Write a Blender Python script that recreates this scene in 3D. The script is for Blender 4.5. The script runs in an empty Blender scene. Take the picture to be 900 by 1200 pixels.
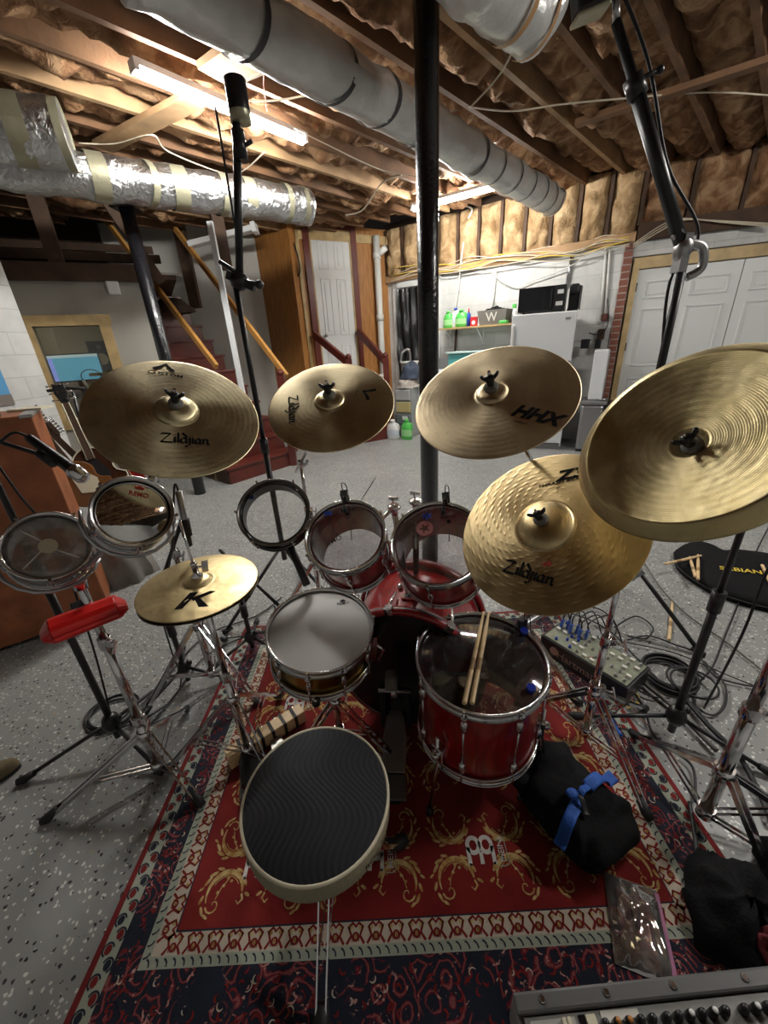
import bpy, bmesh, math, random
from mathutils import Vector, Matrix, Quaternion, noise
random.seed(7)
C = bpy.context.scene.collection
SC = bpy.context.scene
pi = math.pi
V3 = Vector

# ------------------------------------------------------------------ camera
CAM_H = 1.5
FPX = 451.0
pitch = math.atan2(FPX, math.hypot(61, 1039))
roll = math.atan2(61, 1039)
R0 = V3((1, 0, 0)); U0 = V3((0, math.sin(pitch), math.cos(pitch))); FW = V3((0, math.cos(pitch), -math.sin(pitch)))
RT = math.cos(roll) * R0 - math.sin(roll) * U0
UP = math.sin(roll) * R0 + math.cos(roll) * U0
cam_d = bpy.data.cameras.new('camera'); cam = bpy.data.objects.new('camera', cam_d); C.objects.link(cam)
cam.matrix_world = Matrix(((RT.x, UP.x, -FW.x, 0), (RT.y, UP.y, -FW.y, 0), (RT.z, UP.z, -FW.z, CAM_H), (0, 0, 0, 1)))
cam_d.sensor_fit = 'VERTICAL'; cam_d.sensor_height = 24.0; cam_d.lens = 24.0 * FPX / 1200.0
cam_d.clip_start = 0.02; cam_d.clip_end = 60
SC.camera = cam
SC.view_settings.view_transform = 'Standard'; SC.view_settings.look = 'None'
SC.view_settings.gamma = 1; SC.view_settings.use_curve_mapping = False
SC.view_settings.exposure = 0.0
# world: faint indirect light only
wd = bpy.data.worlds.new('world'); SC.world = wd; wd.use_nodes = True
wd.node_tree.nodes['Background'].inputs[0].default_value = (1.0, 0.97, 0.93, 1)
wd.node_tree.nodes['Background'].inputs[1].default_value = 0.17
LIGHT_E = 285.0          # emission of the LED tubes

# measuring helpers: where a sight line meets a height, a depth line, or a wall
def ray(x, y): return FW * FPX + RT * (x - 450) + UP * (600 - y)
def at(x, y, z=0.0):
    d = ray(x, y); t = (z - CAM_H) / d.z; return V3((d.x * t, d.y * t, z))
def over(x, y, p):
    d = ray(x, y); t = (d.x * p[0] + d.y * p[1]) / (d.x ** 2 + d.y ** 2); return V3((d.x * t, d.y * t, CAM_H + d.z * t))
def onpl(x, y, p, n):
    d = ray(x, y); n = V3(n); t = (V3(p) - V3((0, 0, CAM_H))).dot(n) / d.dot(n); return V3((0, 0, CAM_H)) + d * t

# ------------------------------------------------------------------ materials
def nodes(m):
    m.use_nodes = True; nt = m.node_tree; return nt, nt.nodes, nt.links, nt.nodes['Principled BSDF']
def mat(name, col, rough=0.5, metal=0.0, bump=0.0, bscale=40, var=0.0, vscale=6, emit=0, coat=0, spec=None, aniso=0, sheen=0, detail=4):
    m = bpy.data.materials.new(name); nt, N, L, b = nodes(m)
    b.inputs['Base Color'].default_value = (*col, 1); b.inputs['Roughness'].default_value = rough; b.inputs['Metallic'].default_value = metal
    if coat: b.inputs['Coat Weight'].default_value = coat; b.inputs['Coat Roughness'].default_value = 0.08
    if spec is not None: b.inputs['Specular IOR Level'].default_value = spec
    if sheen: b.inputs['Sheen Weight'].default_value = sheen
    if emit:
        b.inputs['Emission Color'].default_value = (*col, 1); b.inputs['Emission Strength'].default_value = emit
    tc = None
    if bump or var:
        tc = N.new('ShaderNodeTexCoord')
    if var:
        n = N.new('ShaderNodeTexNoise'); n.inputs['Scale'].default_value = vscale; n.inputs['Detail'].default_value = detail
        L.new(tc.outputs['Object'], n.inputs['Vector'])
        cr = N.new('ShaderNodeValToRGB'); cr.color_ramp.elements[0].position = 0.3; cr.color_ramp.elements[1].position = 0.7
        cr.color_ramp.elements[0].color = (*[max(0, c * (1 - var)) for c in col], 1)
        cr.color_ramp.elements[1].color = (*[min(1, c * (1 + var)) for c in col], 1)
        L.new(n.outputs[0], cr.inputs[0]); L.new(cr.outputs[0], b.inputs['Base Color'])
    if bump:
        n = N.new('ShaderNodeTexNoise'); n.inputs['Scale'].default_value = bscale; n.inputs['Detail'].default_value = 5
        L.new(tc.outputs['Object'], n.inputs['Vector'])
        bp = N.new('ShaderNodeBump'); bp.inputs['Strength'].default_value = bump; bp.inputs['Distance'].default_value = 0.01
        L.new(n.outputs[0], bp.inputs['Height']); L.new(bp.outputs[0], b.inputs['Normal'])
    return m
def tree(name):
    m = bpy.data.materials.new(name); nt, N, L, b = nodes(m); tc = N.new('ShaderNodeTexCoord')
    return m, N, L, b, tc
def mapping(N, L, src, scale=(1, 1, 1), rot=(0, 0, 0), loc=(0, 0, 0)):
    mp = N.new('ShaderNodeMapping'); mp.inputs['Scale'].default_value = scale; mp.inputs['Rotation'].default_value = rot; mp.inputs['Location'].default_value = loc
    L.new(src, mp.inputs['Vector']); return mp.outputs[0]
def ramp(N, L, src, stops, interp='LINEAR'):
    cr = N.new('ShaderNodeValToRGB'); e = cr.color_ramp; e.interpolation = interp
    while len(e.elements) < len(stops): e.elements.new(0.5)
    for el, (p, c) in zip(e.elements, stops): el.position = p; el.color = (*c, 1) if len(c) == 3 else c
    L.new(src, cr.inputs[0]); return cr.outputs[0]
def mixc(N, L, fac, a, b, mode='MIX'):
    mx = N.new('ShaderNodeMix'); mx.data_type = 'RGBA'; mx.blend_type = mode
    for s, v in ((0, fac), (6, a), (7, b)):
        if hasattr(v, 'is_linked') or hasattr(v, 'links'): L.new(v, mx.inputs[s])
        elif isinstance(v, (int, float)): mx.inputs[s].default_value = v
        else: mx.inputs[s].default_value = (*v, 1)
    return mx.outputs[2]
def noisen(N, L, vec, scale, detail=4, dist=0.0):
    n = N.new('ShaderNodeTexNoise'); n.inputs['Scale'].default_value = scale; n.inputs['Detail'].default_value = detail; n.inputs['Distortion'].default_value = dist
    L.new(vec, n.inputs['Vector']); return n.outputs[0]
def bumpn(N, L, b, h, strength=0.5, dist=0.01, nrm=None):
    bp = N.new('ShaderNodeBump'); bp.inputs['Strength'].default_value = strength; bp.inputs['Distance'].default_value = dist
    L.new(h, bp.inputs['Height'])
    if nrm: L.new(nrm, bp.inputs['Normal'])
    L.new(bp.outputs[0], b.inputs['Normal']); return bp.outputs[0]
def mathn(N, L, op, a, b_=None, c_=None):
    m = N.new('ShaderNodeMath'); m.operation = op
    for i, v in enumerate((a, b_, c_)):
        if v is None: continue
        if isinstance(v, (int, float)): m.inputs[i].default_value = v
        else: L.new(v, m.inputs[i])
    return m.outputs[0]

M = {}
M['chrome'] = mat('chrome', (0.72, 0.72, 0.74), 0.13, 1)
M['chrome_dull'] = mat('chrome_dull', (0.5, 0.5, 0.52), 0.3, 1)
M['steel'] = mat('steel', (0.45, 0.45, 0.46), 0.35, 1)
M['black_metal'] = mat('black_metal', (0.018, 0.018, 0.02), 0.38, 0.0)
M['black_paint'] = mat('black_paint', (0.008, 0.008, 0.01), 0.22, 0.0, bump=0.5, bscale=55, coat=0.3)
M['rubber'] = mat('rubber', (0.012, 0.012, 0.013), 0.6)
M['cable'] = mat('cable', (0.012, 0.012, 0.014), 0.45)
M['black_plastic'] = mat('black_plastic', (0.015, 0.015, 0.017), 0.35)
M['white_plastic'] = mat('white_plastic', (0.75, 0.75, 0.74), 0.35)
M['white_enamel'] = mat('white_enamel', (0.72, 0.74, 0.76), 0.3)
M['door_white'] = mat('door_white', (0.70, 0.71, 0.70), 0.45)
M['wood_trim'] = mat('wood_trim', (0.47, 0.33, 0.15), 0.5, var=0.2, vscale=8)
M['joist'] = mat('joist', (0.17, 0.085, 0.04), 0.8, bump=0.3, bscale=30, var=0.3, vscale=4)
M['joist_light'] = mat('joist_light', (0.36, 0.22, 0.11), 0.75, var=0.25, vscale=5)
M['dark_wood'] = mat('dark_wood', (0.06, 0.030, 0.015), 0.75, var=0.35, vscale=6)
M['void'] = mat('dark_board', (0.035, 0.02, 0.012), 0.9)
M['mahogany'] = mat('mahogany', (0.10, 0.018, 0.012), 0.35, var=0.25, vscale=5)
M['pine_rail'] = mat('pine_rail', (0.55, 0.27, 0.07), 0.45, var=0.15, vscale=6)
M['maple_stick'] = mat('maple_stick', (0.72, 0.52, 0.28), 0.45, var=0.12, vscale=30)
M['pvc'] = mat('pvc', (0.70, 0.70, 0.66), 0.35)
M['white_wire'] = mat('white_wire', (0.62, 0.55, 0.42), 0.5)
M['grey_wall'] = mat('grey_wall', (0.36, 0.34, 0.30), 0.7, var=0.08, vscale=2)
M['stairwell_wall'] = mat('stairwell_wall', (0.55, 0.53, 0.48), 0.7, var=0.1, vscale=2)
M['blue'] = mat('blue', (0.02, 0.06, 0.42), 0.4)
M['blue_gel'] = mat('blue_gel', (0.01, 0.03, 0.30), 0.2, coat=0.5)
M['ink'] = mat('ink', (0.006, 0.005, 0.005), 0.8, spec=0.1)
M['white_ink'] = mat('white_ink', (0.7, 0.68, 0.62), 0.6)
M['green_bottle'] = mat('green_bottle', (0.10, 0.55, 0.10), 0.3)
M['red_plastic'] = mat('red_plastic', (0.62, 0.015, 0.012), 0.28, coat=0.2)
M['red_box'] = mat('red_box', (0.55, 0.02, 0.03), 0.5)
M['yellow'] = mat('yellow', (0.75, 0.55, 0.06), 0.4)
M['teal'] = mat('teal', (0.12, 0.45, 0.45), 0.4)
M['cloth_black'] = mat('cloth_black', (0.006, 0.006, 0.007), 0.85, bump=0.4, bscale=90, spec=0.2)
M['grey_panel'] = mat('grey_panel', (0.17, 0.17, 0.17), 0.4)
M['grey_fabric'] = mat('grey_fabric', (0.18, 0.17, 0.15), 0.9)
M['glass_dark'] = mat('glass_dark', (0.01, 0.01, 0.012), 0.08)
M['tube_light'] = mat('tube_light', (1.0, 0.98, 0.93), 0.4, emit=LIGHT_E)
M['screen'] = mat('screen', (0.10, 0.33, 0.48), 0.3, emit=0.8)

def make_floor_mat():
    m, N, L, b, tc = tree('epoxy_floor'); o = tc.outputs['Object']
    base = ramp(N, L, noisen(N, L, o, 1.3, 5), [(0.3, (0.25, 0.255, 0.25)), (0.7, (0.30, 0.305, 0.295))])
    def flecks(scale, thr, rs, seedloc):
        w = N.new('ShaderNodeTexNoise'); w.inputs['Scale'].default_value = scale * 1.3; L.new(o, w.inputs['Vector'])
        ds = N.new('ShaderNodeVectorMath'); ds.operation = 'MULTIPLY_ADD'; L.new(w.outputs['Color'], ds.inputs[0]); ds.inputs[1].default_value = (0.9 / scale,) * 3; L.new(mapping(N, L, o, loc=seedloc), ds.inputs[2])
        v = N.new('ShaderNodeTexVoronoi'); v.inputs['Scale'].default_value = scale; L.new(ds.outputs[0], v.inputs['Vector'])
        near = mathn(N, L, 'LESS_THAN', v.outputs['Distance'], rs)
        sp = N.new('ShaderNodeSeparateColor'); L.new(v.outputs['Color'], sp.inputs[0])
        return near, sp.outputs[0], sp.outputs[1]
    n1, r1, g1 = flecks(75, 0, 0.36, (0, 0, 0))
    white = mathn(N, L, 'MULTIPLY', n1, mathn(N, L, 'GREATER_THAN', r1, 0.74))
    black = mathn(N, L, 'MULTIPLY', n1, mathn(N, L, 'LESS_THAN', r1, 0.16))
    n2, r2, g2 = flecks(34, 0, 0.17, (3, 7, 0))
    white2 = mathn(N, L, 'MULTIPLY', n2, mathn(N, L, 'GREATER_THAN', r2, 0.72))
    tan = mathn(N, L, 'MULTIPLY', n2, mathn(N, L, 'LESS_THAN', r2, 0.05))
    c = mixc(N, L, white, base, (0.62, 0.62, 0.58)); c = mixc(N, L, black, c, (0.03, 0.03, 0.035))
    c = mixc(N, L, white2, c, (0.70, 0.70, 0.66)); c = mixc(N, L, tan, c, (0.42, 0.32, 0.18))
    L.new(c, b.inputs['Base Color'])
    rr = ramp(N, L, noisen(N, L, o, 5, 4), [(0.3, (0.32,) * 3), (0.7, (0.45,) * 3)]); L.new(rr, b.inputs['Roughness'])
    bumpn(N, L, b, noisen(N, L, o, 60, 3), 0.12, 0.004)
    b.inputs['Specular IOR Level'].default_value = 0.4
    return m
M['floor'] = make_floor_mat()
def make_block_mat(name, col, mortar, bw=0.41, bh=0.2, rotz=0.0, ms=0.006):
    # block courses; texture x runs along the wall, y is height
    m, N, L, b, tc = tree(name); o = tc.outputs['Object']
    sx = N.new('ShaderNodeSeparateXYZ'); L.new(o, sx.inputs[0])
    cb = N.new('ShaderNodeCombineXYZ'); L.new(sx.outputs[0], cb.inputs[0]); L.new(sx.outputs[2], cb.inputs[1])
    br = N.new('ShaderNodeTexBrick'); L.new(cb.outputs[0], br.inputs['Vector'])
    br.inputs['Scale'].default_value = 1; br.inputs['Brick Width'].default_value = bw; br.inputs['Row Height'].default_value = bh
    br.inputs['Mortar Size'].default_value = ms; br.inputs['Mortar Smooth'].default_value = 0.4
    br.inputs['Color1'].default_value = (*col, 1); br.inputs['Color2'].default_value = (*[c * 0.88 for c in col], 1); br.inputs['Mortar'].default_value = (*mortar, 1)
    v = ramp(N, L, noisen(N, L, o, 6, 5), [(0.3, (0.86,) * 3), (0.65, (1,) * 3)])
    L.new(mixc(N, L, 1.0, br.outputs['Color'], v, 'MULTIPLY'), b.inputs['Base Color'])
    b.inputs['Roughness'].default_value = 0.6
    bp = N.new('ShaderNodeBump'); bp.inputs['Strength'].default_value = 0.35; bp.inputs['Distance'].default_value = 0.008; bp.invert = True
    L.new(br.outputs['Fac'], bp.inputs['Height'])
    bumpn(N, L, b, noisen(N, L, o, 45, 4), 0.15, 0.006, bp.outputs[0])
    return m
M['block'] = make_block_mat('painted_block', (0.64, 0.64, 0.62), (0.50, 0.50, 0.48))
M['brick'] = make_block_mat('red_brick', (0.23, 0.075, 0.045), (0.36, 0.30, 0.27), 0.21, 0.078, ms=0.008)
def make_wood(name, c1, c2, scale=(3, 3, 0.25), rough=0.45, wave=14, axis='Z'):
    m, N, L, b, tc = tree(name); o = tc.outputs['Object']
    mp = mapping(N, L, o, scale)
    w = noisen(N, L, mp, wave, 5, 0.6)
    L.new(ramp(N, L, w, [(0.35, c1), (0.65, c2)]), b.inputs['Base Color']); b.inputs['Roughness'].default_value = rough
    return m
M['plywood'] = make_wood('plywood', (0.30, 0.125, 0.03), (0.46, 0.21, 0.06))
M['door_trim'] = mat('door_trim', (0.12, 0.022, 0.014), 0.4)
M['amp_wood'] = mat('amp_wood', (0.27, 0.085, 0.03), 0.5, bump=0.2, bscale=20, var=0.3, vscale=9)
def make_insulation(name, c1, c2, c3):
    m, N, L, b, tc = tree(name); o = tc.outputs['Object']
    a = noisen(N, L, o, 5.5, 8, 0.8)
    L.new(ramp(N, L, a, [(0.28, c1), (0.48, c2), (0.68, c3)]), b.inputs['Base Color']); b.inputs['Roughness'].default_value = 0.9
    b.inputs['Specular IOR Level'].default_value = 0.15
    bumpn(N, L, b, noisen(N, L, o, 14, 8, 1.2), 0.9, 0.03)
    return m
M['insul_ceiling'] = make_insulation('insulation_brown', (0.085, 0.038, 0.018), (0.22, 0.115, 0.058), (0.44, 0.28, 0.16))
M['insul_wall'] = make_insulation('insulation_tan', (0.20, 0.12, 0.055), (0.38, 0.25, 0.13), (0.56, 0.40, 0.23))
def make_foil():
    m, N, L, b, tc = tree('duct_foil'); o = tc.outputs['Object']
    b.inputs['Base Color'].default_value = (0.62, 0.63, 0.64, 1); b.inputs['Metallic'].default_value = 1; b.inputs['Roughness'].default_value = 0.32
    v = N.new('ShaderNodeTexVoronoi'); v.inputs['Scale'].default_value = 26; L.new(mapping(N, L, o, (1, 1, 1)), v.inputs['Vector'])
    n = noisen(N, L, o, 16, 6, 1.5)
    bumpn(N, L, b, mathn(N, L, 'ADD', n, mathn(N, L, 'MULTIPLY', v.outputs['Distance'], 0.3)), 0.8, 0.02)
    return m
M['foil'] = make_foil()
M['foil_tape'] = mat('foil_tape', (0.42, 0.40, 0.28), 0.4, 0.7, bump=0.3, bscale=20)
M['white_wrap'] = mat('white_wrap', (0.62, 0.62, 0.60), 0.33, 0.25, bump=0.9, bscale=14, var=0.12)
M['dark_tape'] = mat('dark_tape', (0.05, 0.05, 0.055), 0.35, bump=0.4, bscale=20)

def make_bronze(name, c1, c2, rough=0.3, rings=1.0, hammer=0.0, aniso=0.75, spots=0.0):
    m, N, L, b, tc = tree(name); o = tc.outputs['Object']
    b.inputs['Metallic'].default_value = 1.0
    n = noisen(N, L, o, 9, 6, 0.6); n2 = noisen(N, L, o, 60, 4)
    col = ramp(N, L, n, [(0.3, c1), (0.68, c2)])
    col = mixc(N, L, mathn(N, L, 'MULTIPLY', ramp(N, L, n2, [(0.55, (0, 0, 0)), (0.8, (1, 1, 1))]), 0.25 + spots), col, (0.22, 0.17, 0.09))
    L.new(col, b.inputs['Base Color'])
    rn = ramp(N, L, noisen(N, L, o, 14, 5), [(0.3, (rough + 0.01,) * 3), (0.7, (rough + 0.16,) * 3)]); L.new(rn, b.inputs['Roughness'])
    b.inputs['Anisotropic'].default_value = aniso
    tg = N.new('ShaderNodeTangent'); tg.direction_type = 'RADIAL'; tg.axis = 'Z'; L.new(tg.outputs[0], b.inputs['Tangent'])
    s = N.new('ShaderNodeSeparateXYZ'); L.new(o, s.inputs[0])
    r = mathn(N, L, 'SQRT', mathn(N, L, 'ADD', mathn(N, L, 'MULTIPLY', s.outputs[0], s.outputs[0]), mathn(N, L, 'MULTIPLY', s.outputs[1], s.outputs[1])))
    ring = mathn(N, L, 'SINE', mathn(N, L, 'MULTIPLY', r, 1500.0))
    ring2 = mathn(N, L, 'SINE', mathn(N, L, 'MULTIPLY', r, 410.0))
    h = mathn(N, L, 'MULTIPLY', mathn(N, L, 'ADD', ring, ring2), 0.00006 * rings)
    if hammer:
        v = N.new('ShaderNodeTexVoronoi'); v.inputs['Scale'].default_value = 45; v.feature = 'SMOOTH_F1'; L.new(o, v.inputs['Vector'])
        h = mathn(N, L, 'ADD', h, mathn(N, L, 'MULTIPLY', v.outputs['Distance'], 0.0016 * hammer))
    bp = N.new('ShaderNodeBump'); bp.inputs['Strength'].default_value = 1.0; bp.inputs['Distance'].default_value = 1.0
    L.new(h, bp.inputs['Height']); L.new(bp.outputs[0], b.inputs['Normal'])
    return m
M['bronze_dull'] = make_bronze('bronze_dull', (0.52, 0.44, 0.27), (0.78, 0.68, 0.43), 0.34, 1.0, spots=0.2)
M['bronze_bright'] = make_bronze('bronze_bright', (0.60, 0.50, 0.29), (0.82, 0.70, 0.43), 0.27, 0.8)
M['bronze_hammer'] = make_bronze('bronze_hammer', (0.55, 0.42, 0.22), (0.68, 0.53, 0.29), 0.30, 0.6, 0.0, 0.6)
M['bronze_china'] = make_bronze('bronze_china', (0.56, 0.45, 0.22), (0.74, 0.62, 0.36), 0.33, 0.8, 0.5, 0.55)
M['bronze_hat'] = make_bronze('bronze_hat', (0.62, 0.49, 0.26), (0.76, 0.62, 0.35), 0.36, 0.3, 0.6, 0.3)
M['bronze_warm'] = make_bronze('bronze_warm', (0.70, 0.56, 0.35), (0.84, 0.70, 0.46), 0.33, 0.8, 0.2, 0.7)

def make_head(name, tint, trans=0.75, haze=0.1, gl=0.12):
    m = bpy.data.materials.new(name); m.use_nodes = True; nt = m.node_tree; N = nt.nodes; L = nt.links; N.remove(N['Principled BSDF'])
    out = N['Material Output']; t = N.new('ShaderNodeBsdfTransparent'); t.inputs[0].default_value = (*tint, 1)
    d = N.new('ShaderNodeBsdfDiffuse'); d.inputs[0].default_value = (0.5, 0.48, 0.46, 1)
    g = N.new('ShaderNodeBsdfGlossy'); g.inputs['Roughness'].default_value = 0.06
    tc = N.new('ShaderNodeTexCoord')
    nz = ramp(N, L, noisen(N, L, tc.outputs['Object'], 22, 7, 0.5), [(0.45, (0, 0, 0)), (0.75, (1, 1, 1))])
    m1 = N.new('ShaderNodeMixShader'); L.new(mathn(N, L, 'ADD', mathn(N, L, 'MULTIPLY', nz, haze), haze * 0.5), m1.inputs[0]); L.new(t.outputs[0], m1.inputs[1]); L.new(d.outputs[0], m1.inputs[2])
    fr = N.new('ShaderNodeFresnel'); fr.inputs[0].default_value = 1.5
    m2 = N.new('ShaderNodeMixShader'); L.new(mathn(N, L, 'MULTIPLY', mathn(N, L, 'ADD', fr.outputs[0], gl * 0.3), 1.2), m2.inputs[0]); L.new(m1.outputs[0], m2.inputs[1]); L.new(g.outputs[0], m2.inputs[2])
    L.new(m2.outputs[0], out.inputs[0]); return m
M['head_clear'] = make_head('head_clear', (0.88, 0.86, 0.88))
M['head_smoke'] = make_head('head_smoke', (0.50, 0.48, 0.56), haze=0.06)
M['bag_plastic'] = make_head('bag_plastic', (0.97, 0.90, 0.93), haze=0.45, gl=1.2)
M['window_glass'] = make_head('window_glass', (0.85, 0.88, 0.85), haze=0.02)
M['head_black'] = mat('head_black', (0.012, 0.012, 0.014), 0.2)
M['head_coated'] = mat('head_coated', (0.66, 0.65, 0.63), 0.55, var=0.05, vscale=4)
M['head_mirror'] = mat('head_mirror', (0.75, 0.75, 0.74), 0.05, 1, bump=0.05, bscale=9)
def make_red(name='drum_red'):
    m, N, L, b, tc = tree(name); o = tc.outputs['Object']
    c = ramp(N, L, noisen(N, L, mapping(N, L, o, (6, 6, 1.2)), 9, 6, 0.3), [(0.35, (0.19, 0.003, 0.005)), (0.7, (0.36, 0.008, 0.01))])
    L.new(c, b.inputs['Base Color']); b.inputs['Roughness'].default_value = 0.28; b.inputs['Coat Weight'].default_value = 0.7; b.inputs['Coat Roughness'].default_value = 0.05
    return m
M['drum_red'] = make_red()
M['snare_brass'] = mat('snare_brass', (0.42, 0.29, 0.08), 0.25, 1, var=0.1, bump=0.05, bscale=30)
M['hoop'] = mat('hoop', (0.66, 0.66, 0.67), 0.16, 1)
M['hoop_dark'] = mat('hoop_dark', (0.16, 0.15, 0.15), 0.25, 1)
M['drum_black'] = mat('drum_black', (0.02, 0.02, 0.022), 0.3)
M['drum_inner'] = mat('drum_inner', (0.16, 0.09, 0.07), 0.6)
def make_seat():
    m, N, L, b, tc = tree('throne_fabric'); o = tc.outputs['Object']
    w = N.new('ShaderNodeTexWave'); w.bands_direction = 'Y'; w.inputs['Scale'].default_value = 23; w.inputs['Distortion'].default_value = 0
    s = N.new('ShaderNodeSeparateXYZ'); L.new(o, s.inputs[0])
    yy = mathn(N, L, 'ADD', mathn(N, L, 'MULTIPLY', s.outputs[0], 1.0), mathn(N, L, 'MULTIPLY', mathn(N, L, 'SINE', mathn(N, L, 'MULTIPLY', s.outputs[1], 30.0)), 0.028))
    yy = mathn(N, L, 'ADD', yy, mathn(N, L, 'MULTIPLY', s.outputs[1], 0.35))
    stripe = mathn(N, L, 'SINE', mathn(N, L, 'MULTIPLY', yy, 420.0))
    st = ramp(N, L, mathn(N, L, 'ADD', mathn(N, L, 'MULTIPLY', stripe, 0.5), 0.5), [(0.0, (0.003, 0.0035, 0.007)), (0.8, (0.010, 0.011, 0.017))])
    L.new(st, b.inputs['Base Color']); b.inputs['Roughness'].default_value = 0.8; b.inputs['Sheen Weight'].default_value = 0.15
    bumpn(N, L, b, stripe, 0.4, 0.0012); N.remove(w)
    return m
M['throne_fabric'] = make_seat()
M['throne_vinyl'] = mat('throne_vinyl', (0.34, 0.30, 0.20), 0.55, bump=0.25, bscale=120)
M['piping'] = mat('piping', (0.70, 0.64, 0.48), 0.5)
M['pewter'] = mat('pewter', (0.34, 0.34, 0.33), 0.32, 0.9, var=0.1)

# ------------------------------------------------------------------ geometry helpers
class MB:
    def __init__(s): s.bm = bmesh.new(); s.mi = 0; s.sm = True
    def _f(s, vs):
        try:
            f = s.bm.faces.new(vs); f.material_index = s.mi; f.smooth = s.sm; return f
        except ValueError: return None
    def box(s, c, size, mx=None):
        hx, hy, hz = size[0] / 2, size[1] / 2, size[2] / 2; c = V3(c); q = []
        for dz in (-hz, hz):
            for dx, dy in ((-hx, -hy), (hx, -hy), (hx, hy), (-hx, hy)):
                v = V3((dx, dy, dz)); v = (mx @ v if mx else v) + c; q.append(s.bm.verts.new(v))
        o = s.sm; s.sm = False
        for f in ((3, 2, 1, 0), (4, 5, 6, 7), (0, 1, 5, 4), (1, 2, 6, 5), (2, 3, 7, 6), (3, 0, 4, 7)): s._f([q[i] for i in f])
        s.sm = o; return s
    def beam(s, a, b, w, h, up=(0, 0, 1)):
        a, b = V3(a), V3(b); d = (b - a); l = d.length; d.normalize(); up = V3(up)
        x = d.cross(up)
        if x.length < 1e-4: x = d.cross(V3((0, 1, 0)))
        x.normalize(); z = x.cross(d)
        mx = Matrix(((x.x, d.x, z.x), (x.y, d.y, z.y), (x.z, d.z, z.z)))
        return s.box((a + b) / 2, (w, l, h), mx)
    def cyl(s, a, b, r0, r1=None, n=16, cap=True):
        a, b = V3(a), V3(b); r1 = r0 if r1 is None else r1; d = (b - a).normalized(); x = d.orthogonal().normalized(); y = d.cross(x)
        A = [s.bm.verts.new(a + r0 * (math.cos(2 * pi * i / n) * x + math.sin(2 * pi * i / n) * y)) for i in range(n)]
        B = [s.bm.verts.new(b + r1 * (math.cos(2 * pi * i / n) * x + math.sin(2 * pi * i / n) * y)) for i in range(n)]
        for i in range(n): s._f([A[i], A[(i + 1) % n], B[(i + 1) % n], B[i]])
        if cap:
            o = s.sm; s.sm = False; s._f(A[::-1]); s._f(B); s.sm = o
        return s
    def tube(s, pts, r, n=8, cap=True, closed=False):
        pts = [V3(p) for p in pts]; k = len(pts)
        rr = r if isinstance(r, (list, tuple)) else [r] * k
        t = []
        for i in range(k):
            a = pts[(i - 1) % k] if closed else pts[max(i - 1, 0)]; b = pts[(i + 1) % k] if closed else pts[min(i + 1, k - 1)]
            d = b - a; t.append(d.normalized() if d.length > 1e-9 else V3((0, 0, 1)))
        x = t[0].orthogonal().normalized(); rings = []
        for i in range(k):
            x = (x - t[i] * x.dot(t[i]))
            x = x.normalized() if x.length > 1e-6 else t[i].orthogonal().normalized()
            y = t[i].cross(x)
            rings.append([s.bm.verts.new(pts[i] + rr[i] * (math.cos(2 * pi * j / n) * x + math.sin(2 * pi * j / n) * y)) for j in range(n)])
        m = k if closed else k - 1
        for i in range(m):
            A, B = rings[i], rings[(i + 1) % k]
            for j in range(n): s._f([A[j], A[(j + 1) % n], B[(j + 1) % n], B[j]])
        if cap and not closed: s._f(rings[0][::-1]); s._f(rings[-1])
        return s
    def lathe(s, prof, mx=None, n=48, closed=False):
        mx = mx or Matrix.Identity(4); rings = []
        for (r, z) in prof:
            if r < 1e-6: rings.append([s.bm.verts.new(mx @ V3((0, 0, z)))])
            else: rings.append([s.bm.verts.new(mx @ V3((r * math.cos(2 * pi * j / n), r * math.sin(2 * pi * j / n), z))) for j in range(n)])
        K = len(rings)
        for i in range(K if closed else K - 1):
            A, B = rings[i], rings[(i + 1) % K]
            for j in range(n):
                j2 = (j + 1) % n
                if len(A) == 1 and len(B) == 1: break
                if len(A) == 1: s._f([A[0], B[j2], B[j]][::-1])
                elif len(B) == 1: s._f([A[j], A[j2], B[0]])
                else: s._f([A[j], A[j2], B[j2], B[j]])
        return s
    def sphere(s, c, r, n=12, sc=(1, 1, 1), mx=None):
        prof = [(max(0, math.cos(a)), math.sin(a)) for a in [(-pi / 2 + pi * i / n) for i in range(n + 1)]]
        prof[0] = (0, -1); prof[-1] = (0, 1)
        m = Matrix.Translation(V3(c)) @ (mx or Matrix.Identity(4)) @ Matrix.Diagonal((r * sc[0], r * sc[1], r * sc[2], 1))
        return s.lathe(prof, m, n * 2)
    def poly(s, pts):
        o = s.sm; s.sm = False; s._f([s.bm.verts.new(V3(p)) for p in pts]); s.sm = o; return s
    def prism(s, pts2, a, b, mx):
        # closed outline pts2 (x,y) extruded from z=a to z=b in frame mx
        A = [s.bm.verts.new(mx @ V3((x, y, a))) for x, y in pts2]; B = [s.bm.verts.new(mx @ V3((x, y, b))) for x, y in pts2]; n = len(A)
        o = s.sm; s.sm = False
        s._f(A[::-1]); s._f(B)
        for i in range(n): s._f([A[i], A[(i + 1) % n], B[(i + 1) % n], B[i]])
        s.sm = o; return s
    def grid(s, fn, nu, nv, flip=False):
        g = [[s.bm.verts.new(fn(i / nu, j / nv)) for j in range(nv + 1)] for i in range(nu + 1)]
        for i in range(nu):
            for j in range(nv):
                q = [g[i][j], g[i + 1][j], g[i + 1][j + 1], g[i][j + 1]]
                s._f(q[::-1] if flip else q)
        return s
    def add_mesh(s, me, mx):
        vs = [s.bm.verts.new(mx(v.co)) for v in me.vertices]
        o = s.sm; s.sm = False
        for p in me.polygons: s._f([vs[i] for i in p.vertices])
        s.sm = o; return s
WM = {}
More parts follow.
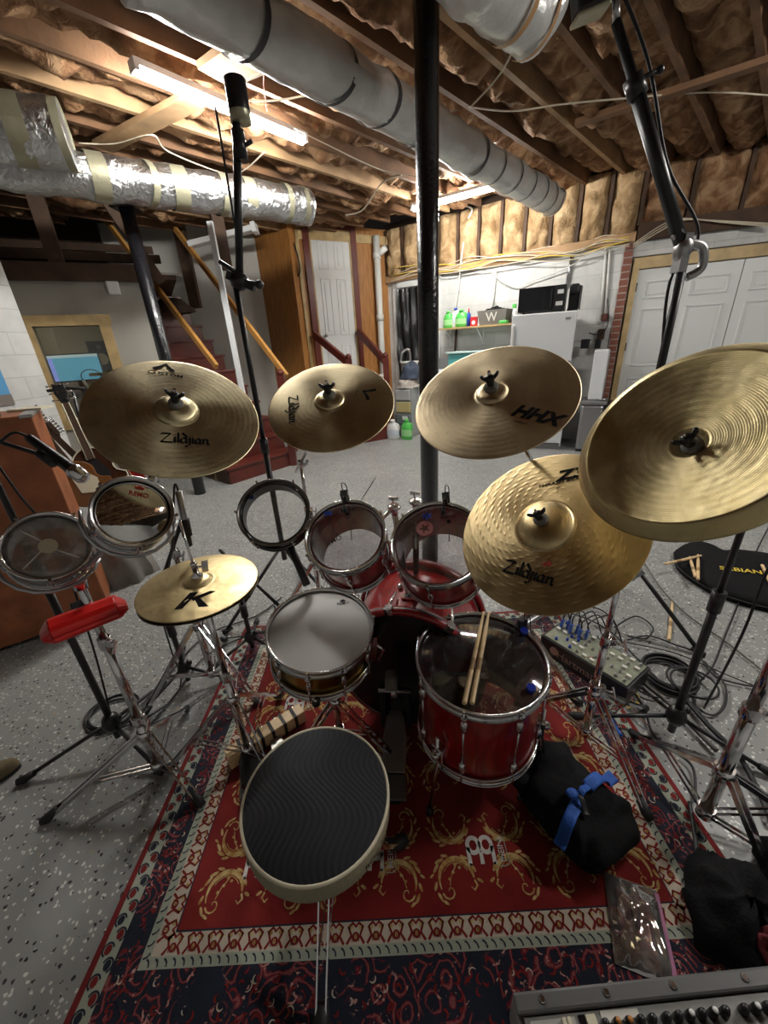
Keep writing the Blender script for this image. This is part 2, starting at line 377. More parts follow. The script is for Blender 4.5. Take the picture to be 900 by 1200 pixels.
def tagit(o, label=None, cat=None, group=None, kind=None):
    if label: o['label'] = label
    if cat: o['category'] = cat
    if group: o['group'] = group
    if kind: o['kind'] = kind
    return o
def obj(name, mb, mats, parent=None, label=None, cat=None, group=None, kind=None, frame=None, bevel=0, fix=True):
    me = bpy.data.meshes.new(name)
    if fix: bmesh.ops.recalc_face_normals(mb.bm, faces=mb.bm.faces)
    fm = WM[parent.name] if parent else (frame or Matrix.Identity(4))
    mb.bm.to_mesh(me); mb.bm.free()
    me.transform(fm.inverted())
    for m in (mats if isinstance(mats, (list, tuple)) else [mats]): me.materials.append(m)
    o = bpy.data.objects.new(name, me); C.objects.link(o)
    if parent: o.parent = parent
    elif frame: o.matrix_world = frame
    WM[o.name] = fm
    if bevel:
        b = o.modifiers.new('bevel', 'BEVEL'); b.width = bevel; b.segments = 2; b.limit_method = 'ANGLE'
    return tagit(o, label, cat, group, kind)
def thing(name, label, cat, loc=(0, 0, 0), frame=None, group=None, kind=None):
    o = bpy.data.objects.new(name, None); C.objects.link(o); o.empty_display_size = 0.1
    fm = frame or Matrix.Translation(V3(loc)); o.matrix_world = fm; WM[o.name] = fm
    return tagit(o, label, cat, group, kind)
def frame_at(c, n, xh=(1, 0, 0)):
    z = V3(n).normalized(); x = V3(xh); x = (x - z * x.dot(z)).normalized(); y = z.cross(x); c = V3(c)
    return Matrix(((x.x, y.x, z.x, c.x), (x.y, y.y, z.y, c.y), (x.z, y.z, z.z, c.z), (0, 0, 0, 1)))
def smooth_path(pts, n=8):
    P = [V3(p) for p in pts]; out = []
    for i in range(len(P) - 1):
        p0 = P[max(i - 1, 0)]; p1 = P[i]; p2 = P[i + 1]; p3 = P[min(i + 2, len(P) - 1)]
        for k in range(n):
            t = k / n
            out.append(0.5 * ((2 * p1) + (-p0 + p2) * t + (2 * p0 - 5 * p1 + 4 * p2 - p3) * t * t + (-p0 + 3 * p1 - 3 * p2 + p3) * t ** 3))
    out.append(P[-1]); return out
def rotz(a): return Matrix.Rotation(a, 4, 'Z')
def text_mesh(body, size, shear=0.0, bold=0.0, align='CENTER'):
    cu = bpy.data.curves.new('t', 'FONT'); cu.body = body; cu.size = size; cu.shear = shear; cu.offset = bold * size; cu.align_x = align; cu.align_y = 'CENTER'; cu.resolution_u = 3
    o = bpy.data.objects.new('t', cu); C.objects.link(o)
    dg = bpy.context.evaluated_depsgraph_get(); me = bpy.data.meshes.new_from_object(o.evaluated_get(dg))
    bpy.data.objects.remove(o); return me
# ------------------------------------------------------------------ the room
CEIL = 3.2
def ang(a): return V3((math.cos(math.radians(a)), math.sin(math.radians(a)), 0))
def wall_frame(p, a): # x along the wall, z up
    d = ang(a); return Matrix(((d.x, -d.y, 0, p[0]), (d.y, d.x, 0, p[1]), (0, 0, 1, 0), (0, 0, 0, 1)))
def wall_seg(name, p, q, z0, z1, m, th=0.12, side=1, kind='structure', parent=None):
    # slab from p to q; its visible face runs through p-q and the thickness lies behind (side=1: left of p->q)
    p = V3((p[0], p[1], 0)); q = V3((q[0], q[1], 0)); d = (q - p); l = d.length; d.normalize(); n = V3((-d.y, d.x, 0)) * side
    fr = Matrix(((d.x, -d.y, 0, p.x), (d.y, d.x, 0, p.y), (0, 0, 1, 0), (0, 0, 0, 1)))
    mb = MB(); mb.prism([(p.x, p.y), (q.x, q.y), (q.x + n.x * th, q.y + n.y * th), (p.x + n.x * th, p.y + n.y * th)], z0, z1, Matrix.Identity(4))
    if parent: return obj(name, mb, m, parent)
    return obj(name, mb, m, frame=fr, kind=kind)

mb = MB(); mb.box((0, 3, -0.05), (16, 16, 0.1)); obj('floor', mb, M['floor'], kind='structure')

WA = -38.0
wd_ = ang(WA); wn = V3((-wd_.y, wd_.x, 0)) # pointing away from the camera
PB = V3((2.99, 5.86, 0))                    # point on the block wall
def onwall(x, y): return onpl(x, y, PB, wn)
cor = onwall(453, 300); cor.z = 0
brk0 = onwall(718, 380); brk0.z = 0
brk1 = onwall(742, 300); brk1.z = 0
BW_TOP = 2.5
far_l = cor + (-wd_) * 0.0
wall_seg('wall_back', cor, brk1, 0, BW_TOP, M['block'])
gd = ang(-23); gend = brk1 + gd * 6.5
gn = V3((-gd.y, gd.x, 0))
# brick pier between block wall and the garage doors
mb = MB(); c = (brk0 + brk1) / 2 + wd_ * 0.0; L_ = (brk1 - brk0).length
fr = wall_frame(brk0, WA)
mb.prism([(0, -0.03), (L_, -0.03), (L_, 0.06), (0, 0.06)], 0, BW_TOP, fr)
obj('trim_1', mb, M['brick'], frame=fr, kind='structure')
# garage doors wall
GT = 2.2
wall_seg('wall_right', brk1, gend, GT + 0.14, BW_TOP, M['block'])
wall_seg('wall_right_end', gend, gend + gn * -0.1 + V3((1.5, -8, 0)), 0, CEIL + .3, M['block'])
# white painted header and timber frame over the doors
mb = MB(); fr = wall_frame(brk1, -23)
mb.prism([(0.02, -0.04), (6.4, -0.04), (6.4, 0.1), (0.02, 0.1)], GT, GT + 0.12, fr)
mb.prism([(0.02, -0.04), (0.085, -0.04), (0.085, 0.1), (0.02, 0.1)], 0, GT, fr)
obj('trim_2', mb, M['wood_trim'], frame=fr, kind='structure')
def panel_door(name, fr, x0, w, h, rows, label_kind='structure', mats=None, cols=2, y=-0.0, handle=None):
    mb = MB(); mb.prism([(x0, y), (x0 + w, y), (x0 + w, y + 0.045), (x0, y + 0.045)], 0.01, h, fr)
    d = obj(name, mb, M['door_white'], frame=fr, kind='structure', bevel=0.003)
    for (z0, z1) in rows:
        for c in range(cols):
            pw = (w - 0.1 * (cols + 1)) / cols; px = x0 + 0.1 + c * (pw + 0.1)
            mb = MB()
            for (a, b, e, f) in ((px, px + pw, z0, z0 + 0.018), (px, px + pw, z1 - 0.018, z1), (px, px + 0.018, z0, z1), (px + pw - 0.018, px + pw, z0, z1)):
                mb.prism([(a, y - 0.014), (b, y - 0.014), (b, y + 0.001), (a, y + 0.001)], e, f, fr)
            mb.prism([(px + .045, y - 0.008), (px + pw - .045, y - 0.008), (px + pw - .045, y + 0.001), (px + .045, y + 0.001)], z0 + .045, z1 - .045, fr)
            obj('door_panel', mb, M['door_white'], d, bevel=0.004)
    return d
rowsg = [(1.86, 2.06), (1.05, 1.75), (0.25, 0.9)]
gw = 1.06
for i in range(3):
    x0 = 0.09 + i * (gw + 0.008)
    d = panel_door('door_%d' % (i + 1), fr, x0, gw, GT - 0.01, rowsg)
    if i == 0:
        for z in (0.35, 1.25, 1.95):
            h = MB(); h.prism([(x0 - 0.012, -0.012), (x0 + 0.012, -0.012), (x0 + 0.012, 0), (x0 - 0.012, 0)], z, z + 0.1, fr); obj('hinge', h, M['black_metal'], d)
wall_seg('wall_right_low', brk1 + gd * 2.95, gend, 0, GT, M['block'])

# insulated rim above the back wall and the doors
def batt_wall(name, p, a, length, z0, z1, n, seed, m, out=0.10):
    fr = wall_frame(p, a); d = thing(name, None, None, frame=fr, kind='structure')
    w = length / n
    for i in range(n):
        def fn(u, v, i=i):
            x = i * w + 0.02 + u * (w - 0.04); z = z0 + v * (z1 - z0)
            puff = (math.sin(pi * u) ** 0.5) * (math.sin(pi * min(1, max(0, v * 0.98 + 0.01))) ** 0.35) * out
            nz = noise.noise(V3((x * 4 + seed, z * 5, 0))) * 0.07 + noise.noise(V3((x * 11, z * 9, seed))) * 0.05
            return fr @ V3((x, 0.03 - puff - nz * (0.4 + puff * 6), z))
        mb = MB(); mb.grid(fn, 12, 14); obj('insulation_batt', mb, m, d)
        mb = MB(); mb.prism([(i * w - 0.02, -0.02), (i * w + 0.02, -0.02), (i * w + 0.02, 0.07), (i * w - 0.02, 0.07)], z0, z1, fr); obj('stud', mb, M['dark_wood'], d)
    mb = MB(); mb.prism([(-0.1, 0.07), (length + .1, 0.07), (length + .1, 0.09), (-0.1, 0.09)], z0 - 0.02, z1 + 0.1, fr); obj('backing_board', mb, M['void'], d)
    return d
Lb = (brk1 - cor).length
batt_wall('trim_3', cor - wn * 0.02, WA, Lb, BW_TOP + 0.1, CEIL + 0.08, 11, 3.3, M['insul_wall'])
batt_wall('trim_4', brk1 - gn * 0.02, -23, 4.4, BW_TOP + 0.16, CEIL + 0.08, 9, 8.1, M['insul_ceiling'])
mb = MB(); fr = wall_frame(cor, WA); mb.prism([(0, -0.06), (Lb, -0.06), (Lb, 0.12), (0, 0.12)], BW_TOP, BW_TOP + 0.1, fr)
obj('trim_5', mb, M['joist_light'], frame=fr, kind='structure')
mb = MB(); fr = wall_frame(brk1, -23); mb.prism([(0, -0.09), (6.4, -0.09), (6.4, 0.12), (0, 0.12)], BW_TOP, BW_TOP + 0.17, fr)
obj('trim_6', mb, M['dark_wood'], frame=fr, kind='structure')

# plywood wall with the white panel door
wdir = ang(28); wnn = V3((wdir.y, -wdir.x, 0))
def onwood(x, y): return onpl(x, y, cor, wnn)
def flat(p): return V3((p.x, p.y, 0))
we = onwood(360, 400); we.z = 0
wall_seg('wall_far', we, cor, 0, CEIL + .1, M['plywood'], side=1)
fr = wall_frame(we, 28)
dl = (flat(onwood(365, 300)) - we).length; dr = (flat(onwood(409, 300)) - we).length
dtop = onwood(385, 272).z
LZ = 0.62
def wood_rows(z): return [(z + 1.62, z + 1.9), (z + .88, z + 1.52), (z + 0.2, z + .78)]
mb = MB(); w_ = dr - dl
dh = dtop
mb2 = MB()
d4 = None
mb.prism([(dl, -0.02), (dr, -0.02), (dr, 0.03), (dl, 0.03)], LZ, dh, fr)
d4 = obj('door_4', mb, M['door_white'], frame=fr, kind='structure')
H_ = dh - LZ
for (a, b) in ((0.80, 0.95), (0.42, 0.75), (0.06, 0.36)):
    for c in range(2):
        pw = (w_ - 0.3) / 2; px = dl + 0.1 + c * (pw + 0.1); z0 = LZ + a * H_; z1 = LZ + b * H_
        m_ = MB()
        for (xa, xb, za, zb) in ((px, px + pw, z0, z0 + .02), (px, px + pw, z1 - .02, z1), (px, px + .02, z0, z1), (px + pw - .02, px + pw, z0, z1), (px + .06, px + pw - .06, z0 + .06, z1 - .06)):
            m_.prism([(xa, -0.03), (xb, -0.03), (xb, -0.019), (xa, -0.019)], za, zb, fr)
        obj('door_panel', m_, M['door_white'], d4, bevel=.004)
kb = MB(); kb.sphere(fr @ V3((dl + 0.09, -0.07, LZ + 0.42 * H_)), 0.03, 8); kb.cyl(fr @ V3((dl + .09, -.07, LZ + .42 * H_)), fr @ V3((dl + .09, -.015, LZ + .42 * H_)), 0.012); obj('door_knob', kb, M['steel'], d4)
mb = MB()
for (a, b, z0, z1) in ((dl - 0.13, dl - 0.03, LZ, dh + 0.13), (dr + .03, dr + 0.13, LZ, dh + 0.13), (dl - 0.13, dr + 0.13, dh + 0.03, dh + 0.13)):
    mb.prism([(a, -0.045), (b, -0.045), (b, 0.02), (a, 0.02)], z0, z1, fr)
obj('trim_7', mb, M['door_trim'], frame=fr, kind='structure')
mb = MB()
for (a, b, z0, z1) in ((dl - 0.03, dl, LZ, dh + 0.03), (dr, dr + 0.03, LZ, dh + 0.03), (dl - 0.03, dr + 0.03, dh, dh + 0.03), (0, 0.05, 0, CEIL), (0, 1.9, CEIL - 0.12, CEIL)):
    mb.prism([(a, -0.03), (b, -0.03), (b, 0.02), (a, 0.02)], z0, z1, fr)
obj('trim_8', mb, M['wood_trim'], frame=fr, kind='structure')

# stairs: ascend away to the left
sd = V3((-0.765, 0.644, 0)); se = V3((-0.644, -0.765, 0)); sb = V3((-1.22, 5.42, 0))
run, rise, swid, nst = 0.235, 0.215, 1.05, 11
stairs = thing('staircase', 'dark red painted wooden staircase climbing away to the left', 'stairs', loc=sb)
for k in range(nst):
    a = sb + sd * (run * k); z = rise * (k + 1)
    mb = MB(); mb.beam(a + se * (swid / 2) + sd * (run / 2 - 0.02) + V3((0, 0, z - 0.02)) - sd * (run / 2 + .01), a + se * (swid / 2) + sd * (run + 0.0) + V3((0, 0, z - 0.02)), swid + .06, 0.035)
    obj('tread', mb, M['mahogany'], stairs, bevel=.006)
    mb = MB(); mb.beam(a + V3((0, 0, z - rise / 2 - 0.02)), a + se * swid + V3((0, 0, z - rise / 2 - 0.02)), 0.025, rise - 0.02)
    obj('riser', mb, M['mahogany'], stairs)
for off in (0.0, swid):
    mb = MB(); p0 = sb + se * off; pts = [(0, 0)]
    fr_s = Matrix(((sd.x, 0, se.x, p0.x), (sd.y, 0, se.y, p0.y), (0, 1, 0, 0), (0, 0, 0, 1)))
    prof = [(0, 0), (run * nst, 0), (run * nst, rise * nst - 0.04)]
    for k in range(nst - 1, -1, -1):
        prof += [(run * k, rise * (k + 1) - 0.04), (run * k, rise * k - 0.04 if k else 0)]
    mb.prism(prof[:-1], -0.015, 0.015, fr_s); obj('stringer', mb, M['dark_wood'], stairs)
# upper landing and side walls
top = sb + sd * run * nst
mb = MB(); mb.beam(top + se * .5 + V3((0, 0, rise * nst)), top + sd * 1.4 + se * .5 + V3((0, 0, rise * nst)), 1.2, 0.05); obj('landing', mb, M['dark_wood'], stairs)
for nm, (x0, y0, x1, y1, offp) in {'rail_right': (203, 262, 337, 443, 0), 'rail_left': (112, 240, 256, 432, swid + .02)}.items():
    pass
def rail_between(xa, ya, xb, yb, off, w=0.045, h=0.075):
    p = sb + se * off; n = se
    A = onpl(xa, ya, p, n); B = onpl(xb, yb, p, n)
    mb = MB(); mb.beam(A, B, w, h); return obj('handrail', mb, M['pine_rail'], stairs, bevel=.006)
rail_between(205, 268, 336, 441, -0.04)
rail_between(118, 250, 254, 430, swid * 0.62)
nw = sb - sd * 0.1 - se * 0.02
mb = MB(); q = over(329, 440, (nw.x, nw.y)); mb.beam((q.x, q.y, 0), (q.x, q.y, q.z), 0.09, 0.09, up=(0, 1, 0)); mb.sphere((q.x, q.y, q.z + 0.03), 0.045, 8); obj('newel_post', mb, M['mahogany'], stairs)

# plywood side wall of the stairwell and pale wall behind the stairs
pe = we + V3((-0.80, 0.60, 0)) * 3.2
wall_seg('wall_stair_right', pe, we, 0, CEIL + .1, M['plywood'], side=-1)
pg = onpl(255, 300, we + sd * 1.2, V3((0.5, 0.86, 0))); pg.z = 0
wall_seg('wall_stair_back', V3((-5.6, 7.3, 0)), V3((-1.5, 7.6, 0)), 0, CEIL + 1, M['stairwell_wall'])
# window wall on the left
wa = V3((-4.9, 4.15, 0)); wb = V3((-2.62, 5.36, 0)); wdl = (wb - wa).normalized(); wnl = V3((-wdl.y, wdl.x, 0)); la = math.degrees(math.atan2(wdl.y, wdl.x))
def onwin(x, y): return onpl(x, y, wa, wnl)
WT = 2.33
fr = wall_frame(wa, la)
def wx(p): return (p - wa).dot(wdl)
w0 = onwin(38, 384); w1 = onwin(116, 380); xs0, xs1 = wx(w0), wx(w1); zt = (w0.z + w1.z) / 2; zb = onwin(84, 492).z
lw = (wb - wa).length
for i, (xa, xb, za, zb_) in enumerate(((0, xs0, 0, WT), (xs1, lw, 0, WT), (xs0, xs1, 0, zb), (xs0, xs1, zt, WT))):
    mb = MB(); mb.prism([(xa, 0), (xb, 0), (xb, 0.14), (xa, 0.14)], za, zb_, fr)
    obj('wall_left' if i == 0 else 'wall_left_%d' % i, mb, M['grey_wall'], frame=fr, kind='structure')
mb = MB(); mb.prism([(xs0, 0.06), (xs1, 0.06), (xs1, 0.066), (xs0, 0.066)], zb, zt, fr)
win = obj('window_1', mb, M['window_glass'], frame=fr, kind='structure')
mb = MB(); fwid = 0.11
for (xa, xb, za, zb_) in ((xs0 - fwid, xs0, zb - fwid, zt), (xs1, xs1 + fwid, zb - fwid, zt), (xs0 - fwid - .06, xs1 + fwid + .02, zt, zt + fwid), (xs0 - fwid, xs1 + fwid, zb - fwid, zb)):
    mb.prism([(xa, -0.03), (xb, -0.03), (xb, 0.06), (xa, 0.06)], za, zb_, fr)
obj('window_frame', mb, M['wood_trim'], win)
# studio room seen through the window
mb = MB()
for pts in ([(xs0 - 1.6, 1.8), (xs1 + .4, 1.8), (xs1 + .4, 1.9), (xs0 - 1.6, 1.9)], [(xs0 - 1.6, .14), (xs0 - 1.5, .14), (xs0 - 1.5, 1.9), (xs0 - 1.6, 1.9)], [(xs1 + 0.3, .14), (xs1 + 0.4, .14), (xs1 + 0.4, 1.9), (xs1 + 0.3, 1.9)]):
    mb.prism(pts, 0, WT, fr)
mb.prism([(xs0 - 1.6, .14), (xs1 + .4, .14), (xs1 + .4, 1.9), (xs0 - 1.6, 1.9)], WT, WT + .05, fr)
obj('wall_studio', mb, mat('studio_wall', (0.30, 0.27, 0.21), .8), frame=fr, kind='structure')
# studio: curtain column, monitor, speaker, shelf
q = fr @ V3(((xs0 + xs1) / 2 + 0.05, 1.0, 0)); 
mon = thing('computer_monitor', 'lit blue computer monitor on the desk behind the wood-framed window', 'monitor', loc=q)
mc = onpl(89, 430, q, wnl); mc0 = mc
mfr = wall_frame((mc.x, mc.y, 0), la - 4)
def mbx(xa, xb, ya, yb, za, zb_, f): m_ = MB(); m_.prism([(xa, ya), (xb, ya), (xb, yb), (xa, yb)], za, zb_, f); return m_
obj('bezel', mbx(-.30, .30, 0.005, .04, mc.z - .19, mc.z + .17, mfr), M['black_plastic'], mon)
obj('screen', mbx(-.285, .285, 0, .006, mc.z - .17, mc.z + .155, mfr), M['screen'], mon)
obj('screen_toolbar', mbx(-.285, .285, -.002, .0, mc.z + .12, mc.z + .155, mfr), mat('screen_grey', (.5, .62, .66), .4, emit=.6), mon)
obj('screen_sidebar', mbx(-.285, -.235, -.002, .0, mc.z - .17, mc.z + .12, mfr), mat('screen_violet', (.25, .3, .8), .4, emit=.8), mon)
obj('stand', mbx(-.04, .04, .01, .06, mc.z - .34, mc.z - .19, mfr), M['black_plastic'], mon)
dk = mbx(-.9, .45, -.15, .5, mc.z - .40, mc.z - .34, mfr); dk2 = thing('desk', 'dark desk carrying the monitor behind the window', 'desk', loc=q)
obj('desktop', dk, M['void'], dk2)
for xx in (-.85, .38): obj('leg', mbx(xx, xx + .06, 0, .45, 0, mc.z - .40, mfr), M['void'], dk2)
sc_ = onpl(119, 418, q, wnl); sfr = wall_frame((sc_.x, sc_.y, 0), la)
sp = thing('speaker', 'small dark studio speaker with a pale round cone behind the window', 'speaker', loc=(sc_.x, sc_.y, sc_.z - .2))
obj('cabinet', mbx(-.13, .13, .0, .2, sc_.z - .2, sc_.z + .2, sfr), M['black_plastic'], sp)
m_ = MB(); cc = sfr @ V3((0, -.002, sc_.z - .03)); m_.cyl(cc, cc - wnl * .01, .075, .07, 24); obj('cone', m_, M['piping'], sp)
m_ = MB(); m_.cyl(sfr @ V3((0, -.002, sc_.z + .12)), sfr @ V3((0, -.012, sc_.z + .12)), .03, .03, 16); obj('tweeter', m_, M['grey_panel'], sp)
obj('speaker_shelf', mbx(-.2, .3, -.1, .3, sc_.z - .24, sc_.z - .2, sfr), M['wood_trim'], label='wooden shelf holding the small speaker behind the window', cat='shelf')
cp = onpl(66, 420, q + wnl * .9, wnl); cfr = wall_frame((cp.x, cp.y, 0), la)
m_ = MB(); m_.grid(lambda u, v: cfr @ V3((-.18 + .36 * u, .03 * math.sin(u * 26), 0.02 + v * (WT - .1))), 40, 2); obj('curtain', m_, mat('curtain_cloth', (.5, .42, .3), .8), label='narrow beige curtain strip hanging inside the room behind the window', cat='curtain')
pfl = MB(); pc = onpl(107, 441, q - wnl * .35, wnl); pfr = wall_frame((pc.x, pc.y, 0), la)
pop = thing('pop_filter', 'round dark pop filter in front of the monitor behind the window', 'pop filter', loc=pc)
pfl.tube([pfr @ V3((.11 * math.cos(t), 0, pc.z + .085 * math.sin(t))) for t in [2 * pi * i / 28 for i in range(28)]], .006, closed=True); obj('ring', pfl, M['black_plastic'], pop)
m_ = MB(); m_.cyl(pfr @ V3((-.10, 0, pc.z - .04)), pfr @ V3((-.06, 0.0, pc.z - .2)), .018, .022, 12); obj('mic_body', m_, M['white_plastic'], pop)
m_ = MB(); m_.tube([pfr @ V3((-.06, 0, pc.z - .2)), pfr @ V3((-.05, 0, pc.z - .5)), pfr @ V3((-.05, .1, .0))], .01); obj('stand_pole', m_, M['black_metal'], pop)

# near white block wall at the far left
wl0 = onwin(44, 420); wl0 = wl0 - wdl * 0.0; wl0.z = 0
dle = V3((-math.cos(math.radians(80)), -math.sin(math.radians(80)), 0))
q0 = wl0 * .90
wall_seg('wall_left_near', q0, q0 + dle * 6, 0, 2.45, M['block'], side=-1)
wall_seg('wall_left_return', q0, wl0, 0, 2.33, M['grey_wall'], side=1)
# storage loft above the left walls
lf = wall_frame(wa, la)
mb = MB(); mb.prism([(-3, -0.06), (lw + .1, -0.06), (lw + .1, 0.1), (-3, 0.1)], WT, WT + 0.17, lf); mb.prism([(-3, 0.1), (lw + .3, 0.1), (lw + .3, 2.6), (-3, 2.6)], WT + .05, WT + 0.1, lf)
obj('trim_9', mb, M['dark_wood'], frame=lf, kind='structure')
mb = MB(); mb.prism([(-3, 2.55), (lw + .3, 2.55), (lw + .3, 2.65), (-3, 2.65)], WT, CEIL + .3, lf); obj('wall_loft', mb, M['void'], frame=lf, kind='structure')
pp = onwin(64, 300); xpost = wx(pp)
for i, xp in enumerate((xpost, xpost + 1.75, xpost - 1.6)):
    mb = MB(); mb.prism([(xp - .07, -0.03), (xp + .07, -0.03), (xp + .07, 0.1), (xp - .07, 0.1)], WT + .16, CEIL, lf); obj('trim_%d' % (10 + i), mb, M['dark_wood'], frame=lf, kind='structure')
for i, (yy, zz) in enumerate(((1.1, 2.72), (1.7, 2.95), (0.5, 2.62))):
    mb = MB(); mb.prism([(-3, yy), (lw + .2, yy), (lw + .2, yy + .05), (-3, yy + .05)], zz, zz + .09, lf); obj('trim_%d' % (13 + i), mb, M['dark_wood'], frame=lf, kind='structure')
mb = MB(); mb.beam(lf @ V3((lw + .12, -.02, WT)), lf @ V3((lw - .3, -.02, CEIL + .05)), .1, .1); obj('trim_16', mb, M['dark_wood'], frame=lf, kind='structure')

# walls behind the viewer
wall_seg('wall_front', V3((-5.5, -2.2, 0)), V3((7.5, -2.2, 0)), 0, CEIL + .3, M['block'], side=-1)
wall_seg('wall_side', V3((-5.5, -2.2, 0)), V3((-5.5, 1.5, 0)), 0, CEIL + .3, M['block'])

# ceiling: joists run at 45 degrees, insulation sags between them
ceil = thing('ceiling', None, None, loc=(0, 3, CEIL), kind='structure')
mb = MB(); mb.box((0, 3, CEIL + 0.30), (18, 18, 0.04)); obj('subfloor', mb, M['void'], ceil)
ju = ang(45); jv = ang(-45)
JO = V3((0, 3, 0))
def clipj(off):
    # joist line: JO + jv*off + ju*t ; trim to the room rectangle roughly
    lo, hi = -5.5, 6.6
    ts = []
    for k in range(240):
        t = lo + (hi - lo) * k / 239; p = JO + jv * off + ju * t
        inside = (p - PB).dot(wn) < 0.25 and p.y > -2.2 and -5.6 < p.x < 7.4 and (p - brk1).dot(gn) < 0.25 and (p - we).dot(V3((-wdir.y, wdir.x, 0))) < 0.6
        if inside: ts.append(t)
    return (min(ts), max(ts)) if ts else None
offs = [-5.2 + 0.42 * i for i in range(24)]
for i, o_ in enumerate(offs):
    r = clipj(o_)
    if not r: continue
    a = JO + jv * o_ + ju * r[0]; b = JO + jv * o_ + ju * r[1]
    mb = MB(); mb.beam((a.x, a.y, CEIL + .12), (b.x, b.y, CEIL + .12), 0.045, 0.24); obj('joist', mb, M['joist_light'] if i % 5 == 3 else M['joist'], ceil)
    def fn(u, v, o_=o_, a=a, r=r):
        x = o_ + 0.02 + v * 0.38; t = r[0] + u * (r[1] - r[0]); p = JO + jv * x + ju * t
        s = math.sin(pi * v)
        n1 = noise.noise(V3((p.x * 1.7, p.y * 1.7, o_ * 3))); n2 = noise.noise(V3((p.x * 5, p.y * 5, 4.2))); n3 = noise.noise(V3((p.x * 13, p.y * 13, 1.2)))
        return V3((p.x, p.y, CEIL + 0.17 - 0.115 * s ** .45 - (0.10 * n1 + 0.08 * n2 + .035 * n3) * (0.3 + s)))
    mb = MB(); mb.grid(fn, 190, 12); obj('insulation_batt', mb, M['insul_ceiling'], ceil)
# cross bridging boards under the joists
for i, (pa, pb, wd2, mm) in enumerate((((675, 145), (905, 70), .09, 'joist'), ((120, 172), (235, 112), .16, 'joist_light'), ((252, 88), (290, 62), .26, 'joist_light'))):
    a = at(*pa, CEIL - .02); b = at(*pb, CEIL - .02); mb = MB(); mb.beam(a, b, wd2, .04); obj('trim_%d' % (17 + i), mb, M[mm], kind='structure')
# ------------------------------------------------------------------ lights
def tube_fixture(name, a, b, label):
    a, b = V3(a), V3(b); d = (b - a).normalized(); t = thing(name, label, 'light', loc=(a + b) / 2)
    mb = MB(); mb.beam(a + V3((0, 0, .02)), b + V3((0, 0, .02)), .06, .035); mb.beam(a - d * .02, a + d * .01, .08, .06); mb.beam(b - d * .01, b + d * .02, .08, .06); obj('housing', mb, M['white_enamel'], t)
    mb = MB(); mb.tube([a + d * .01 - V3((0, 0, .02)), b - d * .01 - V3((0, 0, .02))], .026, 16); obj('led_tube', mb, M['tube_light'], t)
    return t
tube_fixture('strip_light', at(158, 78, 3.13), at(355, 162, 3.13), 'bright white strip light at upper left, mounted beside the tall microphone stand')
tube_fixture('strip_light', at(484, 243, 3.13), at(592, 214, 3.13), 'bright white strip light farther back, partly behind the thick black pole')
tube_fixture('strip_light', V3((2.7, 2.0, 3.13)), V3((3.5, 1.2, 3.13)), 'extra strip light on the ceiling off to the right, added for brightness')  # added out of view to raise brightness; side follows the shadow directions

t = thing('studio_fill_lamp', 'added fill lamp on the ceiling of the room behind the window', 'lamp', loc=wall_frame(wa, la) @ V3(((xs0 + xs1) / 2 - .5, .9, WT - .03)))  # added, unseen fill light; brightens the dark room behind the window
_c = wall_frame(wa, la) @ V3(((xs0 + xs1) / 2 - .5, .9, WT - .03)); mb = MB(); mb.cyl(_c, _c + V3((0, 0, .03)), .17, n=24); obj('rim', mb, M['white_enamel'], t)
mb = MB(); mb.cyl(_c - V3((0, 0, .02)), _c, .15, n=24); obj('diffuser', mb, mat('studio_fill_glow', (1, .85, .62), .5, emit=26), t)  # glowing disc of the added fill light
# ------------------------------------------------------------------ ducts
def duct(name, pts, r, m, label, tape=None, tape_m=None, seg=10, wob=.012, parts=None):
    P = smooth_path(pts, seg); K = len(P)
    t = thing(name, label, 'duct', loc=P[K // 2])
    mb = MB(); n = 28
    tn = [(P[min(i + 1, K - 1)] - P[max(i - 1, 0)]).normalized() for i in range(K)]
    rings = []
    for i in range(K):
        x = tn[i].cross(V3((0, 0, 1))).normalized(); y = x.cross(tn[i])
        ring = []
        for j in range(n):
            a = 2 * pi * j / n; p = P[i] + x * math.cos(a) * r + y * math.sin(a) * r
            rr = 1 + wob / r * noise.noise(p * 9) * 2
            ring.append(mb.bm.verts.new(P[i] + (p - P[i]) * rr))
        rings.append(ring)
    for i in range(K - 1):
        for j in range(n): mb._f([rings[i][j], rings[i][(j + 1) % n], rings[i + 1][(j + 1) % n], rings[i + 1][j]])
    mb._f(rings[0][::-1]); mb._f(rings[-1]); obj('duct_skin', mb, m, t)
    for (u, w, sk) in (tape or []):
        i = u * (K - 1); i0 = int(i); c = P[i0].lerp(P[min(i0 + 1, K - 1)], i - i0); tt = tn[i0]
        x = tt.cross(V3((0, 0, 1))).normalized(); y = x.cross(tt)
        mb = MB()
        def fn(uu, v):
            a = 2 * pi * uu; return c + (x * math.cos(a) + y * math.sin(a)) * (r + .008) + tt * ((v - .5) * w + sk * math.cos(a))
        mb.grid(fn, 32, 1); obj('tape_band', mb, tape_m or M['foil_tape'], t)
    return t
d0 = at(140, -60, 2.98); d1 = at(648, 236, 2.93)
duct('insulated_duct', [d0, d0.lerp(d1, .33), d0.lerp(d1, .66), d1], .14, M['white_wrap'], 'long grey wrapped ceiling duct crossing behind the thick black pole', [(.14, .03, .06), (.25, .03, .08), (.33, .03, .08), (.42, .03, .08), (.6, .03, .03), (.67, .02, .03), (.74, .02, .03), (.8, .02, .03), (.86, .02, .03), (.92, .02, .02), (.97, .02, .02)], M['dark_tape'], seg=16)
e0 = at(-70, 182, 2.85); e1 = at(362, 243, 2.85)
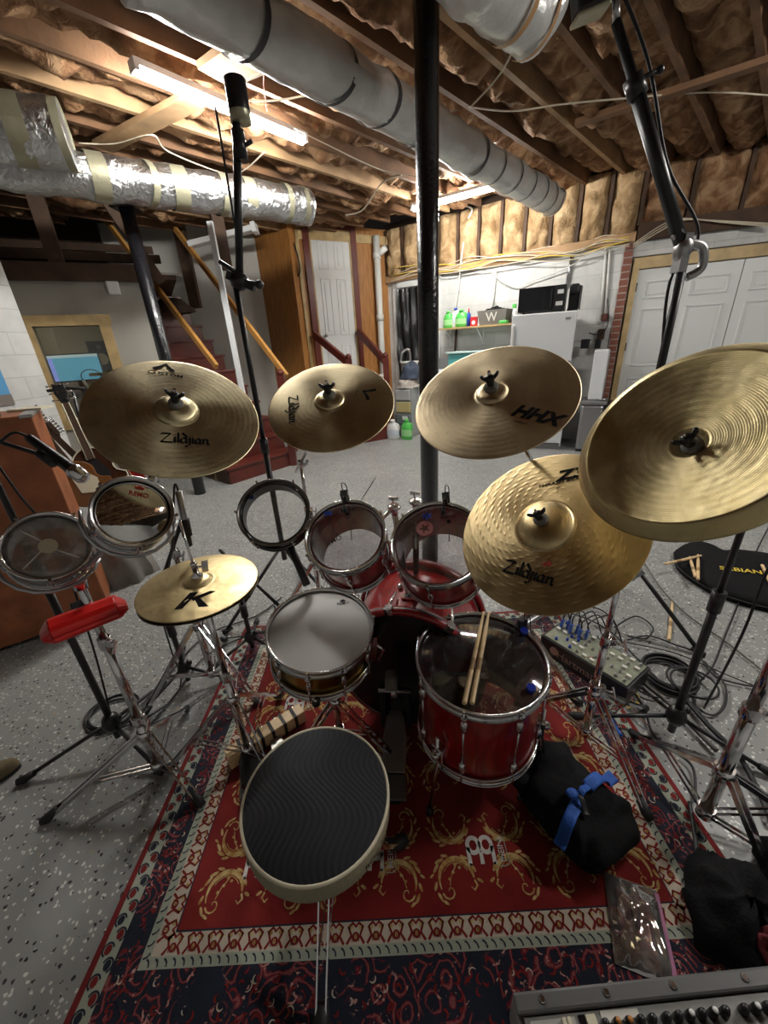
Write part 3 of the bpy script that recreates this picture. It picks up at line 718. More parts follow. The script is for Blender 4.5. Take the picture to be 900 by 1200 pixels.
duct('foil_duct', [e0, e0.lerp(e1, .33), e0.lerp(e1, .66), e1], .155, M['foil'], 'long shiny foil duct at left, running over the stairs to the plywood wall', [(.33, .12, .02), (.46, .05, .06), (.55, .12, .01), (.68, .06, .03), (.76, .1, .01), (.88, .05, .02), (.95, .05, .02)], seg=16)
f0 = at(-90, 140, 2.98); f1 = at(78, 160, 2.98)
duct('foil_duct', [f0, f0.lerp(f1, .5), f1], .19, M['foil'], 'short fat foil duct at far left lying on the long foil duct', [(.62, .12, .03), (.97, .05, 0)], seg=12)
g0 = at(560, -40, 2.95); g1 = at(628, 22, 2.95)
duct('foil_duct', [g0 + (g0 - g1) * .6, g0, g1], .15, M['white_wrap'], 'white wrapped duct end at the top edge right of the thick black pole', [(.75, .03, 0), (.92, .02, 0)], mat('tape_orange', (.5, .28, .12), .4), seg=12)

# ------------------------------------------------------------------ posts
def post(xy, r, z1, label, name='steel_post', m='black_paint', base=True):
    t = thing(name, label, 'post', loc=(xy[0], xy[1], 0))
    mb = MB(); mb.cyl((xy[0], xy[1], 0), (xy[0], xy[1], z1), r, n=32); obj('shaft', mb, M[m], t)
    if base:
        mb = MB(); mb.box((xy[0], xy[1], z1 + .006), (r * 3.2, r * 3.2, .012)); obj('top_plate', mb, M[m], t)
    return t
pole = at(504, 655); post(pole, .06, CEIL - .01, 'thick shiny black steel post in the middle, behind the drum kit')
lp = at(235, 578); post(lp, .062, 2.75, 'shiny black steel post at left in front of the red stairs')
wp = over(243, 245, (-1.95, 5.35)); mb = MB(); mb.beam((wp.x, wp.y, .0), (wp.x, wp.y, 2.9), .06, .05, up=(0, 1, 0)); obj('support_post', mb, M['white_enamel'], label='thin white square post standing beside the red stairs', cat='post')

# ------------------------------------------------------------------ wires on the ceiling
def cable(name, pts, r, m, label=None, cat='cable', group=None, n=6, seg=8):
    mb = MB(); mb.tube(smooth_path(pts, seg), r, n); return obj(name, mb, M[m] if isinstance(m, str) else m, label=label, cat=cat, group=group)
def cpx(l, z): return [at(x, y, z) for x, y in l]
cable('electrical_wire', cpx([(92, 168), (135, 168), (178, 158), (198, 178), (262, 203), (285, 200), (310, 178)], 3.16), .006, 'white_wire', 'thin white wire sagging below the left strip light')
cable('electrical_wire', cpx([(275, 100), (310, 85), (338, 78)], 3.12), .009, 'white_wire', 'short thick white wire leaving the clip at the top of the tall stand')
cable('electrical_wire', cpx([(280, 118), (330, 117), (388, 105)], 3.13), .006, 'white_wire', 'white wire running right from the tall stand toward the long duct')
cable('electrical_wire', cpx([(345, 150), (380, 168), (450, 200), (505, 208)], 3.15), .005, 'white_wire', 'thin wire from the left strip light end toward the black post')
cable('electrical_wire', cpx([(405, 252), (425, 246), (447, 215), (470, 205)], 3.15), .009, 'white_wire', 'bent white wire above the white panel door')
cable('electrical_wire', cpx([(552, 125), (585, 88), (605, 50)], 3.05), .007, 'white_wire', 'straight white wire slanting up to the white duct end')
cable('electrical_wire', cpx([(550, 125), (600, 130), (660, 122), (735, 115), (830, 108), (905, 112)], 3.17), .006, 'white_wire', 'long thin wire crossing the insulation at upper right')
cable('electrical_wire', [at(312, 60, 3.1), at(309, 95, 3.08), at(313, 130, 3.05)], .003, mat('red_wire', (.35, .05, .04), .5), 'thin dark red wire hanging beside the tall microphone stand')
# bundle of wires along the top of the back wall
def wallpt(x, y, off=.08):
    p = onpl(x, y, PB - wn * off, wn); return p
for i in range(7):
    pts = []
    for k in range(10):
        x = 458 + (738 - 458) * k / 9; y = 322 - 36 * (k / 9) + random.uniform(-5, 5) - 4 * (k > 7)
        pts.append(wallpt(x, y + (i - 3) * 1.6, .05 + .01 * i))
    cable('electrical_wire', pts, .006, 'yellow' if i % 3 == 1 else 'white_wire', 'one of the tangled wires stretched along the top of the white block wall', group='wires along the top of the back wall')
def gpt(x, y, off=.1): return onpl(x, y, brk1 - gn * off, gn)
for i in range(3):
    cable('electrical_wire', [gpt(742, 290 - i * 2, .14), gpt(775, 270 - 3 * i, .14), gpt(800, 258 - i, .14), gpt(850, 259 + i, .14), gpt(905, 262 + 2 * i, .14)], .006, 'white_wire', 'one of the pale wires over the double doors at right', group='wires over the double doors')
cable('white_conduit', [wallpt(527, 392, .05), wallpt(536, 345, .05), wallpt(541, 300, .05), wallpt(547, 262, .06), wallpt(553, 245, .1), wallpt(538, 240, .3)], .012, 'pvc', 'thin pale hose rising from the shelf left end to the ceiling', 'hose')
cable('hanging_lead', [wallpt(575, 318, .04), wallpt(588, 330, .04), wallpt(605, 336, .04), wallpt(622, 330, .04), wallpt(668, 312, .05), wallpt(690, 296, .06)], .007, 'pvc', 'pale cord looping over the wall above the microwave', 'cord')
for (x, y0, y1, lb) in ((578, 317, 378, 'thin vertical conduit behind the grey laundry basket'), (667, 300, 335, 'thick grey vertical conduit above the microwave'), (707, 292, 375, 'left one of two pale conduits beside the brick pier'), (712, 292, 375, 'right one of two pale conduits beside the brick pier')):
    a = wallpt(x + 3, y0, .03); b = over(x - 3, y1, (a.x, a.y)); mb = MB(); mb.tube([a, b], .02 if x > 660 and x < 700 else .014, 10)
    obj('conduit', mb, M['chrome_dull'] if x < 700 and x > 660 else M['pvc'], label=lb, cat='conduit')

# ------------------------------------------------------------------ things by the back wall
def lin(p, d, n): # local frame for items standing parallel to the wall
    return wall_frame(p, d)
def fbx(fr, x0, x1, y0, y1, z0, z1): m_ = MB(); m_.prism([(x0, y0), (x1, y0), (x1, y1), (x0, y1)], z0, z1, fr); return m_
# fridge
fp = at(656, 527); fa = 4.0
fl = over(600, 367, (0, 0, 0)) if False else None
fw = .78
ffr = Matrix(((-1, 0, 0, 0), (0, 1, 0, 0), (0, 0, 1, 0), (0, 0, 0, 1)))
fdir = ang(-24); ffr = wall_frame(fp - fdir * fw, -24)
FH = over(677, 363, fp).z
fridge = thing('refrigerator', 'white two-door refrigerator under the black microwave', 'refrigerator', loc=fp)
obj('body', fbx(ffr, 0, fw, .06, .66, .03, FH), M['white_enamel'], fridge, bevel=.01)
obj('freezer_door', fbx(ffr, 0, fw, 0, .055, FH * .665, FH - .005), M['white_enamel'], fridge, bevel=.012)
obj('main_door', fbx(ffr, 0, fw, 0, .055, .09, FH * .655), M['white_enamel'], fridge, bevel=.012)
obj('base_grille', fbx(ffr, .02, fw - .02, .03, .06, .0, .085), M['grey_panel'], fridge)
obj('handle', fbx(ffr, .01, .05, -.04, 0, FH * .69, FH * .93), M['white_plastic'], fridge, bevel=.01)
obj('handle', fbx(ffr, .01, .05, -.04, 0, FH * .36, FH * .63), M['white_plastic'], fridge, bevel=.01)
obj('badge', fbx(ffr, fw - .13, fw - .07, -.006, 0, FH - .1, FH - .075), M['steel'], fridge)
# microwave
mwf = wall_frame(ffr @ V3((.06, .08, 0)), -27)
mw = thing('microwave_oven', 'black microwave oven on top of the white refrigerator', 'microwave', loc=mwf @ V3((0, 0, FH)))
mh = .30
obj('casing', fbx(mwf, 0, .56, .0, .38, FH + .015, FH + mh), M['black_plastic'], mw, bevel=.006)
obj('door', fbx(mwf, .0, .42, -.02, .0, FH + .02, FH + mh - .005), M['glass_dark'], mw, bevel=.004)
obj('handle', fbx(mwf, .39, .405, -.045, -.02, FH + .05, FH + mh - .04), M['black_metal'], mw)
obj('control_panel', fbx(mwf, .425, .56, -.018, 0, FH + .02, FH + mh - .005), M['black_plastic'], mw)
obj('paper_note', fbx(mwf, .465, .535, -.02, -.018, FH + .2, FH + .245), M['white_plastic'], mw); obj('paper_note', fbx(mwf, .455, .535, -.02, -.018, FH + .07, FH + .115), M['white_plastic'], mw)
for xx in (.05, .5): obj('foot', fbx(mwf, xx, xx + .03, .05, .08, FH, FH + .016), M['rubber'], mw)
# coffee maker
cff = wall_frame(ffr @ V3((.655, .2, 0)), -27)
cm = thing('coffee_maker', 'narrow black coffee maker beside the microwave on the refrigerator', 'coffee maker', loc=cff @ V3((0, 0, FH)))
obj('base', fbx(cff, 0, .12, -.02, .2, FH, FH + .03), M['black_plastic'], cm, bevel=.005); obj('body', fbx(cff, 0, .12, .09, .2, FH + .03, FH + .3), M['black_plastic'], cm, bevel=.01)
obj('brew_head', fbx(cff, .005, .115, -.01, .1, FH + .2, FH + .31), M['black_plastic'], cm, bevel=.02); obj('water_tank', fbx(cff, .121, .15, .06, .2, FH + .02, FH + .29), M['grey_panel'], cm, bevel=.008)
# shelf and what stands on it
ofs = .30
def onsh(x, y, o_=ofs): return onpl(x, y, PB - wn * o_, wn)
s0 = onsh(514, 383); s1 = onsh(598, 381); SZ = (s0.z + s1.z) / 2
s0.z = s1.z = 0; shl = (s1 - s0).length; shf = wall_frame(s0, WA)
shelf = thing('wall_shelf', 'light wooden shelf with detergents on the white block wall', 'shelf', loc=shf @ V3((0, 0, SZ)))
obj('board', fbx(shf, 0, shl + .1, 0, ofs - .0, SZ - .025, SZ), M['wood_trim'], shelf)
for xx in (.12, shl * .55):
    m_ = MB(); m_.beam(shf @ V3((xx, .02, SZ - .03)), shf @ V3((xx, ofs - .02, SZ - .22)), .015, .015); m_.beam(shf @ V3((xx, ofs - .01, SZ - .03)), shf @ V3((xx, ofs - .01, SZ - .26)), .02, .012); obj('bracket', m_, M['white_plastic'], shelf)
def jug(fr, x, y, z, h, w, m, capm, label, name='detergent_bottle', cat='bottle'):
    o = fr @ V3((x, y, z)); t = thing(name, label, cat, loc=o)
    F_ = fr @ Matrix.Translation((x, y, z)); mb = MB()
    prof = [(0, 0), (.42, 0), (.5, .04), (.5, .55), (.40, .75), (.2, .86), (.17, .9), (0, .9)]
    mb.lathe([(r * w, zz * h) for r, zz in prof], F_ @ Matrix.Diagonal((1, .55, 1, 1)), 20); obj('body', mb, m, t)
    mb = MB(); mb.tube(smooth_path([F_ @ V3((w * .12, 0, h * .82)), F_ @ V3((w * .42, 0, h * .76)), F_ @ V3((w * .5, 0, h * .6)), F_ @ V3((w * .46, 0, h * .42))], 5), w * .07, 8); obj('handle', mb, m, t)
    mb = MB(); mb.cyl(F_ @ V3((0, 0, h * .88)), F_ @ V3((0, 0, h)), w * .19, w * .17, 14); obj('cap', mb, capm, t)
    mb = MB(); mb.lathe([(w * .505, h * .18), (w * .505, h * .5)], F_ @ Matrix.Diagonal((1, .56, 1, 1)), 20)
    obj('sticker', mb, mat('sticker', tuple(min(1, c * .5 + .3) for c in m.diffuse_color[:3]) if False else ((.35, .7, .3) if m is M['green_bottle'] else (.6, .66, .74)), .4), t)
    return t
def shx(px): return (onsh(px, 380) - s0).dot(wd_)
jug(shf, shx(521), .12, SZ, .25, .17, M['green_bottle'], M['green_bottle'], 'green detergent bottle leftmost on the wall shelf')
jug(shf, shx(529), .14, SZ, .29, .15, M['white_plastic'], M['blue'], 'white detergent bottle with dark blue cap on the wall shelf')
jug(shf, shx(537), .10, SZ, .25, .2, M['green_bottle'], M['green_bottle'], 'wide green detergent bottle right of the blue-capped white one')
sx_ = shx(545); t = thing('spray_bottle', 'slim dark blue bottle with red nozzle on the wall shelf', 'bottle', loc=shf @ V3((sx_, .12, SZ)))
mb = MB(); mb.lathe([(0, 0), (.035, 0), (.035, .17), (.015, .2), (0, .2)], shf @ Matrix.Translation((sx_, .12, SZ)), 14); obj('body', mb, M['blue'], t)
mb = MB(); mb.cyl(shf @ V3((sx_, .12, SZ + .2)), shf @ V3((sx_, .12, SZ + .26)), .013, .008, 10); obj('nozzle', mb, M['red_box'], t)
sx_ = shx(549); t = thing('soap_box', 'red box with white oval on the wall shelf', 'box', loc=shf @ V3((sx_, .1, SZ)))
obj('carton', fbx(shf, sx_, sx_ + .11, .06, .16, SZ, SZ + .13), M['red_box'], t, bevel=.003)
mb = MB(); mb.cyl(shf @ V3((sx_ + .055, .06, SZ + .05)), shf @ V3((sx_ + .055, .057, SZ + .05)), .03, n=18); obj('oval', mb, M['white_plastic'], t)
obj('dryer_sheet_box', fbx(shf, sx_ + .125, sx_ + .16, .06, .18, SZ, SZ + .13), M['white_plastic'], label='small white box between the red box and the grey basket', cat='box', bevel=.003)
# laundry basket
bx0 = shx(558); bx1 = shx(592); t = thing('laundry_basket', 'grey basket with a white letter W on the wall shelf', 'basket', loc=shf @ V3((bx0, .1, SZ)))
def bz(x0, x1, y0, y1, z0, z1, flare=.03):
    m_ = MB(); a = [shf @ V3(p) for p in ((x0 + flare, y0 + flare, z0), (x1 - flare, y0 + flare, z0), (x1 - flare, y1 - flare, z0), (x0 + flare, y1 - flare, z0))]; b = [shf @ V3(p) for p in ((x0, y0, z1), (x1, y0, z1), (x1, y1, z1), (x0, y1, z1))]
    ib = [shf @ V3(p) for p in ((x0 + .01, y0 + .01, z1), (x1 - .01, y0 + .01, z1), (x1 - .01, y1 - .01, z1), (x0 + .01, y1 - .01, z1))]; ia = [p + V3((0, 0, .015)) for p in a]
    m_.poly(a[::-1])
    for i in range(4): j = (i + 1) % 4; m_.poly([a[i], a[j], b[j], b[i]]); m_.poly([b[i], b[j], ib[j], ib[i]]); m_.poly([ib[i], ib[j], ia[j], ia[i]])
    m_.poly(ia); return m_
obj('basket_body', bz(bx0, bx1, .02, .27, SZ, SZ + .2), M['grey_fabric'], t)
me = text_mesh('W', .17, bold=.012); mb = MB(); xc = (bx0 + bx1) / 2; mb.add_mesh(me, lambda v: shf @ V3((xc + v.x, .026 - (v.y + .1) * .15 + .012, SZ + .1 + v.y))); obj('letter', mb, M['white_ink'], t)
mb = MB(); mb.grid(lambda u, v: shf @ V3((bx0 + .03 + u * (bx1 - bx0 - .06), .04 + v * .2, SZ + .17 + .07 * math.sin(pi * u) * math.sin(pi * v) + .05 * noise.noise(V3((u * 6, v * 5, 2))))), 20, 12); obj('folded_cloth', mb, M['cloth_black'], label='dark crumpled cloth heaped in the grey basket', cat='cloth')
gx = shx(596); obj('green_tray', fbx(shf, bx1 - .1, bx1 + .02, -.0, .1, SZ, SZ + .045), M['green_bottle'], label='small green tray in front of the grey basket on the shelf', cat='tray', bevel=.01)
t = thing('spray_bottle', 'white spray bottle with green trigger right of the grey basket', 'bottle', loc=shf @ V3((bx1 + .04, .2, SZ)))
mb = MB(); mb.lathe([(0, 0), (.04, 0), (.04, .15), (.014, .2), (0, .2)], shf @ Matrix.Translation((bx1 + .06, .2, SZ)), 14); obj('body', mb, M['white_plastic'], t)
obj('trigger', fbx(shf, bx1 + .02, bx1 + .075, .185, .215, SZ + .2, SZ + .26), M['green_bottle'], t, bevel=.006)
# strip of pipe under the shelf
a = wallpt(535, 386, .06); b = over(533, 412, (a.x, a.y)); mb = MB(); mb.tube([a, b], .018, 8); obj('drain_pipe', mb, M['dark_wood'], label='short dark vertical pipe under the shelf', cat='pipe')
# washer with grey panel, teal tub on it
wfp = at(484, 508); wfr = wall_frame((wfp.x, wfp.y, 0), WA + 6)
wsh = thing('washing_machine', 'white washing machine with grey control panel behind the black post', 'washing machine', loc=wfp)
WH = over(484, 436, (wfp.x, wfp.y)).z
obj('cabinet', fbx(wfr, 0, .85, 0, .52, .02, WH), M['white_enamel'], wsh, bevel=.012)
obj('lid', fbx(wfr, .04, .81, .03, .38, WH, WH + .015), M['white_enamel'], wsh, bevel=.006)
obj('control_panel', fbx(wfr, .05, 1.02, .40, .52, WH, WH + .19), M['grey_panel'], wsh, bevel=.012)
m_ = MB(); c_ = wfr @ V3((.55, .4, WH + .1)); m_.cyl(c_, c_ - wn * .03, .035, .03, 20); obj('dial', m_, M['chrome_dull'], wsh)
obj('leveling_foot', fbx(wfr, .03, .08, .03, .08, 0, .02), M['rubber'], wsh)
tf = wall_frame(wfr @ V3((.62, .02, 0)), WA)
tz = WH + .2
tu = thing('storage_tub', 'teal plastic tub with a pale lid left of the refrigerator', 'tub', loc=tf @ V3((0, 0, WH)))
obj('tub_body', fbx(tf, .03, .72, 0, .30, WH + .016, tz + .06), M['teal'], tu, bevel=.02); obj('tub_lid', fbx(tf, 0, .76, -.03, .33, tz + .06, tz + .09), mat('tub_lid', (.45, .62, .60), .5), tu, bevel=.01)
# drawers with clutter, jugs on the floor
dp = at(466, 513); dfr = wall_frame((dp.x, dp.y, 0), WA + 6)
dr_ = thing('drawer_tower', 'clear plastic drawer tower between the newel post and the washing machine', 'drawers', loc=dp)
DH = .82
obj('frame', fbx(dfr, -.08, .23, .12, .45, 0, DH), mat('drawer_frame', (.30, .31, .30), .4), dr_, bevel=.006)
cols_ = [(.22, .23, .22), (.13, .16, .16), (.5, .42, .2), (.4, .4, .4)]
for k in range(4): obj('drawer', fbx(dfr, -.06, .21, .09, .13, .02 + k * .2, .19 + k * .2), mat('drawer_%d' % k, cols_[k], .3), dr_, bevel=.012)
obj('drawer_note', fbx(dfr, .06, .16, .085, .09, .3, .36), M['white_plastic'], dr_)
jug(dfr, -.03, -.1, 0, .33, .23, M['white_plastic'], M['white_plastic'], 'white bleach jug on the floor beside the green one')
jug(dfr, .21, -.05, 0, .34, .2, M['green_bottle'], M['green_bottle'], 'green jug on the floor against the washing machine')
# laundry pile + kettle-like pail on the drawers
def pile(name, c, sx, sy, sz, m, label, cat, seed=1):
    mb = MB()
    def fn(u, v):
        a = 2 * pi * u; b = pi / 2 * v; r = math.cos(b); nn = 1 + .35 * noise.noise(V3((math.cos(a) * 2 + seed, math.sin(a) * 2, v * 3)))
        return V3(c) + V3((sx * r * math.cos(a) * nn, sy * r * math.sin(a) * nn, sz * math.sin(b) * nn))
    mb.grid(fn, 28, 10); return obj(name, mb, m, label=label, cat=cat)
c0 = dfr @ V3((.08, .28, DH)); pile('folded_towels', c0, .2, .18, .16, mat('towels', (.42, .38, .34), .9, bump=.3), 'crumpled grey and beige towels on top of the drawer tower', 'towels', 2)
c1 = dfr @ V3((.14, .30, DH + .14)); pile('dark_laundry', c1, .17, .14, .24, mat('navy_cloth', (.05, .065, .10), .9), 'dark blue clothes heaped behind the white washer corner', 'clothes', 5)
t = thing('white_bucket', 'white bucket with a curved handle on the drawer tower behind the clothes', 'bucket', loc=dfr @ V3((.06, .5, DH)))
b0 = dfr @ V3((.02, .48, 0)); mb = MB(); mb.lathe([(0, DH), (.12, DH), (.15, 1.22), (.16, 1.22), (.16, 1.2)], Matrix.Translation(b0), 24); obj('pail', mb, M['pvc'], t); mb = MB(); mb.tube(smooth_path([b0 + V3((-.15, 0, 1.2)), b0 + V3((-.12, 0, 1.36)), b0 + V3((-.0, 0, 1.40)), b0 + V3((.02, 0, 1.22))], 8), .018); obj('bucket_handle', mb, M['chrome_dull'], t)
# curtain doorway in the back wall near the corner
def wxx(p): return (p - cor).dot(wd_)
bfr = wall_frame(cor, WA)
ca = wxx(onwall(462, 360)); cb_ = wxx(onwall(517, 360)); cz = onwall(480, 336).z
ob = MB(); ob.prism([(ca, -.03), (ca + .1, -.03), (ca + .1, 0), (ca, 0)], 0, cz + .12, bfr); ob.prism([(ca, -.03), (cb_, -.03), (cb_, 0), (ca, 0)], cz, cz + .13, bfr); ob.prism([(cb_ - .08, -.03), (cb_, -.03), (cb_, 0), (cb_ - .08, 0)], 0, cz + .12, bfr)
obj('trim_21', ob, M['door_white'], frame=bfr, kind='structure')
mb = MB(); mb.grid(lambda u, v: bfr @ V3((ca + .1 + u * (cb_ - ca - .18), -.05 - .03 * math.sin(u * 30 + v * 3) - .05 * noise.noise(V3((u * 5, v * 4, 0))), .7 + v * (cz - .72))), 60, 24)
obj('plastic_curtain', mb, mat('black_sheet', (.012, .012, .013), .22, bump=.3, bscale=12), label='black plastic sheet hanging in the white-framed opening left of the shelf', cat='curtain')
# white pipe in the corner
pc_ = V3(onwood(447, 400)) + wnn * .14; a = over(447, 402, (pc_.x, pc_.y)); 
t = thing('vent_pipe', 'white plastic pipe rising in the corner between plywood and white wall', 'pipe', loc=(a.x, a.y, 0))
mb = MB(); mb.cyl((a.x, a.y, .1), (a.x, a.y, CEIL - .02), .055, n=20); obj('pipe', mb, M['pvc'], t)
for z in (.9, 1.9, 2.85): mb = MB(); mb.cyl((a.x, a.y, z), (a.x, a.y, z + .1), .066, n=20); obj('coupling', mb, M['pvc'], t)
mb = MB(); mb.cyl((a.x, a.y, 2.9), (a.x + .16, a.y - .06, 3.0), .05, n=16); obj('side_branch', mb, M['pvc'], t)
# landing with rails in front of the white door
lf2 = wall_frame(we, 28)
ls = thing('door_landing', 'dark red wooden landing and rails below the white panel door', 'landing', loc=lf2 @ V3(((dl + dr) / 2, -.4, 0)))
obj('platform', fbx(lf2, dl - .12, dr + .3, -.55, -.05, 0, LZ), M['mahogany'], ls)
for k in range(2): obj('step', fbx(lf2, dl - .05, dr + .2, -.8 - k * .27, -.54 - k * .27, 0, LZ - .2 * (k + 1)), M['mahogany'], ls)
def rail2(xa, ya, xb, yb, y0, y1):
    pa = onpl(xa, ya, lf2 @ V3((0, -.08, 0)), wnn); pb = onpl(xb, yb, lf2 @ V3((0, -.75, 0)), wnn)
    mb = MB(); mb.beam(pa, pb, .07, .11); obj('handrail', mb, M['mahogany'], ls, bevel=.008)
    mb = MB(); mb.beam((pb.x, pb.y, 0), (pb.x, pb.y, pb.z + .07), .1, .1, up=(0, 1, 0)); mb.sphere((pb.x, pb.y, pb.z + .1), .05, 8); obj('newel_post', mb, M['mahogany'], ls)
rail2(368, 392, 409, 426, 0, 0); rail2(419, 388, 452, 424, 0, 0)
# electrical things right of the fridge
pb_ = wallpt(704, 392, .06); ebf = wall_frame((pb_.x, pb_.y, 0), WA)
obj('outlet_box', fbx(ebf, -.04, .04, -.03, .06, pb_.z - .07, pb_.z + .07), M['dark_wood'], label='dark round-cornered outlet box at the foot of the pale conduits', cat='outlet', bevel=.015)
p2 = wallpt(703, 372, .06); obj('junction_box', fbx(ebf, -.02, .06, -.02, .05, p2.z - .05, p2.z + .04), mat('rust', (.16, .05, .04), .6), label='small rusty junction box above the outlet box', cat='junction box', bevel=.012)
cable('hanging_lead', [wallpt(712, 350, .1), wallpt(713, 375, .1), wallpt(708, 388, .12), wallpt(698, 392, .14), wallpt(690, 390, .2)], .007, 'cable', 'dark cord curving from the conduits to the outlet box', 'cord')
p3 = wallpt(701, 402, .12); obj('power_adapter', fbx(wall_frame((p3.x, p3.y, 0), WA), -.035, .035, -.04, .03, p3.z - .07, p3.z + .05), M['black_plastic'], label='black plug adapter above the tall white box', cat='adapter', bevel=.008)
p4 = wallpt(686, 402, .2); obj('power_adapter', fbx(wall_frame((p4.x, p4.y, 0), WA), -.05, .05, -.04, .03, p4.z - .07, p4.z + .05), M['black_plastic'], label='dark plug box between refrigerator side and tall white box', cat='adapter', bevel=.008)
# tall white heater box standing on a stool beside trash can
tp_ = at(673, 529); tcf = wall_frame((tp_.x, tp_.y, 0), -30)
tr = thing('trash_can', 'tall stainless steel trash can beside the refrigerator', 'trash can', loc=tp_)
TH = over(684, 470, (tp_.x, tp_.y)).z
obj('bin_body', fbx(tcf, 0, .27, .0, .36, .03, TH - .05), M['steel'], tr, bevel=.03); obj('bin_lid', fbx(tcf, -.01, .30, -.02, .38, TH - .05, TH), M['grey_panel'], tr, bevel=.015); obj('bin_base', fbx(tcf, .01, .26, .01, .35, 0, .035), M['rubber'], tr)
hz = over(686, 410, (tp_.x + .06, tp_.y + .2)).z
htf = wall_frame(tcf @ V3((.06, .08, 0)), -32)
hb = thing('space_heater', 'tall slim white box standing on the trash can lid', 'heater', loc=htf @ V3((0, 0, TH)))
obj('housing', fbx(htf, 0, .17, 0, .2, TH + .002, hz), M['white_enamel'], hb, bevel=.02); obj('side_grille', fbx(htf, .172, .178, .03, .17, TH + .05, hz - .06), M['chrome_dull'], hb)
obj('metal_dish', (lambda m_: (m_.lathe([(0, 0), (.05, 0), (.07, .025), (.065, .025), (.048, .005), (0, .005)], Matrix.Translation(tcf @ V3((.24, .06, TH + .002))), 20), m_)[1])(MB()), M['chrome_dull'], label='small metal dish on the trash can lid', cat='dish')
dbf = wall_frame((brk1 + gd * .05 - gn * .6), -23)
obj('storage_chest', fbx(wall_frame(brk0 - wn * .55 + wd_ * .12, WA), 0, .9, 0, .5, 0, .62), M['black_plastic'], label='low black chest on the floor in front of the double doors', cat='chest', bevel=.02)
# stairwell bits: small white sign, fluorescent fixture, ledge, dark heap
sg = onpl(280, 395, we + V3((-.8, .6, 0)) * 1.0, V3((.6, .8, 0))); 
t = thing('wall_notice', 'small red framed notice beside the white post on the stairwell wall', 'sign', loc=sg)
sgf = wall_frame((sg.x, sg.y, 0), 143)
obj('frame', fbx(sgf, -.14, .14, .0, .02, sg.z - .22, sg.z + .22), M['red_box'], t); obj('sheet', fbx(sgf, -.1, .1, .02, .024, sg.z - .14, sg.z + .14), M['white_plastic'], t)
a = onpl(222, 287, (-2.9, 6.6, 0), (0, 1, 0)); b = onpl(296, 268, (-2.9, 6.6, 0), (0, 1, 0))
t = thing('stairwell_lamp', 'unlit white lamp fixture hanging above the stairs', 'lamp', loc=a.lerp(b, .5)); mb = MB(); mb.beam(a, b, .16, .07); obj('casing', mb, M['white_plastic'], t, bevel=.01); mb = MB(); mb.beam(b, b + (b - a).normalized() * .06, .18, .12); obj('end_cap', mb, M['white_plastic'], t)
for xx in (.3, .7):
    q_ = a.lerp(b, xx); mb = MB(); mb.tube([q_, q_ + V3((0, 0, CEIL - q_.z))], .004, 6); obj('hanger', mb, M['black_metal'], t)
a = onpl(118, 318, (-3.0, 7.2, 0), (0, 1, 0)); b = onpl(212, 323, (-3.0, 7.2, 0), (0, 1, 0)); mb = MB(); mb.beam(a, b, .2, .04); obj('trim_22', mb, M['grey_wall'], kind='structure')
a = onpl(202, 232, (-3.0, 7.0, 0), (0, 1, 0)); mb = MB(); mb.beam((a.x, a.y, 2.2), (a.x, a.y, CEIL + .2), .16, .1, up=(0, 1, 0)); obj('trim_23', mb, M['dark_wood'], kind='structure')
a = onpl(200, 368, (-3.0, 6.5, 0), (0, 1, 0)); pile('jackets', a, .34, .18, .2, mat('brown_jacket', (.06, .035, .025), .9), 'dark brown coats heaped at the top of the stairs', 'clothes', 8)
cable('extension_cord', [onpl(107, 235, (-3, 6.8, 0), (0, 1, 0)), onpl(122, 290, (-3, 6.8, 0), (0, 1, 0)), onpl(126, 318, (-3, 6.8, 0), (0, 1, 0))], .008, 'cable', 'thin dark cord hanging at the left of the stairwell', 'cord')
def wpl(x, y): return onpl(x, y, we + V3((-.8, .6, 0)) * 1.0 - V3((.6, .8, 0)) * .03, V3((.6, .8, 0)))
cable('extension_cord', [wpl(343, 282), wpl(350, 305), wpl(350, 322), wpl(335, 330), wpl(310, 331), wpl(287, 334)], .012, 'cable', 'dark cord looping over the plywood wall left of the white door', 'cord')
# junction gadget on the loft post
jb = onpl(131, 330, wb + V3((.1, .1, 0)), wnl); obj('wall_phone', fbx(wall_frame((jb.x, jb.y, 0), la), -.06, .06, -.1, 0, jb.z - .14, jb.z + .12), M['white_plastic'], label='small white box at the left top of the stairs', cat='box', bevel=.01)
# light blue poster on the near white wall
nrm_ = V3((dle.y, -dle.x, 0))
def onnear(x, y): return onpl(x, y, q0 + nrm_ * 0.0, nrm_)
pz = [onnear(-25, 430), onnear(0, 433), onnear(17, 477), onnear(-8, 480)]
ptz = onnear(2, 455); sgn = 1 if (V3((0, 0, 0)) - q0).dot(nrm_) > 0 else -1
off = nrm_ * .006 * sgn
dz_ = dle; pr_ = onnear(17, 474); zt_ = onnear(0, 432).z; zb_ = onnear(17, 474).z
pr_.z = 0
mb = MB(); mb.poly([pr_ + off + V3((0, 0, zb_)), pr_ + off + dle * .6 + V3((0, 0, zb_)), pr_ + off + dle * .6 + V3((0, 0, zt_)), pr_ + off + V3((0, 0, zt_))])
pst = thing('poster', 'blue poster with a brown lower strip on the white block wall at far left', 'poster', loc=pr_ + V3((0, 0, zb_)))
obj('paper', mb, mat('poster_blue', (.10, .33, .60), .5), pst)
off = off * 2
mb = MB(); h_ = (zt_ - zb_) * .3; mb.poly([pr_ + off + V3((0, 0, zb_)), pr_ + off + dle * .6 + V3((0, 0, zb_)), pr_ + off + dle * .6 + V3((0, 0, zb_ + h_)), pr_ + off + V3((0, 0, zb_ + h_))]); obj('lower_strip', mb, mat('poster_brown', (.20, .17, .15), .6), pst)
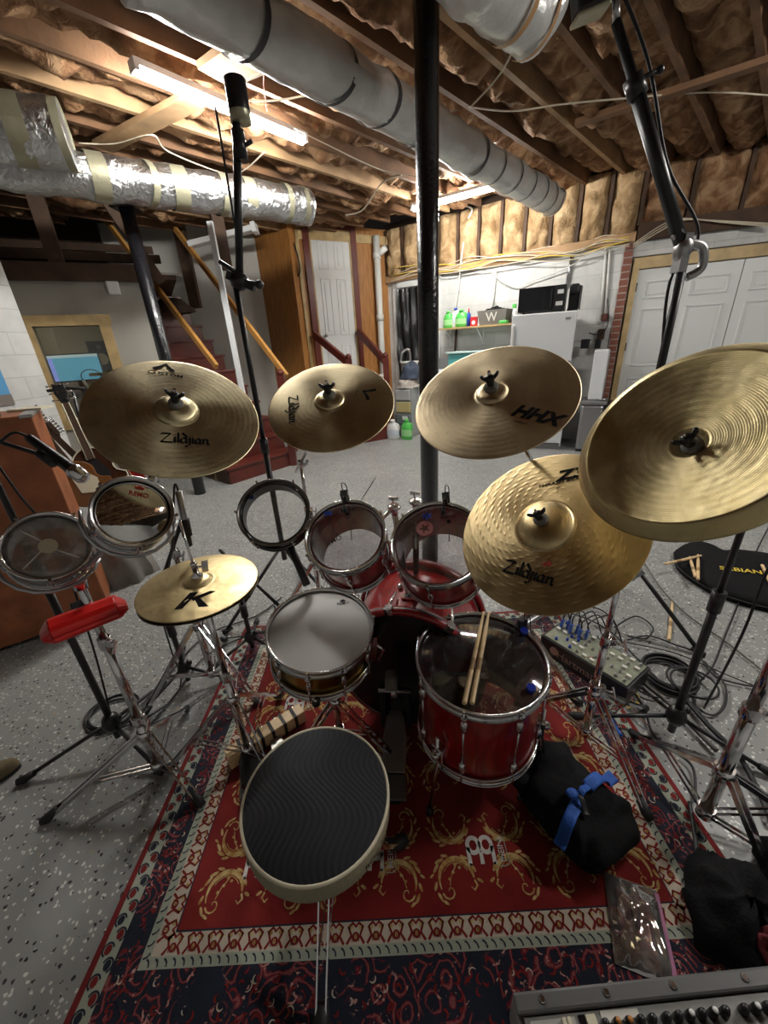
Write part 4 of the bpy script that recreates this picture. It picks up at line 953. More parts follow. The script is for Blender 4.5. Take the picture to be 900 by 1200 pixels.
# ------------------------------------------------------------------ rug
RX0, RX1, RY0, RY1 = -0.865, 0.98, 0.25, 1.85
def make_rug_mats():
    out = []
    m, N, L, b, tc = tree('rug_red'); o = tc.outputs['Object']
    L.new(ramp(N, L, noisen(N, L, o, 7, 6), [(0.3, (0.145, 0.007, 0.007)), (0.7, (0.21, 0.014, 0.010))]), b.inputs['Base Color']); out.append(m)
    m, N, L, b, tc = tree('rug_floral'); o = tc.outputs['Object']
    v = N.new('ShaderNodeTexVoronoi'); v.inputs['Scale'].default_value = 15; L.new(mixc(N, L, 0.12, o, o) if False else o, v.inputs['Vector'])
    w = mathn(N, L, 'SINE', mathn(N, L, 'MULTIPLY', mathn(N, L, 'ADD', v.outputs['Distance'], mathn(N, L, 'MULTIPLY', noisen(N, L, o, 18, 3), 0.5)), 26.0))
    c = ramp(N, L, w, [(0.0, (0.012, 0.014, 0.028)), (0.45, (0.012, 0.014, 0.028)), (0.55, (0.13, 0.007, 0.014)), (0.85, (0.16, 0.010, 0.018)), (0.97, (0.22, 0.07, 0.07))])
    big = ramp(N, L, noisen(N, L, o, 9, 1), [(0.45, (0, 0, 0)), (0.52, (1, 1, 1))])
    c = mixc(N, L, big, c, (0.014, 0.018, 0.035)) if False else c
    n2 = noisen(N, L, o, 55, 2, 1.0); c = mixc(N, L, ramp(N, L, n2, [(0.64, (0, 0, 0)), (0.68, (1, 1, 1))]), c, (0.5, 0.26, 0.22))
    n3 = noisen(N, L, o, 8, 1); c = mixc(N, L, ramp(N, L, n3, [(0.56, (0, 0, 0)), (0.6, (1, 1, 1))]), c, (0.012, 0.016, 0.03))
    L.new(c, b.inputs['Base Color']); out.append(m)
    m, N, L, b, tc = tree('rug_cream'); b.inputs['Base Color'].default_value = (0.52, 0.45, 0.36, 1); out.append(m)
    m, N, L, b, tc = tree('rug_gold'); o = tc.outputs['Object']
    L.new(ramp(N, L, noisen(N, L, o, 60, 3), [(0.35, (0.34, 0.17, 0.04)), (0.65, (0.56, 0.42, 0.19))]), b.inputs['Base Color']); out.append(m)
    m, N, L, b, tc = tree('rug_navy'); b.inputs['Base Color'].default_value = (0.014, 0.018, 0.034, 1); out.append(m)
    m, N, L, b, tc = tree('rug_sage'); b.inputs['Base Color'].default_value = (0.34, 0.37, 0.30, 1); out.append(m)
    m, N, L, b, tc = tree('rug_darkred'); b.inputs['Base Color'].default_value = (0.17, 0.012, 0.012, 1); out.append(m)
    m, N, L, b, tc = tree('rug_white'); b.inputs['Base Color'].default_value = (0.60, 0.58, 0.55, 1); out.append(m)
    for m in out:
        nt = m.node_tree; b = nt.nodes['Principled BSDF']; b.inputs['Roughness'].default_value = .92; b.inputs['Sheen Weight'].default_value = .25; b.inputs['Specular IOR Level'].default_value = .15
        tc = nt.nodes.new('ShaderNodeTexCoord'); bumpn(nt.nodes, nt.links, b, noisen(nt.nodes, nt.links, tc.outputs['Object'], 350, 2), .5, .003)
    return out
RM = make_rug_mats()
rug = MB(); rug.sm = False
TH_ = 0.008
def rrect(x0, x1, y0, y1, z, mi):
    rug.mi = mi; rug.poly([(x0, y0, z), (x1, y0, z), (x1, y1, z), (x0, y1, z)])
def ringband(o, i, z, mi): # o,i = rectangles (x0,x1,y0,y1)
    rrect(o[0], o[1], o[2], i[2], z, mi); rrect(o[0], o[1], i[3], o[3], z, mi); rrect(o[0], i[0], i[2], i[3], z, mi); rrect(i[1], o[1], i[2], i[3], z, mi)
def inset(r, sx, sf=None, sb=None): sf = sx if sf is None else sf; sb = sx if sb is None else sb; return (r[0] + sx, r[1] - sx, r[2] + sf, r[3] - sb)
rug.mi = 6; rug.box(((RX0 + RX1) / 2, (RY0 + RY1) / 2, TH_ / 2), (RX1 - RX0, RY1 - RY0, TH_))
r0 = (RX0, RX1, RY0, RY1); r1 = inset(r0, .018); r2 = inset(r1, .045, .045); r3 = inset(r2, .068, .15, .1); r4 = inset(r3, .022, .026); r5 = inset(r4, .052)
r5 = (-.657, .757, .543, r5[3])
r4 = inset(r5, -.048); r3 = inset(r4, -.024)
z_ = TH_ + .0004
ringband(r1, r2, z_, 5); ringband(r2, r3, z_, 1); ringband(r3, r4, z_, 5); ringband(r4, r5, z_, 2); rrect(*r5, z_, 0)
def ribbon(pts, w, z, mi):
    rug.mi = mi; P = [V3((p[0], p[1], z)) for p in pts]; k = len(P); last = None
    for i in range(k):
        d = (P[min(i + 1, k - 1)] - P[max(i - 1, 0)]); 
        if d.length < 1e-7: continue
        d.normalize(); n = V3((-d.y, d.x, 0)); ww = w[i] if isinstance(w, list) else w
        cur = (rug.bm.verts.new(P[i] + n * ww / 2), rug.bm.verts.new(P[i] - n * ww / 2))
        if last: rug._f([last[0], last[1], cur[1], cur[0]])
        last = cur
def blob(cx, cy, rx, ry, z, mi, a=0, n=12):
    rug.mi = mi; rug.poly([(cx + rx * math.cos(t) * math.cos(a) - ry * math.sin(t) * math.sin(a), cy + rx * math.cos(t) * math.sin(a) + ry * math.sin(t) * math.cos(a), z) for t in [2 * pi * i / n for i in range(n)]])
z2 = TH_ + .0009; z3 = TH_ + .0014
# border details: dark curls in the sage band, arcs in the guard, palmettes in the cream band
def along(rect, step):
    x0, x1, y0, y1 = rect; out = []
    for (a, b, t) in (((x0, y0), (x1, y0), 0), ((x1, y0), (x1, y1), pi / 2), ((x1, y1), (x0, y1), pi), ((x0, y1), (x0, y0), -pi / 2)):
        l = math.hypot(b[0] - a[0], b[1] - a[1]); n = max(1, round(l / step))
        for i in range(n):
            f = (i + .5) / n; out.append((a[0] + (b[0] - a[0]) * f, a[1] + (b[1] - a[1]) * f, t))
    return out
def loc(cx, cy, t, x, y): return (cx + x * math.cos(t) - y * math.sin(t), cy + x * math.sin(t) + y * math.cos(t))
mid = inset(r1, .0225)
for i, (cx, cy, t) in enumerate(along(mid, .030)):
    s = 1 if i % 2 else -1
    blob(*loc(cx, cy, t, 0, s * .008), .011, .0095, z2, 6 if i % 3 else 4, t)
    ribbon([loc(cx, cy, t, .014 * math.cos(a), s * .008 + .014 * math.sin(a)) for a in [pi * (.1 + .13 * j) * s for j in range(11)]], .0045, z2, 4)
mid = inset(r3, .012)
for i, (cx, cy, t) in enumerate(along(mid, .024)):
    ribbon([loc(cx, cy, t, -.008 + .011 * math.cos(a), -.008 + .015 * math.sin(a)) for a in [pi * .5 * j / 5 for j in range(6)]], .0038, z2, 4)
mid = inset(r4, .024)
for i, (cx, cy, t) in enumerate(along(mid, .056)):
    ribbon([loc(cx, cy, t, -.024, -.022), loc(cx, cy, t, -.012, -.006), loc(cx, cy, t, -.02, .012), loc(cx, cy, t, -.008, .02), loc(cx, cy, t, 0, .012), loc(cx, cy, t, .008, .02), loc(cx, cy, t, .02, .012), loc(cx, cy, t, .012, -.006), loc(cx, cy, t, .024, -.022)], .0065, z2, 0)
    blob(*loc(cx, cy, t, 0, -.008), .010, .010, z2, 0, t); blob(*loc(cx, cy, t, 0, -.008), .004, .006, z3, 3, t)
    blob(*loc(cx, cy, t, -.014, .010), .006, .005, z2, 3, t); blob(*loc(cx, cy, t, .014, .010), .006, .005, z2, 3, t)
    for k in range(-2, 3): ribbon([loc(cx, cy, t, k * .004, -.018), loc(cx, cy, t, k * .006, -.003)], .002, z3, 6)
ribbon([(r5[0], r5[2]), (r5[1], r5[2]), (r5[1], r5[3]), (r5[0], r5[3]), (r5[0], r5[2])], .004, z2, 4)
# small leaf curls scattered through the wide navy band
rr = random.Random(5)
for i, (cx, cy, t) in enumerate(along(((r2[0] + r3[0]) / 2, (r2[1] + r3[1]) / 2, (r2[2] + r3[2]) / 2, (r2[3] + r3[3]) / 2), .050)):
    for k in range(7):
        front = abs(cy - (r2[2] + r3[2]) / 2) < .01
        x = rr.uniform(-.025, .025); y = rr.uniform(-.06, .06) if front else rr.uniform(-.024, .024); rad = rr.uniform(.006, .014); a0 = rr.uniform(0, 6.3); mm = rr.choice([6, 6, 6, 4, 2, 4, 6]); p = loc(cx, cy, t, x, y)
        n_ = 7; ribbon([(p[0] + rad * (1 - .07 * j) * math.cos(a0 + .5 * j), p[1] + rad * (1 - .07 * j) * math.sin(a0 + .5 * j)) for j in range(n_)], [.0015 + (.0045 if mm != 2 else .002) * math.sin(pi * j / (n_ - 1)) for j in range(n_)], z2 + .00008 * (k + (i % 3) * 7), mm)
# gold scrolls and logos in the field
def scroll(cx, cy, sx, sy, s=1.0):
    def T(x, y): return (cx + sx * x * s, cy + sy * y * s)
    def inb(p): return r5[0] + .006 < p[0] < r5[1] - .006 and r5[2] + .006 < p[1] < r5[3] - .006
    if not inb((cx, cy)): return
    A = [T(.050 * math.cos(a), .050 * math.sin(a)) for a in [math.radians(d) for d in range(-178, 32, 10)]]
    k = len(A); ribbon(A, [.003 + .012 * math.sin(pi * (i / (k - 1)) ** .8) for i in range(k)], z2, 3)
    A = [T(.040 * math.cos(a), .040 * math.sin(a)) for a in [math.radians(d) for d in range(-150, -20, 12)]]; ribbon(A, .0022, z3, 3)
    sp = [T(.024 + (.021 - .0019 * i) * math.cos(.2 + .6 * i), .024 + (.021 - .0019 * i) * math.sin(.2 + .6 * i)) for i in range(11)]; ribbon(sp, [.0052 - .0003 * i for i in range(11)], z3, 3)
    ribbon([T(-.050, .002), T(-.056, .014), T(-.046, .024), T(-.038, .016)], [.006, .006, .004, .002], z2, 3)
    for (x, y, rx, ry, a) in ((.056, -.030, .014, .0045, .9), (.045, -.046, .014, .0045, .4), (-.052, -.026, .013, .0045, 2.1), (.028, -.058, .011, .004, -.1), (-.030, -.052, .012, .004, 2.7), (.062, .012, .011, .004, 1.2), (.052, .036, .012, .004, 2.1), (.038, .048, .009, .0035, 2.6), (-.066, .004, .009, .004, 2.6), (.07, -.012, .008, .003, .6)):
        p = T(x, y); blob(p[0], p[1], rx * s, ry * s, z3, 3, a * sx * sy)
    for (x, y) in ((.0, -.035), (.008, -.018), (-.012, -.028), (.02, -.003)):
        p = T(x, y); blob(p[0], p[1], .0045, .004, z3, 3)
    ribbon([T(-.01, -.045), T(.0, -.03), T(.012, -.015), T(.018, .0), T(.022, .012)], .003, z2, 3)
PX, PY, LX, LY = .352, .30, .243, .695
def logo(cx, cy, s=1.0):
    for k in (-1, 1):
        ribbon([(cx + k * .017 * s + .015 * s * math.cos(a), cy + .008 * s + .017 * s * math.sin(a)) for a in [2 * pi * j / 20 for j in range(21)]], .0105 * s, z3, 7)
    for x, y0, y1 in ((-.032, .004, -.036), (0, -.008, -.034), (.032, .004, -.036)):
        ribbon([(cx + x * s, cy + y0 * s), (cx + x * s, cy + y1 * s)], .010 * s, z3, 7)
    me = text_mesh('MEINL', .021 * s, bold=.01); rug.mi = 7; c0_ = V3((cx + .055 * s, cy - .002 * s, z3))
    rug.add_mesh(me, lambda v: c0_ + V3((-v.y, v.x, 0)))
    ribbon([(cx + .043 * s, cy - .04 * s), (cx + .066 * s, cy - .04 * s)], .003, z3, 5); ribbon([(cx + .068 * s, cy - .036 * s), (cx + .068 * s, cy + .025 * s)], .0025, z3, 5)
for i in range(-3, 3):
    for j in range(0, 4):
        cx, cy = LX + i * PX, LY + j * PY
        if r5[0] + .05 < cx < r5[1] - .07 and cy < r5[3] - .05: logo(cx, cy, 1.2)
        for kx in (-1, 1):
            for ky in (-1, 1): scroll(cx + kx * PX / 4, cy + ky * .075, kx, ky, 1.05)
obj('area_rug', rug, [RM[0], RM[1], RM[2], RM[3], RM[4], RM[5], RM[6], RM[7]], label='red oriental style rug with gold scrolls and patterned borders under the drum kit', cat='rug', fix=False)
RZ = TH_

# ------------------------------------------------------------------ lettering for cymbals
GL = {
 'Z': ([[(0, .92), (.2, 1), (.8, .98), (.05, .06), (.25, .02), (1.0, .02), (1.1, .1)]], 1.08),
 'i': ([[(0, .55), (.08, .6), (.08, .08), (.2, .04)], [(.06, .82), (.12, .86)]], .27),
 'l': ([[(0, 1.1), (.08, 1.12), (.08, .08), (.2, .04)]], .27),
 'd': ([[(.44, .5), (.22, .6), (.02, .38), (.06, .08), (.24, .02), (.46, .2)], [(.12, 1.15), (.5, .75), (.48, .06), (.6, .03)]], .68),
 'j': ([[(0, .55), (.1, .6), (.1, -.1), (-.08, -.38), (-.28, -.3)], [(.08, .82), (.14, .86)]], .27),
 'a': ([[(.42, .55), (.2, .6), (.02, .35), (.06, .08), (.22, .02), (.42, .25)], [(.44, .58), (.42, .08), (.58, .03)]], .64),
 'n': ([[(0, .55), (.08, .6), (.08, .02)], [(.08, .4), (.28, .6), (.42, .52), (.42, .08), (.6, .02)]], .66)}
def script_word(mb, word, h, P, thick=.20):
    # broad-nib strokes; P maps local (x,y) to the surface; returns nothing
    adv = sum(GL[c][1] for c in word); x0 = -adv / 2
    nib = V3((math.cos(.7), math.sin(.7), 0))
    for c in word:
        for st in GL[c][0]:
            pts = []
            for a, b in zip(st[:-1], st[1:]):
                for k in range(5): pts.append((a[0] + (b[0] - a[0]) * k / 5, a[1] + (b[1] - a[1]) * k / 5))
            pts.append(st[-1]); last = None; K = len(pts)
            for i, p in enumerate(pts):
                q0, q1 = pts[max(0, i - 1)], pts[min(K - 1, i + 1)]; d = V3((q1[0] - q0[0], q1[1] - q0[1], 0)).normalized(); n = V3((-d.y, d.x, 0))
                if n.dot(nib) < 0: n = -n
                w = (nib * .6 + n * .5) * thick / 2
                cc = V3((x0 + p[0], p[1] - .5, 0)); cur = [mb.bm.verts.new(P((cc + s * w).x * h, (cc + s * w).y * h)) for s in (1, -1)]
                if last: mb._f([last[0], last[1], cur[1], cur[0]])
                last = cur
        x0 += GL[c][1]

# ------------------------------------------------------------------ cymbals
CY = {}
def cymbal(key, name, label, c, n, R, m, bell_r, bell_h, bow, nut=True, dents=None, china=False, holder=None):
    F_ = frame_at(c, n); t = thing(name, label, 'cymbal', frame=F_); inv = china
    def h(r):
        if china:
            s = r / R
            if s > .86: return -.022 * ((s - .86) / .14) ** 1.3 + .006
            z = .006 - .036 * (1 - (s / .86) ** 1.6)
            if r < bell_r: z -= bell_h * (1 - (r / bell_r) ** 2.5)
            return z
        z = bow * (1 - (r / R) ** 2)
        if r < bell_r: z += bell_h * (1 - (r / bell_r) ** 2) ** .6
        return z
    mb = MB(); NR, NA = 70, 128
    cols = []
    def H(r, a):
        z = h(r)
        if dents:
            for (ra, sp_, dr_, w, amp, arm) in dents:
                pass
        if key == 'ride' and r > bell_r * 1.15:
            # spiral arms of small hammer dimples
            s = (r - bell_r) / (R - bell_r); k = 22; ph = a + s * 1.6; u = (ph * k / (2 * pi)) % 1 - .5; rr = (s * 13) % 1 - .5
            z += .0011 * math.exp(-(u * u) / .014 - rr * rr / .035)
        return z
    rs = [.0055] + [.0055 + (R - .0055) * ((i + 1) / NR) for i in range(NR)]
    if key == 'ride': NA = 264; rs = [.0055] + [.0055 + (R - .0055) * ((i + 1) / 110) for i in range(110)]
    g = []
    for r in rs: g.append([mb.bm.verts.new(F_ @ V3((r * math.cos(2 * pi * j / NA), r * math.sin(2 * pi * j / NA), H(r, 2 * pi * j / NA)))) for j in range(NA)])
    for i in range(len(rs) - 1):
        for j in range(NA): mb._f([g[i][j], g[i + 1][j], g[i + 1][(j + 1) % NA], g[i][(j + 1) % NA]])
    # under side and edge
    u = []
    for r in rs[::6] + [rs[-1]]: u.append([mb.bm.verts.new(F_ @ V3((r * math.cos(2 * pi * j / NA), r * math.sin(2 * pi * j / NA), h(r) - .0016))) for j in range(NA)])
    for i in range(len(u) - 1):
        for j in range(NA): mb._f([u[i][j], u[i][(j + 1) % NA], u[i + 1][(j + 1) % NA], u[i + 1][j]])
    for j in range(NA): mb._f([g[-1][j], u[-1][j], u[-1][(j + 1) % NA], g[-1][(j + 1) % NA]])
    obj('bronze_plate', mb, m, t, fix=False)
    CY[key] = (F_, h, t, R)
    if nut:
        z0 = h(.006)
        mb = MB(); mb.lathe([(0, z0 - .002), (.019, z0 - .001), (.021, z0 + .006), (.017, z0 + .014), (0, z0 + .014)], F_, 20); obj('felt', mb, M['grey_fabric'], t)
        mb = MB(); mb.lathe([(.009, z0 + .012), (.012, z0 + .02), (.0125, z0 + .038), (.008, z0 + .044), (0, z0 + .044)], F_, 16)
        for s in (-1, 1): mb.tube([F_ @ V3((s * .006, 0, z0 + .03)), F_ @ V3((s * .019, 0, z0 + .042)), F_ @ V3((s * .023, 0, z0 + .05))], [.006, .0055, .004], 8)
        obj('wing_nut', mb, M['black_plastic'], t)
        mb = MB(); mb.cyl(F_ @ V3((0, 0, z0 + .04)), F_ @ V3((0, 0, z0 + .058)), .004, n=8); obj('threaded_tip', mb, M['chrome'], t)
    return t
def cymap(key, px, py, rot_deg):
    F_, h, t, R = CY[key]; inv = F_.inverted(); p = onpl(px, py, F_ @ V3((0, 0, .008)), F_.col[2].to_3d()); l = inv @ p
    right = (inv.to_3x3() @ RT); a0 = math.atan2(right.y, right.x) + math.radians(rot_deg); ca, sa = math.cos(a0), math.sin(a0)
    def P(x, y):
        X = l.x + x * ca - y * sa; Y = l.y + x * sa + y * ca; r = math.hypot(X, Y); return F_ @ V3((X, Y, h(min(r, R)) + (.0007 if key != 'ride' else .0016)))
    return P
def cy_script(key, word, px, py, rot, hgt, m='ink', nm='maker_lettering'):
    mb = MB(); script_word(mb, word, hgt, cymap(key, px, py, rot)); obj(nm, mb, M[m], CY[key][2], fix=False)
def cy_text(key, txt, px, py, rot, size, bold=0, shear=0, m='ink', nm='printed_lettering', sx=1):
    P = cymap(key, px, py, rot); mb = MB(); mb.add_mesh(text_mesh(txt, size, shear, bold), lambda v: P(v.x * sx, v.y)); obj(nm, mb, M[m], CY[key][2], fix=False)
def cy_strokes(key, strokes, px, py, rot, s, m='ink', nm='printed_mark'):
    P = cymap(key, px, py, rot); mb = MB()
    for st in strokes:
        last = None; st = [(x, y, w * 1.6) for x, y, w in st]
        for (x, y, w) in st:
            cur = [mb.bm.verts.new(P(x * s, (y + w / 2) * s)), mb.bm.verts.new(P(x * s, (y - w / 2) * s))]
            if last: mb._f([last[0], last[1], cur[1], cur[0]])
            last = cur
    obj(nm, mb, M[m], CY[key][2], fix=False)
CARET = [[(-1, -.25, .12), (-.75, -.22, .35), (-.45, .05, .32), (-.2, .42, .3), (0, .72, .22), (.12, .68, .3), (.3, .38, .3), (.6, .0, .32), (.85, -.15, .3), (1.05, -.2, .08)]]
cymbal('acustom', 'crash_cymbal', 'large tarnished bronze crash cymbal at left with printed CUSTOM mark', (-.592, 1.167, 1.345), (.381, -.516, .767), .231, M['bronze_dull'], .058, .022, .018)
cy_strokes('acustom', CARET, 192, 431, 8, .030); cy_text('acustom', 'CUSTOM', 194, 439, 9, .019, .03, sx=1.25)
cy_script('acustom', 'Zildjian', 218, 516, 14, .030); cy_text('acustom', 'Avedis', 283, 468, 14, .016, 0, .3, 'piping')
cymbal('acrash', 'crash_cymbal', 'smaller crash cymbal second from left with lettering turned sideways', (-.151, 1.291, 1.333), (-.024, -.563, .826), .205, M['bronze_bright'], .048, .018, .016)
cy_script('acrash', 'Zildjian', 344, 480, -82, .030); cy_strokes('acrash', CARET, 433, 462, 62, .030); cy_text('acrash', 'CRASH', 418, 462, 75, .009)
cymbal('hhx', 'crash_cymbal', 'smooth coppery crash cymbal right of the black post with HHX print', (.330, 1.137, 1.345), (-.292, -.489, .822), .229, M['bronze_warm'], .045, .016, .017)
cy_text('hhx', 'HHX', 627, 487, -34, .055, .05, .35, sx=1.0); cy_text('hhx', 'SABIAN', 610, 496, -36, .010, .0, .2, sx=1.1)
cymbal('ride', 'ride_cymbal', 'large dimpled ride cymbal, lowest on the right, over the floor tom', (.470, 1.005, .985), (-.533, -.399, .746), .262, M['bronze_hammer'], .083, .030, .015)
cy_script('ride', 'Zildjian', 620, 671, -34, .036); cy_text('ride', 'Z3', 668, 556, -10, .052, .04, .25, sx=1.3); cy_text('ride', 'THRASH RIDE', 655, 566, -10, .016, .02, .2, sx=1.25); cy_text('ride', '20"', 655, 572, -10, .011)
cy_text('ride', 'HB', 642, 662, 0, .017, .03, 0, 'red_box', 'red_stamp')
cymbal('china', 'china_cymbal', 'big upturned china cymbal at the right edge, nearest the viewer', (.640, .790, 1.290), (-.736, -.294, .61), .231, M['bronze_china'], .034, .016, .0, china=True)
# hi-hat pair
hc = V3((-.594, 1.035, .842))
cymbal('hat_top', 'hi_hat_cymbal', 'upper hi-hat cymbal with a large K printed on its bow', hc, (.02, -.03, .999), .178, M['bronze_hat'], .045, .016, .013, nut=False)
CY_n = CY['hat_top'][2]
cy_strokes('hat_top', [[(-1, -.82, .0), (-.72, -.82, .02)], ], 229, 703, 0, .001)
P_ = cymap('hat_top', 229, 703, 8); mb = MB()
for quad in ([(-.050, -.034), (-.026, -.034), (.000, .034), (-.024, .034)], [(-.016, .006), (-.004, -.006), (.052, .030), (.034, .034)], [(-.006, .008), (.012, .004), (.046, -.034), (.018, -.034)]):
    mb._f([mb.bm.verts.new(P_(x, y)) for x, y in quad])
obj('printed_letter', mb, M['ink'], CY['hat_top'][2], fix=False)
c2 = hc + V3((0, 0, -.022)); F2 = frame_at(c2, (0.02, -.03, -.999))
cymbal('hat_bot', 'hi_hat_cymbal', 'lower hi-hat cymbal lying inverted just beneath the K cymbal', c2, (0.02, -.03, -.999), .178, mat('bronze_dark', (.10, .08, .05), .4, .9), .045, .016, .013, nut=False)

# ------------------------------------------------------------------ drums
def drum(name, label, c, n, R, depth, shell, head, nl, deep_lug=False, res=True, hoopm='hoop', hoop_h=.03, badge=None, inner=None, a0=0.0, lugm='chrome', xh=(1, 0, 0), bottom_hoop=True):
    F_ = frame_at(c, n, xh); t = thing(name, label, 'drum', frame=F_); Rs = R - .013
    mb = MB(); mb.lathe([(Rs, -.012), (Rs, -depth + .008)], F_, 64); mb.lathe([(Rs - .006, -depth + .008), (Rs - .006, -.012)], F_, 64); mb.lathe([(Rs - .006, -.012), (Rs, -.012)], F_, 64); mb.lathe([(Rs, -depth + .008), (Rs - .006, -depth + .008)], F_, 64)
    obj('shell', mb, shell, t, fix=False)
    mb = MB(); mb.lathe([(0, -.006), (Rs - .004, -.006), (Rs + .003, -.011), (Rs + .003, -.02)], F_, 64); hd = obj('batter_head', mb, head, t)
    def hoop(z, s, nm='hoop'):
        mb = MB(); mb.lathe([(R - .009, z), (R - .0095, z + s * -.003), (R - .0105, z + s * -.006), (R - .0105, z + s * (-hoop_h)), (R - .004, z + s * (-hoop_h - .002)), (R, z + s * -hoop_h), (R - .007, z + s * (-hoop_h + .003)), (R - .0065, z + s * -.004), (R, z + s * -.001), (R - .002, z + s * .0015), (R - .006, z + s * .002)], F_, 72, closed=True)
        mb.lathe([(R - .003 + .0035 * math.cos(q), z + .0035 * math.sin(q)) for q in [2 * pi * i / 8 for i in range(8)]], F_, 72, closed=True)
        obj(nm, mb, M[hoopm], t)
    hoop(.003, 1, 'batter_hoop')
    if bottom_hoop:
        hoop(-depth - .001, -1, 'bottom_hoop')
    if res:
        mb = MB(); mb.lathe([(0, -depth + .004), (Rs, -depth + .004)], F_, 64); obj('resonant_head', mb, M['head_clear'] if res is True else res, t)
    for k in range(nl):
        a = a0 + 2 * pi * k / nl; u = V3((math.cos(a), math.sin(a), 0)); v = V3((-math.sin(a), math.cos(a), 0))
        def Q(r, tt, z): return F_ @ (u * r + v * tt + V3((0, 0, z)))
        FL_ = F_ @ Matrix(((u.x, v.x, 0, 0), (u.y, v.y, 0, 0), (0, 0, 1, 0), (0, 0, 0, 1)))
        mb = MB()
        if deep_lug:
            for iz, zz in enumerate(((-.085, -.055), (-depth + .055, -depth + .085))):
                if iz: obj('lug', mb, M[lugm], t); mb = MB()
                mb.lathe([(0, zz[0] - .012), (.009, zz[0] - .006), (.0125, (zz[0] + zz[1]) / 2), (.009, zz[1] + .006), (0, zz[1] + .012)], FL_ @ Matrix.Translation((Rs + .008, 0, 0)), 12)
        else:
            zc = -depth / 2; hl = min(.022, depth * .2)
            mb.lathe([(0, zc - hl - .008), (.007, zc - hl), (.011, zc), (.007, zc + hl), (0, zc + hl + .008)], FL_ @ Matrix.Translation((Rs + .008, 0, 0)), 12)
        obj('lug', mb, M[lugm], t)
        mb = MB(); zt, zb2 = .004, (-depth - .004 if bottom_hoop else -depth * .5)
        mb.tube([Q(R + .003, 0, zt), Q(R + .003, 0, -.04), Q(Rs + .012, 0, -.055 if deep_lug else -depth / 2 + .01)], .0028, 6)
        if bottom_hoop: mb.tube([Q(R + .003, 0, zb2), Q(R + .003, 0, -depth + .04), Q(Rs + .012, 0, -depth + .055 if deep_lug else -depth / 2 - .01)], .0028, 6)
        if deep_lug: mb.tube([Q(Rs + .010, 0, -.07), Q(Rs + .010, 0, -depth + .07)], .0035, 6)
        mb.cyl(Q(R + .003, 0, zt - .002), Q(R + .003, 0, zt + .008), .0048, n=6)
        mb.box(Q(R - .001, 0, -.024), (.016, .016, .006), FL_.to_3x3())
        obj('tension_rod', mb, M['chrome'], t)
    return t, F_, hd
def head_text(F_, t, txt, x, y, rot, size, m='ink', shear=0, z=-.0045, nm='head_print'):
    mb = MB(); ca, sa = math.cos(math.radians(rot)), math.sin(math.radians(rot))
    mb.add_mesh(text_mesh(txt, size, shear, .01), lambda v: F_ @ V3((x + v.x * ca - v.y * sa, y + v.x * sa + v.y * ca, z))); obj(nm, mb, M[m], t, fix=False)
def crown(F_, t, x, y, s, rot=0, m='ink'):
    ca, sa = math.cos(math.radians(rot)), math.sin(math.radians(rot)); mb = MB()
    pts = [(-1, .4), (-.75, -.35), (.75, -.35), (1, .4), (.5, .0), (.35, .65), (.15, .1), (0, .8), (-.15, .1), (-.35, .65), (-.5, .0)]
    mb.poly([F_ @ V3((x + (px * ca - py * sa) * s, y + (px * sa + py * ca) * s, -.0044)) for px, py in pts]); obj('crown_print', mb, M[m], t, fix=False)
def rimp(F_, px, py, z=0.0): # local point on a drum's head under an image point
    p = onpl(px, py, F_ @ V3((0, 0, z)), F_.col[2].to_3d()); return F_.inverted() @ p

sn, Fsn, _ = drum('snare_drum', 'brass snare drum with a white coated head', (-.247, 1.088, .604), (.09, -.174, .981), .188, .15, M['snare_brass'], M['head_coated'], 10, a0=.2)
q = rimp(Fsn, 402, 706); head_text(Fsn, sn, 'REMO', q.x, q.y, 12, .017); crown(Fsn, sn, q.x - .002, q.y + .014, .012, 12)
mb = MB(); q = rimp(Fsn, 434, 762, -.07); u = V3((q.x, q.y, 0)).normalized()
mb.box(Fsn @ (u * .19 + V3((0, 0, -.06))), (.03, .04, .07), Fsn.to_3x3()); mb.tube([Fsn @ (u * .2 + V3((0, 0, -.03))), Fsn @ (u * .23 + V3((0, 0, -.05))), Fsn @ (u * .215 + V3((0, 0, -.11)))], .006, 8); obj('snare_strainer', mb, M['chrome'], sn)

